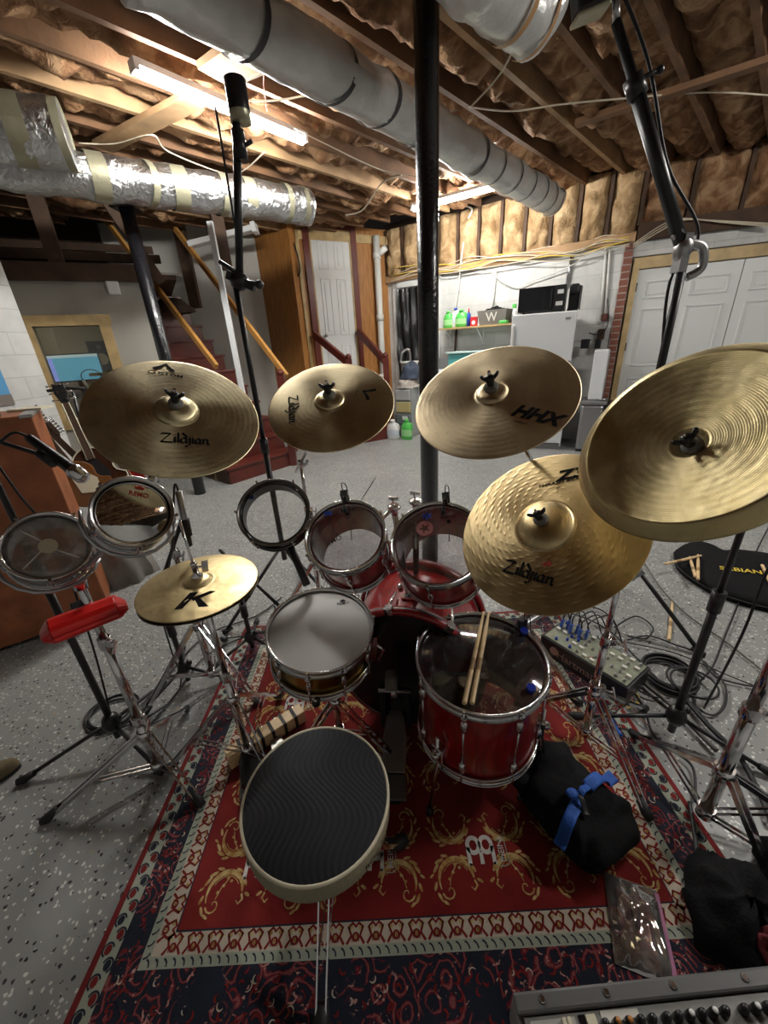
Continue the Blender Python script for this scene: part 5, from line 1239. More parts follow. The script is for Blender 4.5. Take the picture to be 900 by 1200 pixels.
ft, Fft, _ = drum('floor_tom', 'deep red floor tom with a smoky clear head, nearest the black bag', (.289, .966, .540), (-.01, -.06, .998), .214, .345, M['drum_red'], M['head_smoke'], 8, deep_lug=True, res=True, a0=.33)
for px, py in ((614, 741), (622, 808)):
    q = rimp(Fft, px, py); mb = MB(); mb.cyl(Fft @ V3((q.x, q.y, -.004)), Fft @ V3((q.x, q.y, .012)), .014, .013, 16); obj('damper_gel', mb, M['blue_gel'], label='blue gel damper on the floor tom head, %s' % ('near the far right rim' if py < 780 else 'near the right rim beside the sticks'), cat='damper', kind=None)
q = rimp(Fft, 598, 737); head_text(Fft, ft, 'EVANS', q.x, q.y, -25, .014)
def leg_on(t, F_, ang_, R, depth, z_br, foot_r, m='chrome'):
    u = V3((math.cos(ang_), math.sin(ang_), 0)); a = F_ @ (u * (R + .012) + V3((0, 0, z_br)))
    mb = MB(); mb.box(a, (.03, .045, .06), Matrix.Rotation(ang_, 3, 'Z')); mb.sphere(a + u * .02, .014, 6); obj('leg_bracket', mb, M['chrome'], t, bevel=.005)
    top = a + V3((0, 0, .07)) + u * .008; b = V3((a.x, a.y, 0)) + u * .01; f = V3((a.x, a.y, RZ)) + u * foot_r
    mb = MB(); mb.tube([top, a + u * .008 - V3((0, 0, .04)), a + u * .02 - V3((0, 0, .10)), f + V3((0, 0, .02))], .0055, 8); lg = obj('leg', mb, M[m], t)
    mb = MB(); mb.cyl(f, f + V3((0, 0, .03)), .014, .009, 12); obj('rubber_foot', mb, M['rubber'], lg)
for a in (math.radians(222), math.radians(340), math.radians(95)): leg_on(ft, Fft, a, .2, .345, -.255, .05)
# sticks on the floor tom
def stick(name, a, b, r=.0072, label='', m='maple_stick', tip=True, group=None):
    a, b = V3(a), V3(b); d = (b - a); L_ = d.length; d.normalize(); F_ = frame_at(a, d, (0.3, .2, 1))
    pr = [(0, 0), (r * .8, .001), (r, .006), (r, L_ * .72), (r * .62, L_ * .93), (r * .5, L_ * .965)]
    if tip: pr += [(r * .72, L_ * .975), (r * .72, L_ * .988), (r * .4, L_), (0, L_)]
    else: pr += [(r * .3, L_), (0, L_ * .99)]
    t = thing(name, label, 'drumstick', frame=F_, group=group); mb = MB(); mb.lathe(pr, F_, 14); obj('shaft', mb, M[m], t); mb = MB(); mb.lathe([(r + .0003, L_ * .3), (r + .0003, L_ * .42)], F_, 14); mb.sm = False
    obj('printed_band', mb, mat('stick_print', (.35, .22, .10), .5) if 'stick_print' not in bpy.data.materials else bpy.data.materials['stick_print'], t, fix=False)
    return t
zs = .548
stick('drumstick', at(544, 825, zs + .006), at(567, 717, zs + .014), label='left of the two drumsticks lying on the floor tom')
stick('drumstick', at(553, 825, zs + .006), at(573, 717, zs + .014), label='right of the two drumsticks lying on the floor tom')

tl, Ftl, _ = drum('rack_tom', 'smaller red rack tom on the left with a see-through head', (-.134, 1.155, .925), (-.10, -.56, .82), .139, .185, M['drum_red'], M['head_clear'], 6, a0=.5)
q = rimp(Ftl, 407, 597); head_text(Ftl, tl, 'EVANS', q.x, q.y, 3, .016); mb = MB(); mb.cyl(Ftl @ V3((q.x, q.y - .016, -.0046)), Ftl @ V3((q.x, q.y - .016, -.0043)), .006, n=16); obj('round_print', mb, M['ink'], tl)
q = rimp(Ftl, 396, 640, -.185); head_text(Ftl, tl, 'REMO', q.x - .02, q.y + .02, 25, .028, z=-.180)
q = rimp(Ftl, 384, 601); obj('blue_tape', (lambda m_: (m_.box(Ftl @ V3((q.x, q.y, -.004)), (.026, .016, .002), Ftl.to_3x3()), m_)[1])(MB()), M['blue'], tl)
tr_, Ftr, _ = drum('rack_tom', 'larger red rack tom on the right with a see-through head', (.175, 1.157, .876), (-.17, -.54, .82), .163, .215, M['drum_red'], M['head_clear'], 6, a0=.2)
q = rimp(Ftr, 525, 605); head_text(Ftr, tr_, 'EVANS', q.x, q.y, -3, .017); mb = MB(); mb.cyl(Ftr @ V3((q.x, q.y - .018, -.0046)), Ftr @ V3((q.x, q.y - .018, -.0043)), .007, n=16); obj('round_print', mb, M['ink'], tr_)
q = rimp(Ftr, 500, 604); mb = MB()
for a_ in (.3, -.6, 1.4): mb.box(Ftr @ V3((q.x, q.y, -.003)), (.035, .006, .002), Ftr.to_3x3() @ Matrix.Rotation(a_, 3, 'Z'))
obj('blue_tape', mb, M['blue'], tr_)
q = rimp(Ftr, 497, 615); mb = MB(); mb.lathe([(.024 + .006 * math.cos(a), .0 + .0) for a in (0, pi)], Ftr @ Matrix.Translation((q.x, q.y - .012, -.0044)), 20)
for k in range(5): mb.poly([Ftr @ V3((q.x + .016 * math.cos(2 * pi * k / 5) + .007 * math.cos(b), q.y - .012 + .016 * math.sin(2 * pi * k / 5) + .007 * math.sin(b), -.0043)) for b in [2 * pi * j / 8 for j in range(8)]])
obj('reel_sticker', mb, mat('sticker_pink', (.35, .12, .12), .5), tr_, fix=False)

ct, Fct, _ = drum('concert_tom', 'small black open drum with clear head behind the snare, far left of the toms', (-.417, 1.352, .942), (.10, -.72, .69), .137, .075, M['drum_black'], make_head('head_very_clear', (.97, .97, .97), haze=.03, gl=.1), 6, res=False, hoopm='hoop_dark', hoop_h=.022)
q = rimp(Fct, 291, 580); obj('blue_tape', (lambda m_: (m_.box(Fct @ V3((q.x, q.y, -.02)), (.03, .02, .002), Fct.to_3x3()), m_)[1])(MB()), M['blue'], ct)
# timbales on their chrome stand
tmx = V3((-.955, .99, 0))
_k = .72
tcR = V3((0, 0, CAM_H)) + (V3((-.939, 1.352, .978)) - V3((0, 0, CAM_H))) * _k
t1, Ft1, _ = drum('timbale', 'small chrome timbale with a mirror-bright head', tcR, (.62, -.60, .50), .137 * _k, .10, M['chrome_dull'], M['head_mirror'], 5, res=False, hoop_h=.014)
q = rimp(Ft1, 163, 578); head_text(Ft1, t1, 'REMO', q.x, q.y - .002, -4, .018, 'red_box'); crown(Ft1, t1, q.x, q.y + .018, .013, -4, 'red_box')
tcL = V3((0, 0, CAM_H)) + (V3((-1.311, 1.351, .857)) - V3((0, 0, CAM_H))) * _k
t2, Ft2, _ = drum('timbale', 'small chrome timbale with a worn clear head at the left edge', tcL, (.55, -.52, .65), .143 * _k, .085, M['chrome_dull'], make_head('head_worn', (.50, .49, .50), haze=.7), 5, res=False, hoop_h=.014)
mb = MB(); mb.lathe([(0, -.0043), (.022, -.0043)], Ft2, 24); obj('centre_dot', mb, M['piping'], t2, fix=False)
mb = MB()
for a in (2.6, 4.2, 5.9): mb.tube([Ft2 @ V3((.022 * math.cos(a), .022 * math.sin(a), -.004)), Ft2 @ V3((.08 * math.cos(a + .1), .08 * math.sin(a + .1), -.004))], .0022, 6)
obj('wear_lines', mb, M['white_plastic'], t2)

# ------------------------------------------------------------------ bass drum and pedal
ax = V3((.27, .962, 0)).normalized(); bc = V3((.05, 1.13, .305 + RZ))
Fb = frame_at(bc, -ax, (1, 0, 0))
bd = thing('bass_drum', 'red bass drum lying on its side under the rack toms', 'drum', frame=Fb)
Rb, Db = .28, .38
mb = MB(); mb.lathe([(Rb - .008, -.02), (Rb - .008, -Db + .02)], Fb, 80); mb.lathe([(Rb - .016, -Db + .02), (Rb - .016, -.02)], Fb, 80); obj('shell', mb, M['drum_red'], bd, fix=False)
for z0_, nm in ((.0, 'batter_hoop'), (-Db + .04, 'front_hoop')):
    mb = MB(); mb.lathe([(Rb + .012, z0_), (Rb + .02, z0_ - .004), (Rb + .02, z0_ - .036), (Rb + .012, z0_ - .04), (Rb + .002, z0_ - .04), (Rb + .002, z0_)], Fb, 80, closed=True); obj(nm, mb, M['drum_red'], bd)
    mb = MB(); mb.lathe([(Rb + .0212, z0_ - .016), (Rb + .0212, z0_ - .024)], Fb, 80); obj('hoop_inlay', mb, M['grey_panel'], bd, fix=False)
mb = MB(); mb.lathe([(0, -.004), (Rb, -.004)], Fb, 64); obj('batter_head', mb, M['head_black'], bd)
mb = MB(); mb.lathe([(Rb, -.004), (Rb + .004, -.004), (Rb + .004, -.014), (Rb, -.014)], Fb, 64); obj('head_rim', mb, M['chrome_dull'], bd)
mb = MB(); mb.lathe([(0, -Db + .004), (Rb, -Db + .004)], Fb, 64); obj('front_head', mb, M['head_black'], bd)
for k in range(8):
    a = 2 * pi * k / 8 + .2; u = V3((math.cos(a), math.sin(a), 0)); mb = MB()
    mb.tube([Fb @ (u * (Rb + .026) + V3((0, 0, .006))), Fb @ (u * (Rb + .028) + V3((0, 0, -.05))), Fb @ (u * (Rb + .012) + V3((0, 0, -.13)))], .006, 8); mb.box(Fb @ (u * (Rb + .018) + V3((0, 0, -.01))), (.03, .03, .03), Fb.to_3x3() @ Matrix.Rotation(a, 3, 'Z')); obj('claw', mb, M['chrome'], bd, bevel=.004)
    mb = MB(); mb.lathe([(0, -.02), (.009, -.014), (.012, 0), (.009, .014), (0, .02)], Matrix.Translation(Fb @ (u * (Rb + .002) + V3((0, 0, -Db / 2)))) @ Fb.to_3x3().to_4x4(), 12); obj('lug', mb, M['chrome'], bd)
tp = onpl(474, 704, Fb @ V3((0, 0, 0)), (0, 0, 1)) if False else None
plate_c = bc + V3((0, 0, Rb - .002)) + ax * .12; mb = MB(); mb.box(plate_c, (.07, .028, .01), Matrix.Rotation(math.radians(-16), 3, 'Z')); obj('mount_plate', mb, M['chrome'], bd, bevel=.003)
mb = MB(); mb.cyl(plate_c + V3((0, 0, .004)), plate_c + V3((0, 0, .007)), .008, n=12); obj('mount_hole', mb, M['black_plastic'], bd)
for s in (-1, 1):
    side = V3((ax.y, -ax.x, 0)) * s; a = bc + side * (Rb * .86) + ax * .30 - V3((0, 0, .1)); b_ = bc + side * (Rb + .16) + ax * .42; b_.z = RZ + .01
    mb = MB(); mb.tube([a, b_], .008, 8); mb.sphere(b_, .014, 6); obj('spur', mb, M['chrome'], bd)
# tom mount posts
tm = thing('tom_mount', 'chrome double tom holder rising from the bass drum between the rack toms', 'tom holder', loc=bc + V3((0, 0, Rb)))
for i, (tx, ty, F_, R_) in enumerate(((462, 594, Ftl, .139), (487, 588, Ftr, .163))):
    top_ = V3((-.005 + .05 * i, 1.27 - .0 * i, .93)) if i == 0 else V3((.075, 1.31, .93))
    base_ = bc + V3((0, 0, Rb - .01)) + ax * .14 + V3((.03 * i - .01, 0, 0))
    tt = at(tx, ty, .95 if i == 0 else .96)
    mb = MB(); mb.tube([base_, tt - V3((0, 0, .03))], .0125, 12); obj('post', mb, M['chrome'], tm)
    mb = MB(); mb.lathe([(.016 + .010 * math.cos(q_), .010 * math.sin(q_)) for q_ in [2 * pi * k / 10 for k in range(10)]], Matrix.Translation(tt), 20, closed=True); mb.cyl(tt - V3((0, 0, .03)), tt + V3((0, 0, .01)), .014, n=14); obj('ratchet_clamp', mb, M['chrome'], tm)
    mb = MB(); mb.cyl(tt + V3((0, 0, .0)), tt + V3((-.006, .0, .035)), .004, n=8); mb.beam(tt + V3((-.02, 0, .037)), tt + V3((.016, .0, .03)), .006, .012); obj('wing_bolt', mb, M['chrome'], tm)
    dd = (F_ @ V3((0, 0, -.1)) - tt); e_ = tt + dd * max(0, (dd.length - R_ + .005)) / dd.length
    mb = MB(); mb.tube([tt, tt.lerp(e_, .6), e_], .008, 10); obj('l_arm', mb, M['chrome'], tm)
# kick pedal
pdd = V3((.10, .99, 0)).normalized(); pr0 = V3((-.03, .845, RZ)); pr1 = V3((.01, 1.15, 0))
ped = thing('kick_pedal', 'grey metal bass drum pedal on the rug between throne and floor tom', 'pedal', loc=pr0)
pf = frame_at(pr0, (0, 0, 1), (pdd.y, -pdd.x, 0))
mb = MB(); mb.prism([(-.05, 0), (.05, 0), (.045, .09), (-.045, .09)], .004, .016, pf); obj('heel_plate', mb, M['pewter'], ped, bevel=.004)
mb = MB(); mb.prism([(-.03, -.005), (.03, -.005), (.035, .30), (-.035, .30)], .0, .006, pf); obj('base_plate', mb, M['black_metal'], ped)
tilt = Matrix.Rotation(math.radians(16), 4, 'X'); pf2 = pf @ Matrix.Translation((0, .092, .016)) @ tilt
out = [(-.042, 0), (.042, 0), (.046, .05), (.048, .12), (.036, .20), (.018, .235), (-.018, .235), (-.036, .20), (-.048, .12), (-.046, .05)]
mb = MB(); mb.prism(out, 0, .008, pf2); obj('footboard', mb, M['pewter'], ped, bevel=.003)
mb = MB()
for k in range(7): mb.prism([(-.03 + k * .01 - .0012, .03), (-.03 + k * .01 + .0012, .03), (-.03 + k * .01 + .0012, .18 - abs(k - 3) * .012), (-.03 + k * .01 - .0012, .18 - abs(k - 3) * .012)], .008, .0095, pf2)
obj('grip_ridges', mb, M['grey_panel'], ped)
for s in (-1, 1): mb = MB(); mb.beam(pf @ V3((s * .055, .29, 0.01)), pf @ V3((s * .05, .29, .22)), .014, .02); obj('upright', mb, M['black_metal'], ped, bevel=.003)
mb = MB(); mb.cyl(pf @ V3((-.065, .29, .215)), pf @ V3((.065, .29, .215)), .008, n=10); mb.cyl(pf @ V3((-.012, .29, .215)), pf @ V3((.012, .29, .215)), .025, n=20); obj('cam_shaft', mb, M['chrome_dull'], ped)
mb = MB(); mb.tube([pf @ V3((0, .29, .215)), pf @ V3((0, .21, .36))], .004, 8); bt = obj('beater_rod', mb, M['chrome'], ped)
mb = MB(); mb.cyl(pf @ V3((0, .18, .345)), pf @ V3((0, .235, .375)), .024, n=18); obj('beater', mb, M['grey_fabric'], bt)
mb = MB(); mb.tube([pf @ V3((0, .315, .20)), pf @ V3((0, .318, .06))], .004, 6); obj('drive_chain', mb, M['steel'], ped)

# ------------------------------------------------------------------ throne
tc_ = V3((-.204, .59, .515)); Fth = frame_at(tc_, (.04, -.02, 1), (1, 0, 0))
th = thing('drum_throne', 'round drum throne with black wavy fabric top, nearest the viewer', 'stool', frame=Fth)
mb = MB(); mb.lathe([(0, .010), (.10, .008), (.155, .001), (.172, -.006)], Fth, 72); obj('seat_top', mb, M['throne_fabric'], th)
mb = MB(); mb.lathe([(.174 + .004 * math.cos(a), -.007 + .004 * math.sin(a)) for a in [2 * pi * i / 8 for i in range(8)]], Fth, 72, closed=True); obj('piping', mb, M['piping'], th)
mb = MB(); mb.lathe([(.172, -.008), (.178, -.035), (.177, -.065), (.168, -.085), (.150, -.092), (0, -.092)], Fth, 72); obj('seat_side', mb, M['throne_vinyl'], th)
head_me = text_mesh('ROC-N-SOC', .022, bold=.01); mb = MB()
mb.add_mesh(head_me, lambda v: Fth @ V3((.1795 * math.cos(math.radians(-28) + v.x / .178), .1795 * math.sin(math.radians(-28) + v.x / .178), -.045 + v.y))); obj('side_lettering', mb, M['ink'], th, fix=False)
pc0 = Fth @ V3((0, 0, -.09)); mb = MB(); mb.box(pc0 - V3((0, 0, .01)), (.12, .12, .02)); obj('seat_plate', mb, M['steel'], th)
mb = MB(); mb.cyl((pc0.x, pc0.y, .16), (pc0.x, pc0.y, pc0.z - .02), .015, n=16); obj('center_post', mb, M['chrome'], th)
mb = MB(); mb.cyl((pc0.x, pc0.y, .26), (pc0.x, pc0.y, .34), .021, n=16); mb.tube([(pc0.x, pc0.y, .32), (pc0.x + .06, pc0.y - .03, .33), (pc0.x + .08, pc0.y - .035, .34)], .006); obj('height_clamp', mb, M['chrome'], th)
def dbl_leg(t, xy, a, r, hub, m, low=.08, foot_z=RZ, wdt=.012, rb=.006, bend=0, ft=.015):
    u = V3((math.cos(a), math.sin(a), 0)); v = V3((-u.y, u.x, 0)); c0 = V3((xy[0], xy[1], 0)); f = c0 + u * r + V3((0, 0, foot_z + .018)); h_ = c0 + u * .022 + V3((0, 0, hub))
    mb = MB()
    for s in (-1, 1): mb.beam(h_ + v * wdt * s, f + v * wdt * s * .8, .004, .016)
    lg = obj('leg', mb, M[m], t)
    mb = MB(); mid_ = h_.lerp(f, .58)
    for s in (-1, 1): mb.beam(c0 + u * .02 + V3((0, 0, low)) + v * wdt * .7 * s, mid_ + v * wdt * .7 * s, .003, .010)
    obj('brace', mb, M[m], t)
    mb = MB(); mb.tube([f - u * .035 + V3((0, 0, .028)), f, f + u * .022 - V3((0, 0, .004))], [ft * .8, ft * 1.15, ft * .8], 10); obj('rubber_foot', mb, M['rubber'], lg)
for a, r in ((math.radians(-93), .24), (math.radians(32), .235), (math.radians(152), .24)): dbl_leg(th, (pc0.x, pc0.y), a, r, .26, 'chrome', .12, wdt=.014, ft=.02)
# ------------------------------------------------------------------ chrome stands
def chrome_stand(name, label, xy, z_top, legs, hub=.36, fr_=.30, r=(.0155, .0125, .0095), joints=(.42, .72), low=.07, double=True, m='chrome', floor_z=RZ, cat='stand', leg_w=.012):
    t = thing(name, label, cat, loc=(xy[0], xy[1], 0)); x, y = xy[0], xy[1]
    zs_ = [low] + [j for j in joints if j < z_top - .05] + [z_top]
    names = ['lower_tube', 'middle_tube', 'upper_tube']
    for i in range(len(zs_) - 1):
        mb = MB(); mb.cyl((x, y, zs_[i] - (0 if i == 0 else .03)), (x, y, zs_[i + 1]), r[min(i, 2)], n=18); obj(names[min(i, 2)], mb, M[m], t)
    for i, z in enumerate(zs_[1:-1]):
        mb = MB(); mb.cyl((x, y, z - .022), (x, y, z + .018), r[i] + .005, n=18); mb.box((x + .018, y - .006, z), (.028, .018, .026))
        mb.tube([(x + .024, y - .012, z), (x + .05, y - .03, z + .002)], .0045, 8); mb.beam((x + .05, y - .045, z - .014), (x + .052, y - .018, z + .018), .005, .012); obj('height_clamp', mb, M[m], t, bevel=.002)
    mb = MB(); mb.cyl((x, y, hub - .02), (x, y, hub + .025), r[0] + .006, n=18); obj('leg_collar', mb, M[m], t)
    mb = MB(); mb.cyl((x, y, low - .02), (x, y, low + .02), r[0] + .005, n=18); obj('leg_collar', mb, M[m], t)
    for a, rr in legs: dbl_leg(t, xy, math.radians(a), rr, hub, m, low, foot_z=floor_z, wdt=leg_w)
    return t
def boom(t, piv, end, m='chrome', r=.007, back=.12, tilter=True, n=None, nm='boom_arm'):
    piv, end = V3(piv), V3(end); d = (end - piv).normalized(); a = piv - d * back
    mb = MB(); mb.tube([a, end], r, 12); ar = obj(nm, mb, M[m], t)
    mb = MB(); mb.sphere(piv, .02, 8, (1, .8, 1)); mb.cyl(piv - V3((.0, 0, .03)), piv, .014, n=14); mb.beam(piv + V3((.02, -.02, -.012)), piv + V3((.045, -.035, .02)), .006, .016); mb.tube([piv, piv + V3((.04, -.03, .0))], .005); obj('tilter', mb, M[m], t)
    if n is not None:
        n = V3(n).normalized(); mb = MB(); mb.tube([end, end + n * .0, end + n * .055], .0055, 8); mb.cyl(end + n * .028, end + n * .034, .015, n=16); mb.sphere(end, .013, 6); obj('cymbal_rod', mb, M[m], t)
def under(key, d=.03): F_, h, t, R = CY[key]; return F_ @ V3((0, 0, h(.006) - d))
def nrm(key): return CY[key][0].col[2].to_3d()
rd = at(683, 870); rtop = .80
rs_ = chrome_stand('cymbal_stand', 'chrome double-braced cymbal stand between the floor tom and the electronics box', rd, rtop, [(-75, .28), (20, .33), (140, .26)], joints=(.30, .52), hub=.27)
boom(rs_, (rd.x, rd.y, rtop), under('ride', .035), back=.06, n=nrm('ride'))
hq = over(637, 562, (.52, 1.30)); hxs = chrome_stand('cymbal_stand', 'chrome stand hidden behind the dimpled ride, holding the HHX crash', (hq.x, hq.y), hq.z, [(60, .26), (190, .22), (-20, .24)], joints=(.4, .7), floor_z=RZ)
boom(hxs, hq, under('hhx', .035), back=.03, n=nrm('hhx'))
chp = at(820, 965); ctop = 1.12
cs_ = chrome_stand('cymbal_stand', 'thick chrome cymbal stand at the right edge holding the china cymbal', chp, ctop, [(-12, .34), (97, .30), (-72, .20)], joints=(.52, .86), hub=.26, r=(.019, .016, .0115))
boom(cs_, (chp.x, chp.y, ctop), under('china', .035), back=.06, n=nrm('china'), r=.0085)
acp = at(378, 720); 
ac_ = chrome_stand('cymbal_stand', 'chrome stand behind the black open drum holding the sideways-lettered crash', acp, .95, [(200, .28), (330, .26), (80, .28)], joints=(.40, .7), floor_z=0)
boom(ac_, (acp.x, acp.y, .965), under('acrash', .04), back=.22, n=nrm('acrash'))
cup = at(252, 800)
cu_ = chrome_stand('cymbal_stand', 'chrome stand between hi-hat and timbales holding the large tarnished crash', cup, 1.06, [(215, .31), (100, .3), (-30, .3)], joints=(.40, .74), floor_z=0)
boom(cu_, (cup.x, cup.y, 1.07), under('acustom', .035), back=.10, n=nrm('acustom'))
# hi-hat stand
hx, hy = -.592, 1.033
hh = chrome_stand('hi_hat_stand', 'chrome hi-hat stand with pull rod passing through both K cymbals', (hx, hy), .80, [(80, .30), (185, .31), (-45, .22)], joints=(.46,), hub=.34, r=(.014, .011, .011))
mb = MB(); mb.cyl((hx, hy, .78), (hx - .004, hy, 1.06), .0038, n=8); obj('pull_rod', mb, M['chrome'], hh)
mb = MB(); mb.lathe([(0, .868), (.017, .868), (.018, .876), (.009, .882), (.009, .905), (0, .905)], Matrix.Translation((hx, hy, 0)), 18); mb.sphere((hx, hy, .915), .011, 6); mb.tube([(hx, hy, .905), (hx + .035, hy - .01, .912)], .004); mb.beam((hx + .036, hy - .012, .895), (hx + .040, hy - .010, .930), .006, .018); obj('clutch', mb, M['chrome'], hh)
mb = MB(); mb.lathe([(0, .812), (.022, .812), (.024, .826), (0, .83)], Matrix.Translation((hx, hy, 0)), 20); obj('seat_cup', mb, M['black_plastic'], hh)
_h = at(296, 932, RZ); _d = V3((hx, hy, 0)) - V3((_h.x, _h.y, 0)); hp = frame_at(_h, (0, 0, 1), (_d.y, -_d.x, 0)); hpt = hp @ Matrix.Translation((0, .02, .015)) @ Matrix.Rotation(math.radians(18), 4, 'X')
mb = MB(); mb.prism([(-.022, 0), (.022, 0), (.036, .05), (.036, .10), (.024, .13), (-.024, .13), (-.036, .10), (-.036, .05)], 0, .008, hpt); obj('footboard', mb, M['black_metal'], hh, bevel=.003)
mb = MB(); mb.prism([(-.045, -.05), (.045, -.05), (.035, .03), (-.035, .03)], .0, .014, hp); obj('heel_plate', mb, M['black_metal'], hh, bevel=.003)
mb = MB()
for s in (-1, 1): mb.tube([hp @ V3((s * .04, 0, .008)), hp @ V3((s * .035, .14, .008))], .004, 6)
mb.tube([hp @ V3((0, .14, .06)), (hx, hy, .14)], .004, 6); obj('pedal_frame', mb, M['steel'], hh)
# snare stand
sx_, sy_ = -.235, 1.10
ss = chrome_stand('snare_stand', 'chrome basket stand under the brass snare drum', (sx_, sy_), .40, [(100, .24), (215, .24), (-25, .24)], joints=(.28,), hub=.22, low=.06)
for a in (30, 150, 270):
    u = V3((math.cos(math.radians(a)), math.sin(math.radians(a)), 0)); c0_ = V3((sx_, sy_, .40)); p1 = Fsn @ (V3((u.x, u.y, 0)) * .19 + V3((0, 0, -.142)))
    mb = MB(); mb.tube([c0_, p1 - V3((0, 0, .012)), p1 + u * .012 + V3((0, 0, .02))], .0055, 8); ba = obj('basket_arm', mb, M['chrome'], ss)
    mb = MB(); mb.sphere(p1 + u * .008, .014, 6); obj('rubber_grip', mb, M['rubber'], ba)
# timbale stand
tz_ = .93
ts = chrome_stand('timbale_stand', 'chrome stand at left carrying both timbales and the red block', at(190, 905), tz_, [(205, .36), (-32, .24), (95, .27)], joints=(.30, .66), hub=.22, low=.05, floor_z=0, r=(.018, .015, .0125))
tb0 = at(190, 905)
pvt = V3((tb0.x, tb0.y, tz_))
for F_, R_ in ((Ft1, .099), (Ft2, .103)):
    c_ = F_ @ V3((0, 0, -.06)); d = (pvt - c_).normalized(); e_ = c_ + d * (R_ + .004) * (1 if True else 0)
    mb = MB(); mb.tube(smooth_path([pvt, pvt.lerp(e_, .5) + V3((0, 0, -.02)), e_], 5), .008, 10); obj('holder_arm', mb, M['chrome_dull'], ts)
    mb = MB(); mb.tube([F_ @ V3(((R_ + .016) * math.cos(a), (R_ + .016) * math.sin(a), -.055)) for a in [pi * (1.0 + .1 * k) for k in range(11)]], .0055, 8); obj('guard_bar', mb, M['chrome_dull'], ts)
mb = MB(); mb.sphere(pvt, .024, 8); mb.cyl(pvt - V3((0, 0, .06)), pvt, .02, n=16); obj('ball_joint', mb, M['chrome'], ts)
mb = MB(); mb.sphere(pvt + V3((-.03, -.02, -.17)), .02, 6); mb.tube([pvt + V3((-.0, 0, -.17)), pvt + V3((-.045, -.03, -.16))], .01); obj('clamp_knob', mb, M['black_plastic'], ts)
# red block
ja = over(52, 742, (tb0.x - .015, tb0.y - .045)); jb_ = over(143, 707, (tb0.x + .02, tb0.y - .03)); jd = (jb_ - ja).normalized(); jn = V3((0, -.45, .9)); jn = (jn - jd * jn.dot(jd)).normalized()
Fj = frame_at((ja + jb_) / 2, jn, jd); jl = (jb_ - ja).length / 2
jam = thing('jam_block', 'bright red plastic percussion block clamped on the timbale stand', 'percussion block', frame=Fj)
hw = .033
Fx = Matrix(((Fj[0][1], Fj[0][2], Fj[0][0], Fj[0][3]), (Fj[1][1], Fj[1][2], Fj[1][0], Fj[1][3]), (Fj[2][1], Fj[2][2], Fj[2][0], Fj[2][3]), (0, 0, 0, 1)))
sec = [(-hw, -.028), (-hw * 1.05, -.012), (-hw * .8, -.008), (-hw, .004), (-hw * .75, .020), (-hw * .3, .026), (hw * .5, .026), (hw, .018), (hw * 1.05, -.02), (hw * .9, -.030)]
mb = MB(); mb.prism(sec, -jl * .86, jl * .86, Fx); obj('block_body', mb, M['red_plastic'], jam, bevel=.004)
for s in (-1, 1):
    mb = MB(); A = [(x * .96, y * .9) for x, y in sec]
    va = [mb.bm.verts.new(Fx @ V3((x, y, s * jl * .86))) for x, y in sec]; vb = [mb.bm.verts.new(Fx @ V3((x * .45, y * .35 - .012, s * jl * 1.12))) for x, y in sec]
    mb.sm = False
    for i in range(len(sec)): mb._f([va[i], va[(i + 1) % len(sec)], vb[(i + 1) % len(sec)], vb[i]])
    mb._f(vb); obj('tapered_end', mb, M['red_plastic'], jam, bevel=.002)
mb = MB(); mb.prism([(-jl * .6, -hw * .35), (jl * .6, -hw * .35), (jl * .6, -hw * .2), (-jl * .6, -hw * .2)], .0262, .0275, Fj); obj('molded_rib', mb, M['red_plastic'], jam)
mb = MB(); mb.add_mesh(text_mesh('JAM', .016), lambda v: Fj @ V3((v.x - .01, v.y + .006, .0268))); obj('molded_lettering', mb, mat('red_dark', (.36, .01, .01), .4), jam, fix=False)
mb = MB(); mb.box(Fj @ V3((0, .045, -.0)), (.05, .04, .03), Fj.to_3x3()); obj('mounting_bracket', mb, M['black_plastic'], jam, bevel=.005)

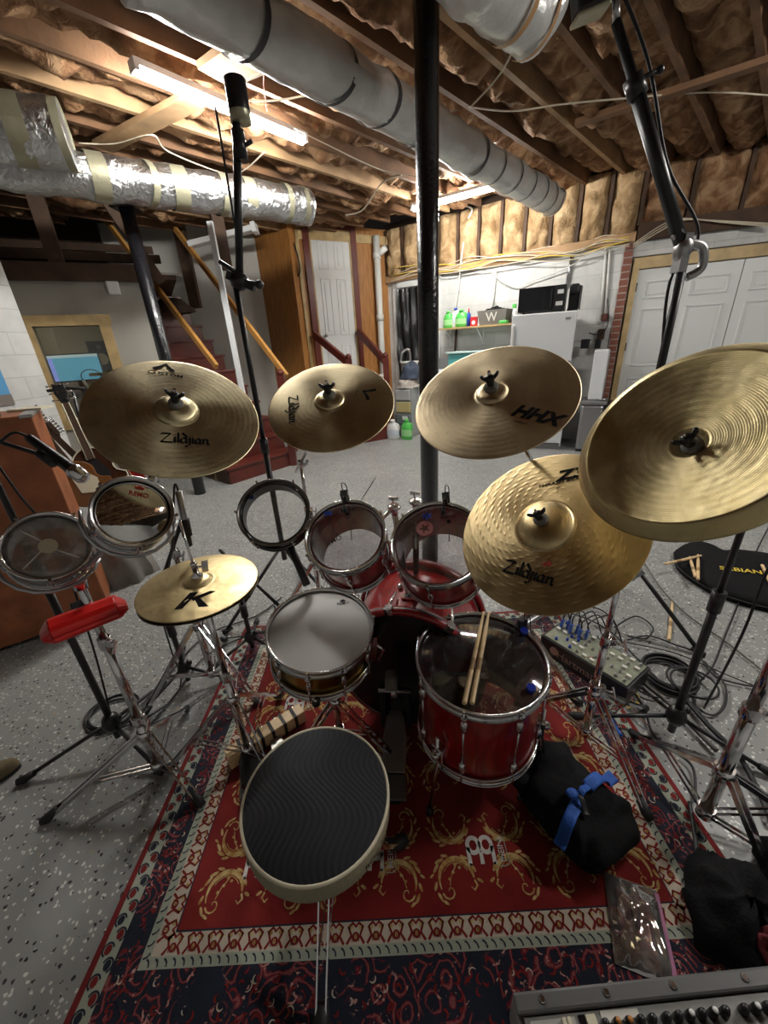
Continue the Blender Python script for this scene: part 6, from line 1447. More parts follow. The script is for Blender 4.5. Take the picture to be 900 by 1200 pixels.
# ------------------------------------------------------------------ black microphone stands
def mic_stand(name, label, xy, z_top, legs, hub=.12, leg_r=.30, boom_pts=None, tripod_low=True, r=(.0115, .009), zj=.6, rb=.008, hub_s=.035, floor_z=0, foot=.016, cat='microphone stand', leg_top=None):
    t = thing(name, label, cat, loc=(xy[0], xy[1], 0)); x, y = xy[0], xy[1]
    mb = MB(); mb.cyl((x, y, max(.02, hub - .08)), (x, y, min(zj, z_top)), r[0], n=16); obj('lower_tube', mb, M['black_metal'], t)
    if z_top > zj:
        mb = MB(); mb.cyl((x, y, zj), (x, y, z_top), r[1], n=14); obj('upper_tube', mb, M['black_metal'], t)
        mb = MB(); mb.cyl((x, y, zj - .05), (x, y, zj + .03), r[0] + .007, n=16); obj('height_grip', mb, M['black_plastic'], t)
    mb = MB(); mb.lathe([(0, -hub_s), (hub_s * .7, -hub_s * .8), (hub_s, 0), (hub_s * .8, hub_s * .9), (r[0] + .004, hub_s * 1.3), (0, hub_s * 1.3)], Matrix.Translation((x, y, hub)), 20); mb.sphere((x + hub_s, y, hub + .03), .014, 6); obj('leg_hub', mb, M['black_plastic'], t)
    for a, rr in legs:
        u = V3((math.cos(math.radians(a)), math.sin(math.radians(a)), 0)); f = V3((x, y, floor_z + .016)) + u * rr
        mb = MB(); mb.tube([V3((x, y, leg_top or hub)) + u * .02, f], rb, 10); lg = obj('leg', mb, M['black_metal'], t)
        mb = MB(); mb.tube([f - u * .04 + V3((0, 0, .012)), f, f + u * .02], [foot * .8, foot, foot * .75], 10); obj('rubber_foot', mb, M['rubber'], lg)
    if boom_pts:
        mb = MB(); mb.tube(boom_pts, [.0085] + [.0065] * (len(boom_pts) - 1), 10); obj('boom_arm', mb, M['black_metal'], t)
        mb = MB(); c_ = V3((x, y, z_top)); mb.sphere(c_, .022, 8, (1, 1, 1.2)); mb.tube([c_, c_ + V3((.045, -.02, 0))], .008); mb.sphere(c_ + V3((.05, -.022, 0)), .016, 6, (1, 1, 1.3)); obj('boom_clutch', mb, M['black_plastic'], t)
    return t
def mic(name, label, a, b, r0, r1, bodym='black_plastic', grille='chrome_dull', cat='microphone', ball=True):
    a, b = V3(a), V3(b); d = (b - a).normalized(); t = thing(name, label, cat, loc=a); L_ = (b - a).length; F_ = frame_at(a, d, (0.2, .1, 1))
    mb = MB(); mb.lathe([(0, 0), (r0 * .85, 0), (r0, .01), (r1 * .8, L_ * .72), (r1 * .95, L_ * .76)] if ball else [(0, 0), (r0, .002), (r0, L_ * .7), (r1, L_ * .74)], F_, 18); obj('mic_body', mb, M[bodym], t)
    mb = MB()
    if ball: mb.lathe([(r1 * .95, L_ * .76), (r1 * 1.08, L_ * .80), (r1 * 1.08, L_ * .84), (r1, L_ * .86), (r1 * .95, L_ * .95), (r1 * .6, L_), (0, L_ * 1.01)], F_, 20)
    else: mb.lathe([(r1, L_ * .74), (r1, L_ - .003), (r1 * .8, L_), (0, L_)], F_, 18)
    obj('mic_grille', mb, M[grille], t); return t
# tall left overhead stand
Lb = V3((-.62, 2.05, 0)); ltop = over(275, 140, Lb)
ls_ = mic_stand('overhead_mic_stand', 'tall black stand rising left of centre to the strip light', Lb, 1.80, [(215, .42), (335, .40), (95, .42)], hub=.42, leg_top=.42, zj=1.05, r=(.0155, .013), hub_s=.028, rb=.010)
la_ = over(281, 330, Lb); lb_ = over(277, 145, Lb)
mb = MB(); mb.cyl(la_, lb_, .017, .017, 16); obj('boom_arm', mb, M['black_metal'], ls_)
mb = MB(); mb.cyl(la_ + V3((.02, 0, -.02)), la_ + V3((.025, 0, .6)), .005, n=8); obj('counter_rod', mb, M['black_metal'], ls_)
mb = MB(); mb.sphere(la_, .04, 8, (1.1, 1, 1)); mb.beam(la_ + V3((-.05, 0, .03)), la_ + V3((.07, -.02, -.03)), .03, .035); mb.tube([la_, la_ + V3((.09, -.03, -.02))], .012); mb.sphere(la_ + V3((.095, -.03, -.02)), .02, 6); mb.tube([la_ + V3((-.0, 0, .03)), la_ + V3((-.07, -.02, .08))], .01); obj('swivel_clamp', mb, M['black_plastic'], ls_)
mb = MB(); mb.cyl(lb_ - V3((0, 0, .12)), lb_ - V3((0, 0, .02)), .026, n=16); mb.tube([lb_ - V3((0, 0, .08)), lb_ + V3((.055, -.01, -.06))], .008); obj('sleeve_knob', mb, M['black_plastic'], ls_)
mtop = over(277, 118, Lb)
mb = MB()
om = mic('overhead_microphone', 'short fat black microphone with tan band topping the tall left stand', mtop + V3((.006, 0, .065)), mtop - V3((-.006, 0, .07)), .042, .042, 'black_plastic', 'foil_tape', ball=False)
# right overhead boom stand (mid)
s2 = at(711, 720); s2p = over(800, 292, s2)
rsd = mic_stand('overhead_mic_stand', 'tall black boom stand at right, its upper arm reaching to the top edge', s2, s2p.z, [(-52, .44), (60, .40), (180, .42)], hub=.42, leg_top=.42, zj=1.0, r=(.0155, .0165), hub_s=.028, rb=.011)
bt_ = over(722, 25, (s2.x - .33, s2.y + .06)); 
dch = s2p
mb = MB(); mb.tube([dch + V3((0, 0, .0)), dch.lerp(bt_, .72), dch.lerp(bt_, .721), bt_], [.024, .024, .017, .016], 16); obj('boom_arm', mb, M['black_metal'], rsd)
mb = MB(); q_ = dch.lerp(bt_, .7); mb.cyl(q_, dch.lerp(bt_, .78), .032, n=16); mb.tube([q_.lerp(bt_, .2), q_.lerp(bt_, .2) + V3((.07, -.02, .02))], .008); mb.sphere(q_.lerp(bt_, .2) + V3((.075, -.02, .02)), .013, 6); obj('sleeve_knob', mb, M['black_plastic'], rsd)
mb = MB(); mb.sphere(dch, .034, 8, (1, 1, 1.4)); mb.beam(dch + V3((.0, 0, -.08)), dch + V3((.0, 0, .05)), .03, .05, up=(0, 1, 0)); mb.tube(smooth_path([dch + V3((.0, 0, .02)), dch + V3((.07, -.01, .0)), dch + V3((.085, -.01, -.07)), dch + V3((.04, 0, -.10))], 6), .016, 10); mb.tube([dch + V3((-.03, 0, .03)), dch + V3((-.05, 0, .05))], .008); obj('swivel_clamp', mb, M['steel'], rsd)
om2 = thing('overhead_microphone', 'black box-like microphone with yellow edge at the top right of centre', 'microphone', loc=bt_)
b2 = bt_ + V3((-.06, .0, .06)); mb = MB(); mb.beam(b2 + V3((-.09, 0, -.015)), b2 + V3((.03, 0, .015)), .07, .075); obj('housing', mb, M['black_plastic'], om2, bevel=.012)
mb = MB(); mb.beam(b2 + V3((-.085, 0, -.055)), b2 + V3((.02, 0, -.028)), .072, .012); obj('yellow_base', mb, M['foil_tape'], om2, bevel=.004)
mb = MB(); mb.beam(b2 + V3((.0, -.04, -.0)), b2 + V3((.05, -.04, .01)), .02, .05); obj('white_tag', mb, M['white_plastic'], om2); mb = MB(); mb.cyl(b2 + V3((.05, 0, 0)), bt_, .012, n=10); obj('stem', mb, M['chrome_dull'], om2)
mb = MB(); e1_ = over(700, 0, (b2.x, b2.y)); cable('microphone_cable', [b2 + V3((.06, 0, .02)), q_.lerp(bt_, .3) + V3((.05, -.01, .02)), dch.lerp(bt_, .4) + V3((.035, 0, 0)), dch + V3((.05, 0, .05)), over(785, 330, s2) , over(775, 425, s2)], .006, 'cable', 'thin cable running down the right overhead boom arm')
mb.bm.free()
# front right black stand
mbp = at(785, 860); mtp = over(905, 560, mbp)
mic_stand('microphone_stand', 'straight black stand in front of the china cymbal, hub on the floor', mbp, mtp.z + .1, [(-38, .30), (45, .26), (165, .36)], hub=.10, zj=.66, r=(.0135, .010), hub_s=.036, floor_z=0)
# left black stand with vocal microphone
lbp = at(143, 872); lt = over(6, 520, lbp)
ml0 = over(33, 512, (lbp.x + .05, lbp.y - .05)); ml1 = over(101, 562, (lbp.x + .20, lbp.y - .08))
mclip = over(55, 535, (lbp.x + .11, lbp.y - .06))
mic_stand('microphone_stand', 'black stand at left with short arm holding the silver-headed microphone', lbp, lt.z, [(205, .33), (330, .27), (85, .30)], hub=.13, zj=.85, r=(.0125, .0095), boom_pts=[lt + V3((-.1, .05, .02)), lt, mclip], hub_s=.036)
mic('vocal_microphone', 'black handheld microphone with silver ball head in front of the brown cabinet', ml0, ml1, .013, .022, 'black_plastic', 'chrome')
mb = MB(); mb.cyl(mclip - (ml1 - ml0).normalized() * .02, mclip + (ml1 - ml0).normalized() * .03, .018, n=14); obj('microphone_clip', mb, M['rubber'], label='dark rubber clip gripping the handheld microphone', cat='clip')
cable('microphone_cable', [ml0, ml0 + V3((-.03, 0, .015)), ml0 + V3((-.07, .0, .0)), lt + V3((-.05, 0, -.03)), lt + V3((-.01, -.02, -.15)), over(52, 640, lbp) + V3((.04, 0, 0)), over(100, 760, lbp) + V3((.03, 0, 0)), at(135, 860, .02)], .004, 'cable', 'cable hanging from the handheld microphone down its stand')
# hi-hat mic stand
hmp = at(222, 800); hz_ = over(186, 690, hmp)
mh0 = V3((-.70, 1.16, 0)); m0 = over(222, 640, mh0); m1 = over(209, 575, (mh0.x, mh0.y + .02)); mcp = over(210, 620, (mh0.x, mh0.y + .01))
mic_stand('microphone_stand', 'low black stand behind the K cymbals with arm up to the pencil microphone', hmp, hz_.z, [(120, .28), (0, .20), (235, .26)], hub=.10, zj=.35, boom_pts=[hz_ + V3((-.01, .02, -.06)), hz_, mcp], hub_s=.032)
mic('pencil_microphone', 'slim black and silver microphone pointing down at the K cymbals', m1, m0, .011, .011, 'chrome_dull', 'black_plastic', ball=False)
mb = MB(); dv = (m0 - m1).normalized(); mb.cyl(m1 + dv * (m0 - m1).length * .5, m1 + dv * (m0 - m1).length * .8, .0165, n=12); mb.beam(mcp, m1 + dv * (m0 - m1).length * .62, .02, .03); obj('microphone_clip', mb, M['rubber'], label='black clip on the pencil microphone above the hi-hat', cat='clip')
cable('microphone_cable', [m1, m1 + V3((-.01, 0, .012)), over(202, 640, mh0), over(192, 690, hmp), over(185, 705, hmp), over(200, 760, hmp), at(212, 800, .01), at(190, 830, .01), at(150, 850, .01), at(112, 862, .01)], .0035, 'cable', 'cable from the slim hi-hat microphone down to the coil on the floor')
# snare mic stand
snp = at(297, 762); snz = over(284, 694, snp)
bs0 = over(258, 645, (snp.x - .08, snp.y + .1)); bs1 = over(327, 710, (-.40, 1.27))
mic_stand('microphone_stand', 'short black stand behind the snare with its arm tilted down', snp, snz.z, [(100, .22), (220, .22), (-20, .24)], hub=.09, zj=.28, boom_pts=[bs0, bs0.lerp(bs1, .35), bs1], hub_s=.032, floor_z=RZ)
mic('snare_microphone', 'thick black microphone hanging under the black open drum toward the snare', over(340, 640, (-.36, 1.33)), over(360, 686, (-.32, 1.26)), .015, .015, 'black_plastic', 'black_plastic', ball=False)
# kick mic stand arm seen behind ride: boom with cable wraps
kx = at(735, 705, .35)
cable('cable_wrapped_arm', [at(610, 735, .52), at(650, 712, .50), at(690, 702, .46)], .011, 'chrome_dull', 'silver tube from the floor tom rim toward the chrome cymbal stand', 'arm')
# clip-on tom mics
def clip_mic(px, py, F_, R_, lab, flip=1):
    q = rimp(F_, px, py); u = V3((q.x, q.y, 0)).normalized(); c_ = F_ @ (u * (R_ + .002)); z = F_.col[2].to_3d(); uu = F_.to_3x3() @ u
    t = thing('clip_microphone', lab, 'microphone', loc=c_)
    mb = MB(); mb.box(c_ + z * .012 + uu * .008, (.026, .022, .05), F_.to_3x3()); mb.box(c_ + z * .02 + uu * -.008, (.018, .018, .035), F_.to_3x3()); obj('clip', mb, M['black_plastic'], t, bevel=.003)
    mb = MB(); mb.tube(smooth_path([c_ + z * .03 - uu * .006, c_ + z * .045 - uu * .02, c_ + z * .03 - uu * .035, c_ + z * .015 - uu * .045], 5), .0025, 8); obj('gooseneck', mb, M['black_metal'], t)
    mb = MB(); mb.cyl(c_ + z * .018 - uu * .045, c_ + z * .0 - uu * .05, .006, .008, 10); obj('capsule', mb, M['black_plastic'], t)
    mb = MB(); mb.tube(smooth_path([c_ + z * .035 + uu * .01, c_ + z * .06 + uu * .012, c_ + z * .06 + uu * .03, c_ + uu * .06 - z * .03, c_ + uu * .09 - V3((0, 0, .25))], 6), .0018, 6); obj('thin_cable', mb, M['cable'], t)
clip_mic(405, 583, Ftl, .139, 'tiny black microphone clipped to the top rim of the left rack tom')
clip_mic(522, 590, Ftr, .163, 'tiny black microphone clipped to the top rim of the right rack tom')
clip_mic(613, 733, Fft, .214, 'tiny black microphone clipped to the far rim of the floor tom')

# ------------------------------------------------------------------ floor clutter, left
def coil(name, label, c, r0, turns, m='cable', r=.0045, sq=1.0, lead=None, seed=0):
    rnd = random.Random(seed); pts = []
    for k in range(turns * 10):
        a = 2 * pi * k / 10; rr = r0 * (1 + .12 * math.sin(k * .37 + seed)); pts.append(V3((c[0] + rr * math.cos(a) + .012 * math.sin(k * .21), c[1] + rr * sq * math.sin(a) + .012 * math.cos(k * .17), r + c[2] + (k // 10) * r * .8)))
    if lead: pts += [V3(p) for p in lead]
    mb = MB(); mb.tube(smooth_path(pts, 3), r, 6); return obj(name, mb, M[m], label=label, cat='cable')
cc_ = at(132, 836); coil('coiled_cable', 'loosely coiled black cable on the floor behind the timbale stand', (cc_.x, cc_.y, 0), .10, 4, lead=[at(190, 800, .01), at(240, 745, .01), at(300, 722, .01), at(330, 700, .01)], sq=.9)
cable('microphone_cable', [at(330, 735, .01), at(290, 745, .01), at(240, 770, .012), at(205, 815, .012), at(175, 850, .01), at(150, 870, .01)], .0045, 'cable', 'black cable on the floor running left under the hi-hat')
cable('microphone_cable', [at(440, 560, .01), at(400, 620, .01), at(372, 650, .01), at(350, 690, .01), at(320, 735, .01), at(250, 750, .012)], .004, 'cable', 'thin cable on the floor behind the left rack tom')
# wooden stomp block with straps
ba_ = at(266, 888, .055); bb_ = at(354, 832, .055)
wb_ = thing('wood_block_bar', 'light wooden bar with black straps lying beside the hi-hat pedal', 'percussion bar', loc=(ba_.x, ba_.y, RZ))
mb = MB(); mb.beam(V3((ba_.x, ba_.y, RZ + .035)), V3((bb_.x, bb_.y, RZ + .035)), .055, .06); obj('bar', mb, M['maple_stick'], wb_, bevel=.003)
dvec = (bb_ - ba_).normalized(); nvec = V3((-dvec.y, dvec.x, 0))
for f in (.17, .3, .42, .56, .72, .87):
    p = ba_.lerp(bb_, f); p.z = RZ + .035; mb = MB(); mb.beam(p - dvec * .006, p + dvec * .006, .062, .068); obj('strap', mb, M['rubber'], wb_)
for f in (.22, .48, .66, .92):
    p = ba_.lerp(bb_, f) + nvec * .045; mb = MB(); mb.sphere((p.x, p.y, RZ + .03), .016, 8); obj('jingle', mb, M['chrome'], wb_)
p = ba_.lerp(bb_, .55) - nvec * .06; mb = MB(); mb.prism([(-.03, -.02), (.03, -.02), (.022, .03), (-.022, .03)], .0, .03, Matrix.Translation((p.x, p.y, RZ)) @ rotz(.5)); obj('beater_pad', mb, M['pewter'], wb_, bevel=.004)
# shoe at the left edge
shf_ = frame_at(at(26, 897), (0, 0, 1), (-.75, -.66, 0)); sh = thing('shoe', 'brown suede shoe tip poking in at the left edge', 'shoe', frame=shf_)
def shoe_fn(z0, z1, grow):
    mb = MB(); out_ = []
    for k in range(28):
        a = 2 * pi * k / 28; x = .13 - .13 * math.cos(a); w = .042 * (math.sin(a)) * (1.05 - .25 * math.sin(x * 20)); out_.append((x, w * grow))
    mb.prism(out_, z0, z1, shf_); return mb
obj('sole', shoe_fn(0, .018, 1.05), M['rubber'], sh, bevel=.004)
mb = MB()
def upf(u, v):
    a = 2 * pi * u; x = .13 - .13 * math.cos(a) * (1 - .35 * v ** 3); w = .042 * math.sin(a) * math.cos(v * pi / 2) ** .5 if v < 1 else 0; z = .018 + (.045 + max(0, x - .1) * .35) * math.sin(v * pi / 2); return shf_ @ V3((x, w, z))
mb.grid(upf, 32, 10); obj('upper', mb, mat('suede', (.17, .13, .07), .9, bump=.2), sh)
# brown wooden cabinet
pcn = V3((-1.77, 2.04, 0)); at_ = over(29, 487, pcn); amf = wall_frame((pcn.x, pcn.y, 0), 214); AH = at_.z
am = thing('speaker_cabinet', 'orange brown wooden cabinet behind the left timbale', 'cabinet', loc=pcn)
obj('case', fbx(amf, 0, .62, -.42, 0, .04, AH), M['amp_wood'], am, bevel=.008)
obj('metal_corner', fbx(amf, -.006, .05, -.43, .006, AH - .012, AH + .004), M['steel'], am, bevel=.003); 
for xx in (.04, .54): obj('foot', fbx(amf, xx, xx + .04, -.38, -.06, 0, .04), M['rubber'], am)
t = thing('cable_plug', 'black plug standing on the brown cabinet top at the left edge', 'plug', loc=(pcn.x, pcn.y, AH)); q = amf @ V3((.14, -.1, 0))
mb = MB(); mb.tube([(q.x, q.y, AH), (q.x + .01, q.y, AH + .05), (q.x + .02, q.y, AH + .06)], .012, 10); obj('plug_body', mb, M['black_plastic'], t)
q = amf @ V3((.02, -.25, 0)); obj('folded_paper', fbx(wall_frame((q.x, q.y, 0), 10), -.12, .05, 0, .12, AH + .001, AH + .012), M['piping'], label='cream folded cloth on top of the brown cabinet', cat='cloth')
# guitars
def guitar(name, label, foot, head, body_m, headm, semi=False, face=(0.5, -.8, .2), w=.17, hl=.16):
    foot, head = V3(foot), V3(head); d = (head - foot).normalized(); n = V3(face); n = (n - d * n.dot(d)).normalized(); x = d.cross(n)
    F_ = Matrix(((x.x, d.x, n.x, foot.x), (x.y, d.y, n.y, foot.y), (x.z, d.z, n.z, foot.z), (0, 0, 0, 1))); L_ = (head - foot).length
    t = thing(name, label, 'guitar', frame=F_)
    bl = min(.46, L_ * .45)
    out_ = []
    for k in range(40):
        a = 2 * pi * k / 40; y = bl / 2 - bl / 2 * math.cos(a); s_ = math.sin(a); wv = w * (1 if y < bl * .5 else .78) * (1 - .22 * math.exp(-((y - bl * .58) / (bl * .12)) ** 2)); out_.append((s_ * wv, y))
    mb = MB(); mb.prism(out_, -.045, 0, F_); bd_ = obj('body', mb, body_m, t, bevel=.006)
    if semi:
        mb = MB(); mb.tube([F_ @ V3((p[0], p[1], .001)) for p in out_], .0055, 6, closed=True); obj('binding', mb, M['piping'], t)
    mb = MB(); mb.prism([(-.05, bl * .35), (.06, bl * .2), (.09, bl * .5), (.03, bl * .8), (-.04, bl * .8)], .001, .004, F_); obj('pickguard', mb, M['piping'] if not semi else M['black_plastic'], t)
    mb = MB(); mb.prism([(-.027, bl * .78), (.027, bl * .78), (.022, L_ - hl), (-.022, L_ - hl)], -.015, .008, F_); nk = obj('neck', mb, M['maple_stick'] if not semi else M['mahogany'], t)
    mb = MB(); mb.prism([(-.025, bl * .78), (.025, bl * .78), (.021, L_ - hl), (-.021, L_ - hl)], .0082, .012, F_); obj('fretboard', mb, M['dark_wood'], t)
    if semi: mb = MB(); mb.tube([F_ @ V3((-.026, bl * .78, .012)), F_ @ V3((-.022, L_ - hl, .012))], .004, 6); mb.tube([F_ @ V3((.026, bl * .78, .012)), F_ @ V3((.022, L_ - hl, .012))], .004, 6); obj('neck_binding', mb, M['piping'], t)
    if semi: ho = [(-.024, L_ - hl), (.024, L_ - hl), (.042, L_ - hl * .5), (.036, L_), (0, L_ - .015), (-.036, L_), (-.042, L_ - hl * .5)]
    else: ho = [(-.022, L_ - hl), (.022, L_ - hl), (.045, L_ - hl * .75), (.05, L_ - hl * .2), (.03, L_), (-.01, L_), (-.035, L_ - hl * .25), (-.03, L_ - hl * .8)]
    mb = MB(); mb.prism(ho, -.012, .004, F_); hd_ = obj('headstock', mb, headm, t, bevel=.003)
    for k in range(6 if not semi else 3):
        for s in ((1,) if not semi else (-1, 1)):
            y = L_ - hl * .8 + hl * .7 * k / (5 if not semi else 2); mb = MB(); mb.cyl(F_ @ V3((s * .02, y, .004)), F_ @ V3((s * .02, y, .016)), .006, n=10); mb.tube([F_ @ V3((s * .03, y, -.004)), F_ @ V3((s * .062, y, -.004))], .004, 6); mb.sphere(F_ @ V3((s * .068, y, -.004)), .009, 6); obj('tuner', mb, M['chrome'], hd_)
    return t
def gp(x, y, p): return over(x, y, p)
gs = V3((-2.35, 3.1, 0))
B1 = at(150, 592); 
guitar('electric_guitar', 'semi-hollow guitar with white binding standing below the window', gp(128, 585, (-2.03, 3.05)) , gp(66, 449, (-2.5, 3.15)), mat('guitar_dark', (.05, .018, .01), .2, coat=.6), M['black_plastic'], semi=True, face=(.55, -.8, .25), w=.20)
guitar('electric_guitar', 'guitar with pale maple headstock leaning behind the brown cabinet', gp(118, 590, (-1.98, 2.75)), gp(27, 478, (-2.45, 2.65)), mat('guitar_sunburst', (.18, .07, .02), .2, coat=.6), M['maple_stick'], face=(.5, -.7, .45), w=.17)
guitar('electric_guitar', 'dark guitar behind the maple-headed one, chrome tuners showing', gp(140, 585, (-2.15, 3.15)), gp(47, 494, (-2.62, 3.0)), mat('guitar_brown', (.08, .03, .015), .2, coat=.6), M['dark_wood'], face=(.5, -.7, .45), w=.17)
guitar('electric_guitar', 'dark red guitar low behind the mirror-headed timbale', gp(170, 590, (-1.85, 3.3)), gp(118, 505, (-2.3, 3.55)), mat('guitar_red', (.16, .01, .01), .2, coat=.6), M['dark_wood'], face=(.4, -.8, .4), w=.17)
gst = thing('guitar_stand', 'black stand cradling the guitars below the window', 'guitar stand', loc=(-2.45, 3.35, 0))
g1_ = gp(76, 457, (-2.52, 3.22))
mb = MB(); mb.tube([(-2.5, 3.4, 0.02), (-2.52, 3.3, .6), g1_ + V3((.02, .05, -.02))], .013, 10); obj('upright', mb, M['black_metal'], gst)
mb = MB(); mb.tube([g1_ + V3((-.14, 0, .0)), g1_ + V3((.0, 0.03, .01)), g1_ + V3((.14, .02, .0))], .012, 8); mb.tube([g1_ + V3((.10, .02, 0)), g1_ + V3((.22, .04, -.03)), g1_ + V3((.24, .04, -.15))], .009, 8); obj('neck_yoke', mb, M['rubber'], gst)
for dx in (-.3, .3): mb = MB(); mb.tube([(-2.5, 3.38, .3), (-2.5 + dx, 3.1, .02)], .012, 8); obj('leg', mb, M['black_metal'], gst)
# hassock-like gray bag behind left timbale area
p_ = at(95, 600); pile('gear_bag', V3((-2.0, 2.55, 0)), .22, .2, .42, M['grey_fabric'], 'dark grey gear bag on the floor right of the brown cabinet', 'bag', 9)
pk = at(228, 548); pile('small_sack', V3((-2.0, 4.9, 0)), .2, .15, .3, mat('sack', (.16, .12, .06), .9), 'small brown sack against the foot of the red stairs', 'bag', 4)

# ------------------------------------------------------------------ floor clutter, right
# black soft bag with blue straps
bcx = V3((.565, .775, RZ)); bx_ = V3((-.45, .89, 0)).normalized()
by_ = V3((-bx_.y, bx_.x, 0)); Fbag = Matrix(((bx_.x, by_.x, 0, bcx.x), (bx_.y, by_.y, 0, bcx.y), (0, 0, 1, bcx.z), (0, 0, 0, 1)))
bag = thing('soft_bag', 'puffy black bag with blue straps on the rug beside the floor tom', 'bag', frame=Fbag)
def sp_(v, e): return math.copysign(abs(v) ** e, v)
def bagp(u, v, gx=1, off=0):
    a = 2 * pi * u; b = pi * (v - .5); cx_, sx2 = math.cos(a), math.sin(a); cb2, sb2 = math.cos(b), math.sin(b)
    x = .180 * sp_(cb2, .42) * sp_(cx_, .42); y = .132 * sp_(cb2, .42) * sp_(sx2, .42); z = .075 + .072 * sp_(sb2, .8) * (1 - .25 * abs(x) / .18)
    p = V3((x, y, z)); nz = noise.noise(V3((x * 11, y * 11, z * 9 + 3))) * .022 + noise.noise(V3((x * 26 + 5, y * 9, 0))) * .010
    wr = -.011 * max(0, math.sin(x * 46 + y * 20 + 2 * noise.noise(p * 9)))
    return p * (1 + (nz + wr) / .12 * (1 if sb2 > -.6 else 0)) + V3((0, 0, 0)) + (V3((0, 0, off)) if off else V3())
mb = MB(); mb.grid(lambda u, v: Fbag @ bagp(u, v), 72, 36); obj('bag_body', mb, M['cloth_black'], bag)
def topz(x, y):
    best = -1
    for uu in range(0): pass
    r = min(.99, max(abs(x) / .18, abs(y) / .132)); return .075 + .072 * (1 - r ** 4) ** .5 + noise.noise(V3((x * 11, y * 11, 4.2))) * .02
def strap(p0, p1, w, nm='strap', m='blue', lift=.012, tw=0):
    mb = MB(); p0, p1 = V3(p0), V3(p1); d = (p1 - p0); n = V3((-d.y, d.x, 0)).normalized()
    def fn(u, v):
        p = p0.lerp(p1, u) + n * (v - .5) * w * (1 - .25 * math.sin(pi * u) * tw); return Fbag @ V3((p.x, p.y, topz(p.x, p.y) + lift + .008 * math.sin(u * 5)))
    mb.grid(fn, 20, 4); o_ = obj(nm, mb, M[m], bag); md = o_.modifiers.new('s', 'SOLIDIFY'); md.thickness = .003; return o_
I = Fbag.inverted()
def bl(px, py): p = at(px, py, .15); return I @ p
M['strap_blue'] = mat('strap_blue', (.015, .10, .45), .6, bump=.3, bscale=200)
a = bl(657, 982); b = bl(678, 938); c = bl(688, 925); d = bl(722, 898)
strap((a.x, a.y, 0), (b.x, b.y, 0), .034, 'blue_strap', 'strap_blue'); strap((c.x, c.y, 0), (d.x, d.y, 0), .038, 'blue_strap', 'strap_blue'); strap((b.x, b.y, 0), (c.x, c.y, 0), .020, 'blue_strap', 'strap_blue', .026); 
e = bl(669, 936); f_ = bl(690, 950); mb = MB(); mb.sphere(Fbag @ V3((e.x, e.y, topz(e.x, e.y) + .02)), .016, 8, (1.2, 1, .6)); obj('strap_knot', mb, M['strap_blue'], bag)
strap((bl(676, 934).x, bl(676, 934).y, 0), (bl(688, 958).x, bl(688, 958).y, 0), .016, 'black_buckle', 'rubber', .018)
# resealable plastic bag
plx = at(745, 1086); _pd = at(742, 1035) - at(760, 1140); Fp = frame_at(V3((plx.x, plx.y, RZ + .001)), (0, 0, 1), (_pd.y, -_pd.x, 0))
pb2 = thing('plastic_bag', 'clear resealable bag with pink zipper edge lying on the rug border', 'bag', frame=Fp)
def plf(u, v, top): x = (u - .5) * .135; y = (v - .5) * .20; h_ = .003 + .022 * (math.sin(pi * u) * math.sin(pi * v)) ** .5 * (1 + .6 * noise.noise(V3((x * 40, y * 30, 1)))); return Fp @ V3((x, y, h_ if top else .001))
mb = MB(); mb.grid(lambda u, v: plf(u, v, True), 40, 50); mb.grid(lambda u, v: plf(u, v, False), 6, 6); obj('film', mb, M['bag_plastic'], pb2)
mb = MB(); mb.prism([(.062, -.10), (.074, -.10), (.070, .09), (.060, .09)], .004, .008, Fp); obj('zipper_strip', mb, mat('zip_pink', (.32, .04, .18), .4), pb2)
for k, (cc, ww) in enumerate((((.45, .22, .20), .03), ((.32, .05, .12), .035))):
    mb = MB(); mb.prism([(-.045 + .045 * k, -.06), (-.045 + .045 * k + ww, -.07), (-.04 + .045 * k + ww, .06), (-.04 + .045 * k, .07)], .003, .009, Fp); obj('sachet', mb, mat('sachet_%d' % k, tuple(min(1, c * 1.5) for c in cc), .4), pb2)
# mixer at the lower right
MZ = .52; mxa = at(600, 1163, MZ); mxb = at(905, 1131, MZ); mdx = (mxb - mxa).normalized(); Fm = frame_at(mxa, (0, 0, 1), mdx); ml_ = .56
mx = thing('mixing_console', 'grey audio mixer with rows of black knobs at the lower right corner', 'mixer', frame=Fm)
mb = MB(); mb.prism([(0, -.36), (ml_, -.36), (ml_, 0), (0, 0)], -.09, -.008, Fm); obj('chassis', mb, M['grey_panel'], mx, bevel=.006)
mb = MB(); mb.prism([(0.0, -.024), (ml_, -.024), (ml_, 0), (0.0, 0)], -.008, .003, Fm); obj('rear_ledge', mb, mat('ledge_grey', (.10, .10, .098), .45), mx, bevel=.004)
mb = MB(); mb.prism([(.01, -.35), (ml_ - .01, -.35), (ml_ - .01, -.026), (.01, -.026)], -.008, -.004, Fm); obj('top_panel', mb, mat('panel_grey', (.24, .24, .225), .45, var=.1, vscale=30), mx)
for x in (.045, .15, .26, .38): mb = MB(); mb.cyl(Fm @ V3((x, -.011, .003)), Fm @ V3((x, -.011, .006)), .006, .004, 12); obj('screw', mb, M['chrome'], mx)
mb = MB(); mb.prism([(.018, -.16), (.088, -.16), (.088, -.030), (.018, -.030)], -.004, -.0025, Fm); obj('fader_plate', mb, mat('plate_grey', (.42, .42, .40), .4), mx)
mb = MB(); mb.prism([(.03, -.042), (.072, -.042), (.072, -.039), (.03, -.039)], -.0025, -.002, Fm); obj('fader_slot', mb, M['ink'], mx)
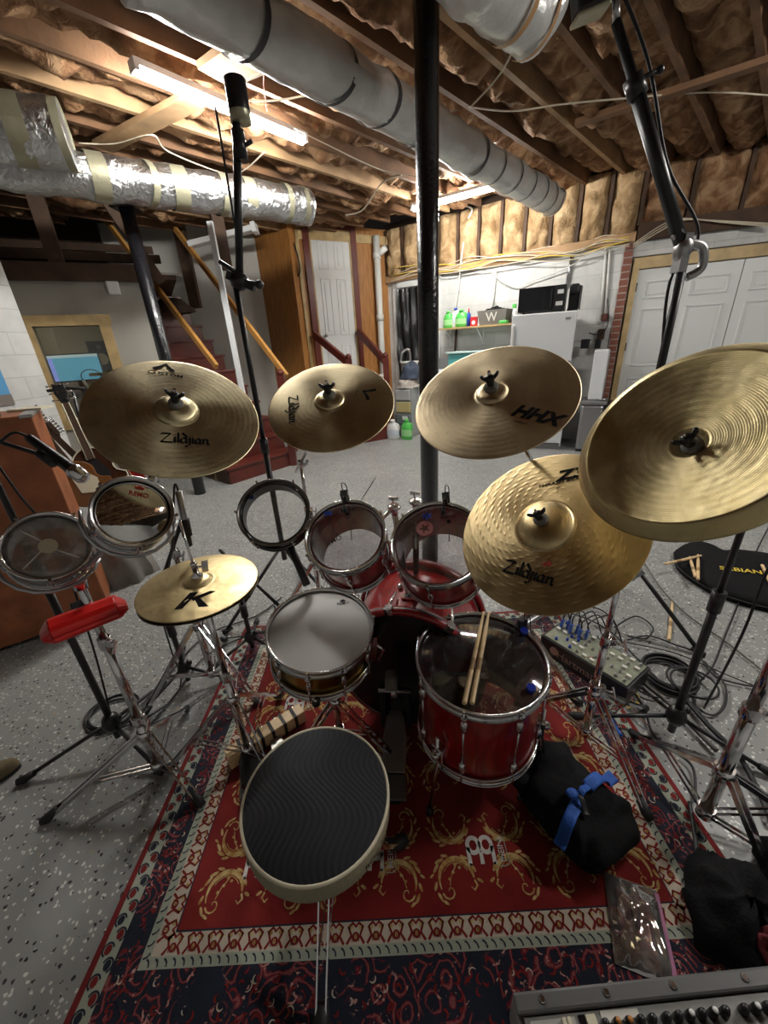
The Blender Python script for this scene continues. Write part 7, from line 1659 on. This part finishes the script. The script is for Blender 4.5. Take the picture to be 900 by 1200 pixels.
for x in (.065, .073): mb = MB(); mb.prism([(x, -.048), (x + .007, -.048), (x + .006, -.032), (x + .001, -.032)], -.0025, .010, Fm); obj('fader_cap', mb, M['piping'], mx)
for x in (.030, .038, .046): mb = MB(); mb.prism([(x, -.088), (x + .004, -.088), (x + .004, -.083), (x, -.083)], -.0025, -.0015, Fm); obj('panel_mark', mb, M['ink'], mx)
mb = MB(); mb.prism([(.094, -.17), (.104, -.17), (.104, -.029), (.094, -.029)], -.004, -.0015, Fm); obj('dark_strip', mb, M['ink'], mx); mb = MB(); mb.prism([(.106, -.17), (.121, -.17), (.121, -.029), (.106, -.029)], -.004, -.0018, Fm); obj('pale_strip', mb, M['piping'], mx)
mb = MB(); mb.prism([(.13, -.040), (.19, -.036), (.19, -.028), (.13, -.027)], -.004, -.003, Fm); obj('masking_tape', mb, M['white_ink'], mx)
capm = [M['black_plastic'], mat('cap_orange', (.5, .2, .04), .4), M['white_plastic']]
for r_ in range(5):
    for k in range(14):
        x = .130 + k * .0185 + (.03 if k > 4 else 0) * 0 + (.004 if k > 4 else 0) + (.012 if k > 10 else 0); y = -.042 - r_ * .028
        if x > ml_ - .02: continue
        mb = MB(); mb.lathe([(0, -.004), (.0068, -.004), (.006, .008), (.0042, .015), (0, .015)], Fm @ Matrix.Translation((x, y, 0)), 12); kn = obj('knob', mb, M['black_plastic'], mx)
        if r_ == 0 and k in (1, 2) or (r_ == 0 and k in (7, 9, 12)) or (r_ > 0 and (k + r_) % 5 == 0):
            mb = MB(); mb.lathe([(0, .0152), (.0042, .0152), (.0035, .017), (0, .0172)], Fm @ Matrix.Translation((x, y, 0)), 10); obj('knob_cap', mb, capm[1] if (r_ == 0 and k < 3) else capm[2], kn)
mt = thing('equipment_table', 'black rack table carrying the mixer at the lower right corner', 'table', loc=Fm @ V3((ml_ / 2, -.18, -MZ)))
mb = MB(); mb.prism([(.0, -.37), (ml_, -.37), (ml_, -.01), (0, -.01)], -.115, -.0905, Fm); obj('tabletop', mb, M['black_metal'], mt)
for x in (.03, ml_ - .03):
    for y in (-.34, -.04): mb = MB(); mb.cyl(Fm @ V3((x, y, -.115)), Fm @ V3((x, y, -MZ + RZ)), .014, n=10); obj('leg', mb, M['black_metal'], mt)
t = thing('ball_lever', 'black round-topped knob rising above the mixer panel', 'knob', loc=Fm @ V3((.30, -.088, 0))); mb = MB(); mb.lathe([(0, -.004), (.012, -.004), (.012, .015), (.024, .022), (.024, .032), (.018, .036), (0, .037)], Fm @ Matrix.Translation((.30, -.088, 0)), 20); obj('knob_body', mb, M['black_plastic'], t)
# black stick bag heap at the right edge
hp_ = at(862, 1085); pile('stick_bag', V3((hp_.x - .0, hp_.y + .0, RZ)), .12, .14, .13, M['cloth_black'], 'black cloth stick bag slumped on the rug corner', 'bag', 11)
hp2 = at(905, 1040); pile('dark_jacket', V3((hp2.x + .07, hp2.y - .01, 0)), .13, .11, .16, M['cloth_black'], 'dark crumpled jacket at the right edge behind the stick bag', 'clothes', 15)
hp3 = at(893, 1110, .1); pile('red_cloth', V3((hp3.x + .03, hp3.y, RZ)), .05, .06, .13, mat('red_cloth', (.14, .015, .02), .85), 'small dark red cloth at the right edge of the stick bag', 'cloth', 3)
for k in range(5):
    a_ = at(862 + 2 * k, 1040 + 4 * k, .06); b_ = at(884, 1043 + 3.5 * k, .07); d_ = (b_ - a_).normalized()
    stick('drumstick', a_ - d_ * .05, b_, .0070, 'pale drumstick end sticking out of the black stick bag', group='drumsticks in the stick bag', tip=False)
# flat black cymbal bag with sticks on it
def flatbag():
    outp = [(790, 652), (800, 645), (815, 641), (832, 646), (845, 652), (862, 652), (890, 655), (915, 662), (940, 690), (925, 718), (895, 716), (855, 705), (825, 692), (800, 675), (791, 663)]
    P = [at(x, y, 0) for x, y in outp]; c_ = sum(P, V3()) / len(P); t = thing('cymbal_bag', 'flat black cymbal bag on the floor at right with scattered sticks on it', 'bag', loc=c_)
    sp2 = smooth_path(P + [P[0]], 4)[:-1]; mb = MB(); n = len(sp2); rings = []
    for s, z in ((1.0, .0), (1.02, .025), (1.0, .05), (.94, .062), (.7, .066), (.35, .068)):
        rings.append([mb.bm.verts.new(c_ + (p - c_) * s + V3((0, 0, z + (.006 * noise.noise(p * 12) if z > .05 else 0)))) for p in sp2])
    for i in range(len(rings) - 1):
        for j in range(n): mb._f([rings[i][j], rings[i][(j + 1) % n], rings[i + 1][(j + 1) % n], rings[i + 1][j]])
    mb._f(rings[-1]); obj('bag_body', mb, M['cloth_black'], t)
    mb = MB(); mb.tube([c_ + (p - c_) * 1.022 + V3((0, 0, .032)) for p in sp2], .004, 6, closed=True); obj('zipper', mb, M['rubber'], t)
    tp_ = at(867, 668, .075); F_ = frame_at(tp_, (0, 0, 1), (at(885, 671, 0) - at(850, 667, 0))); mb = MB(); mb.add_mesh(text_mesh('SABIAN', .065, .2, .015), lambda v: F_ @ v); obj('yellow_lettering', mb, M['yellow'], t, fix=False)
    mb = MB(); a_ = at(905, 668, .07); b_ = at(930, 680, .07); mb.tube(smooth_path([a_, a_.lerp(b_, .5) + V3((0, 0, .04)), b_], 5), .012, 8); obj('carry_handle', mb, M['cloth_black'], t)
flatbag()
for (a_, b_, lb, tip) in (((779, 661), (822, 651), 'drumstick lying half off the flat black bag, pointing left', True), ((815, 676), (808, 652), 'shorter stick leaning left in the pair on the flat black bag', False), ((818, 679), (818, 650), 'upright-looking stick right of the shorter one on the flat black bag', True), ((893, 662), (906, 690), 'drumstick on the flat black bag at the right edge', True)):
    off_ = .012 if 'half off' in lb else 0
    stick('drumstick', at(*a_, .083 + off_), at(*b_, .083 + off_), .009, lb, tip=tip)
stick('drumstick', at(784, 750, .01), at(788, 704, .01), .0085, 'single drumstick lying alone on the grey floor at right')
# electronics box
ea = at(634, 744, .11); eb = at(736, 808, .11); edx = (eb - ea); edx.z = 0; el = edx.length; Fe = frame_at(V3((ea.x, ea.y, 0)), (0, 0, 1), edx); ed = .20; ez = .11
eh = thing('stage_mixer_box', 'long black electronics box with cables plugged in, right of the floor tom', 'mixer', frame=Fe)
mb = MB(); mb.prism([(0, 0), (el, 0), (el, ed), (0, ed)], .01, ez, Fe); obj('chassis', mb, M['black_plastic'], eh, bevel=.005)
mb = MB(); mb.prism([(.012, .012), (el - .012, .012), (el - .012, ed - .012), (.012, ed - .012)], ez, ez + .003, Fe); obj('top_panel', mb, mat('panel_pale', (.25, .27, .20), .4, var=.15, vscale=40), eh)
Ff = frame_at(Fe @ V3((el * .46, -.0015, ez / 2 + .002)), -(Fe.col[1].to_3d()), Fe.col[0].to_3d())
mb = MB(); mb.add_mesh(text_mesh('Hartman', .058, 0, .0), lambda v: Ff @ V3((v.x * .95, v.y, 0))); obj('front_lettering', mb, mat('rose_ink', (.35, .22, .19), .5), eh, fix=False)
mb = MB(); mb.cyl(Fe @ V3((el * .19, -.001, ez * .58)), Fe @ V3((el * .19, -.004, ez * .58)), .021, n=24); obj('round_emblem', mb, mat('rose_disc', (.38, .26, .22), .5), eh)
rnd = random.Random(4)
for i in range(11):
    for j in range(5):
        x = .03 + (el - .06) * i / 10; y = .028 + (ed - .056) * j / 4
        if rnd.random() < .25: continue
        mb = MB()
        if rnd.random() < .45: mb.box(Fe @ V3((x, y, ez + .009)), (.02, .013, .012), Fe.to_3x3()); obj('button', mb, M['white_ink'], eh)
        else: mb.lathe([(0, ez), (.007, ez), (.006, ez + .017), (0, ez + .018)], Fe @ Matrix.Translation((x, y, 0)), 10); obj('knob', mb, M['blue'] if i < 4 else M['chrome_dull'], eh)
for k in range(6):
    x = .03 + k * .024; y = .12 + .02 * (k % 2); p = Fe @ V3((x, y, ez + .004)); t = thing('jack_plug', 'blue and black plug standing in the left end of the electronics box', 'plug', loc=p, group='plugs in the electronics box')
    mb = MB(); mb.beam(p, p + V3((.012, .01, .045)), .012, .02); obj('plug_body', mb, mat('blue_plug', (.06, .14, .5), .4) if 'blue_plug' not in bpy.data.materials else bpy.data.materials['blue_plug'], t, bevel=.002)
    mb = MB(); mb.tube(smooth_path([p + V3((.012, .01, .045)), p + V3((.03, .03, .08)), p + V3((.07 + .02 * k, .09, .05)), p + V3((.12 + .02 * k, .12 - .02 * k, -.09))], 6), .0035, 6); obj('lead', mb, M['cable'], t)
# sheet of music-like trim below the box
# cables on the right
RC = [
 ('black cable looping far right across the grey floor toward the flat bag', [(755, 660), (775, 690), (805, 720), (845, 748), (880, 775), (910, 800)], .0045),
 ('black cable hanging and curling left of the flat black bag', [(905, 610), (885, 650), (868, 700), (850, 745), (836, 780), (820, 800), (815, 825), (835, 838), (850, 825), (848, 800), (825, 775)], .0045),
 ('thick black cable sweeping along the right edge of the rug', [(795, 810), (830, 850), (865, 885), (890, 930), (905, 965)], .010),
 ('black cable running up from the coil to the ride stand', [(735, 750), (760, 745), (790, 755), (815, 765), (835, 790), (860, 800), (905, 808)], .004),
 ('grey braided cable across the rug corner beside the coil', [(745, 790), (760, 805), (785, 825), (810, 850), (840, 880)], .009),
 ('black cable from the box to the far stand hub', [(720, 735), (745, 722), (765, 735), (757, 748), (735, 745)], .004),
 ('black cable below the coil curling over the rug edge', [(735, 800), (755, 830), (765, 860), (790, 880), (812, 900), (815, 940)], .005),
 ('cable lying along the rug edge down to the stick bag', [(808, 940), (815, 985), (820, 1030), (835, 1080), (860, 1125)], .0065),
 ('black cable straight across behind the stands at right', [(730, 752), (790, 765), (850, 790), (905, 812)], .003),
 ('slim black cable from under the ride to the coil', [(640, 712), (680, 722), (715, 740), (745, 770), (770, 795)], .004),
 ('slim black cable parallel to the ride stand foot', [(700, 745), (718, 775), (738, 800), (760, 815), (785, 818)], .004),
 ('black cable looping behind the electronics box', [(650, 722), (675, 710), (705, 715), (722, 735), (712, 752), (690, 745)], .004)]
for i, (lb, l, r_) in enumerate(RC): cable('audio_cable', [at(x, y, r_ + .001 + RZ + .0006 * i) for x, y in l], r_, 'cable' if 'grey' not in lb else mat('braid', (.12, .11, .10), .6), lb)
c_ = at(788, 792); coil('coiled_cable', 'big coil of black cable on the floor right of the ride stand', (c_.x - .02, c_.y, 0), .105, 7, r=.0055, seed=3); c_ = at(800, 800); coil('coiled_cable', 'smaller loose coil of black cable overlapping the big coil', (c_.x, c_.y - .03, .03), .085, 2, r=.005, seed=5)
c_ = at(733, 818); coil('yellow_cable', 'yellow and rose patch cable ring on the rug near the ride stand foot', (c_.x, c_.y, RZ), .045, 2, 'yellow', .003, seed=2)
obj('pink_wire', (lambda m_: (m_.tube(smooth_path([at(690, 770, .12), at(715, 775, .08), at(735, 800, .03), at(745, 835, .02), at(760, 850, .02)], 6), .0035, 6), m_)[1])(MB()), mat('wire_rose', (.30, .14, .12), .5), label='dull rose wire drooping from the electronics box', cat='cable')
cable('blue_ribbon_cable', [at(705, 815, .03), at(712, 835, .02), at(728, 862, .02)], .006, 'strap_blue', 'short blue strap piece by the ride stand legs', 'strap')
cable('microphone_cable', [over(893, 640, mbp) + V3((.05, 0, 0)), over(880, 680, mbp) + V3((.04, 0, 0)), over(850, 750, mbp) + V3((.05, 0, 0)), at(825, 830, .01)], .0045, 'cable', 'cable hanging down beside the straight black stand at right')
cable('black_floor_rod', [at(640, 905, .03), at(625, 930, .02), at(606, 935, .015)], .008, 'black_metal', 'short black rod end between floor tom and black bag', 'rod')
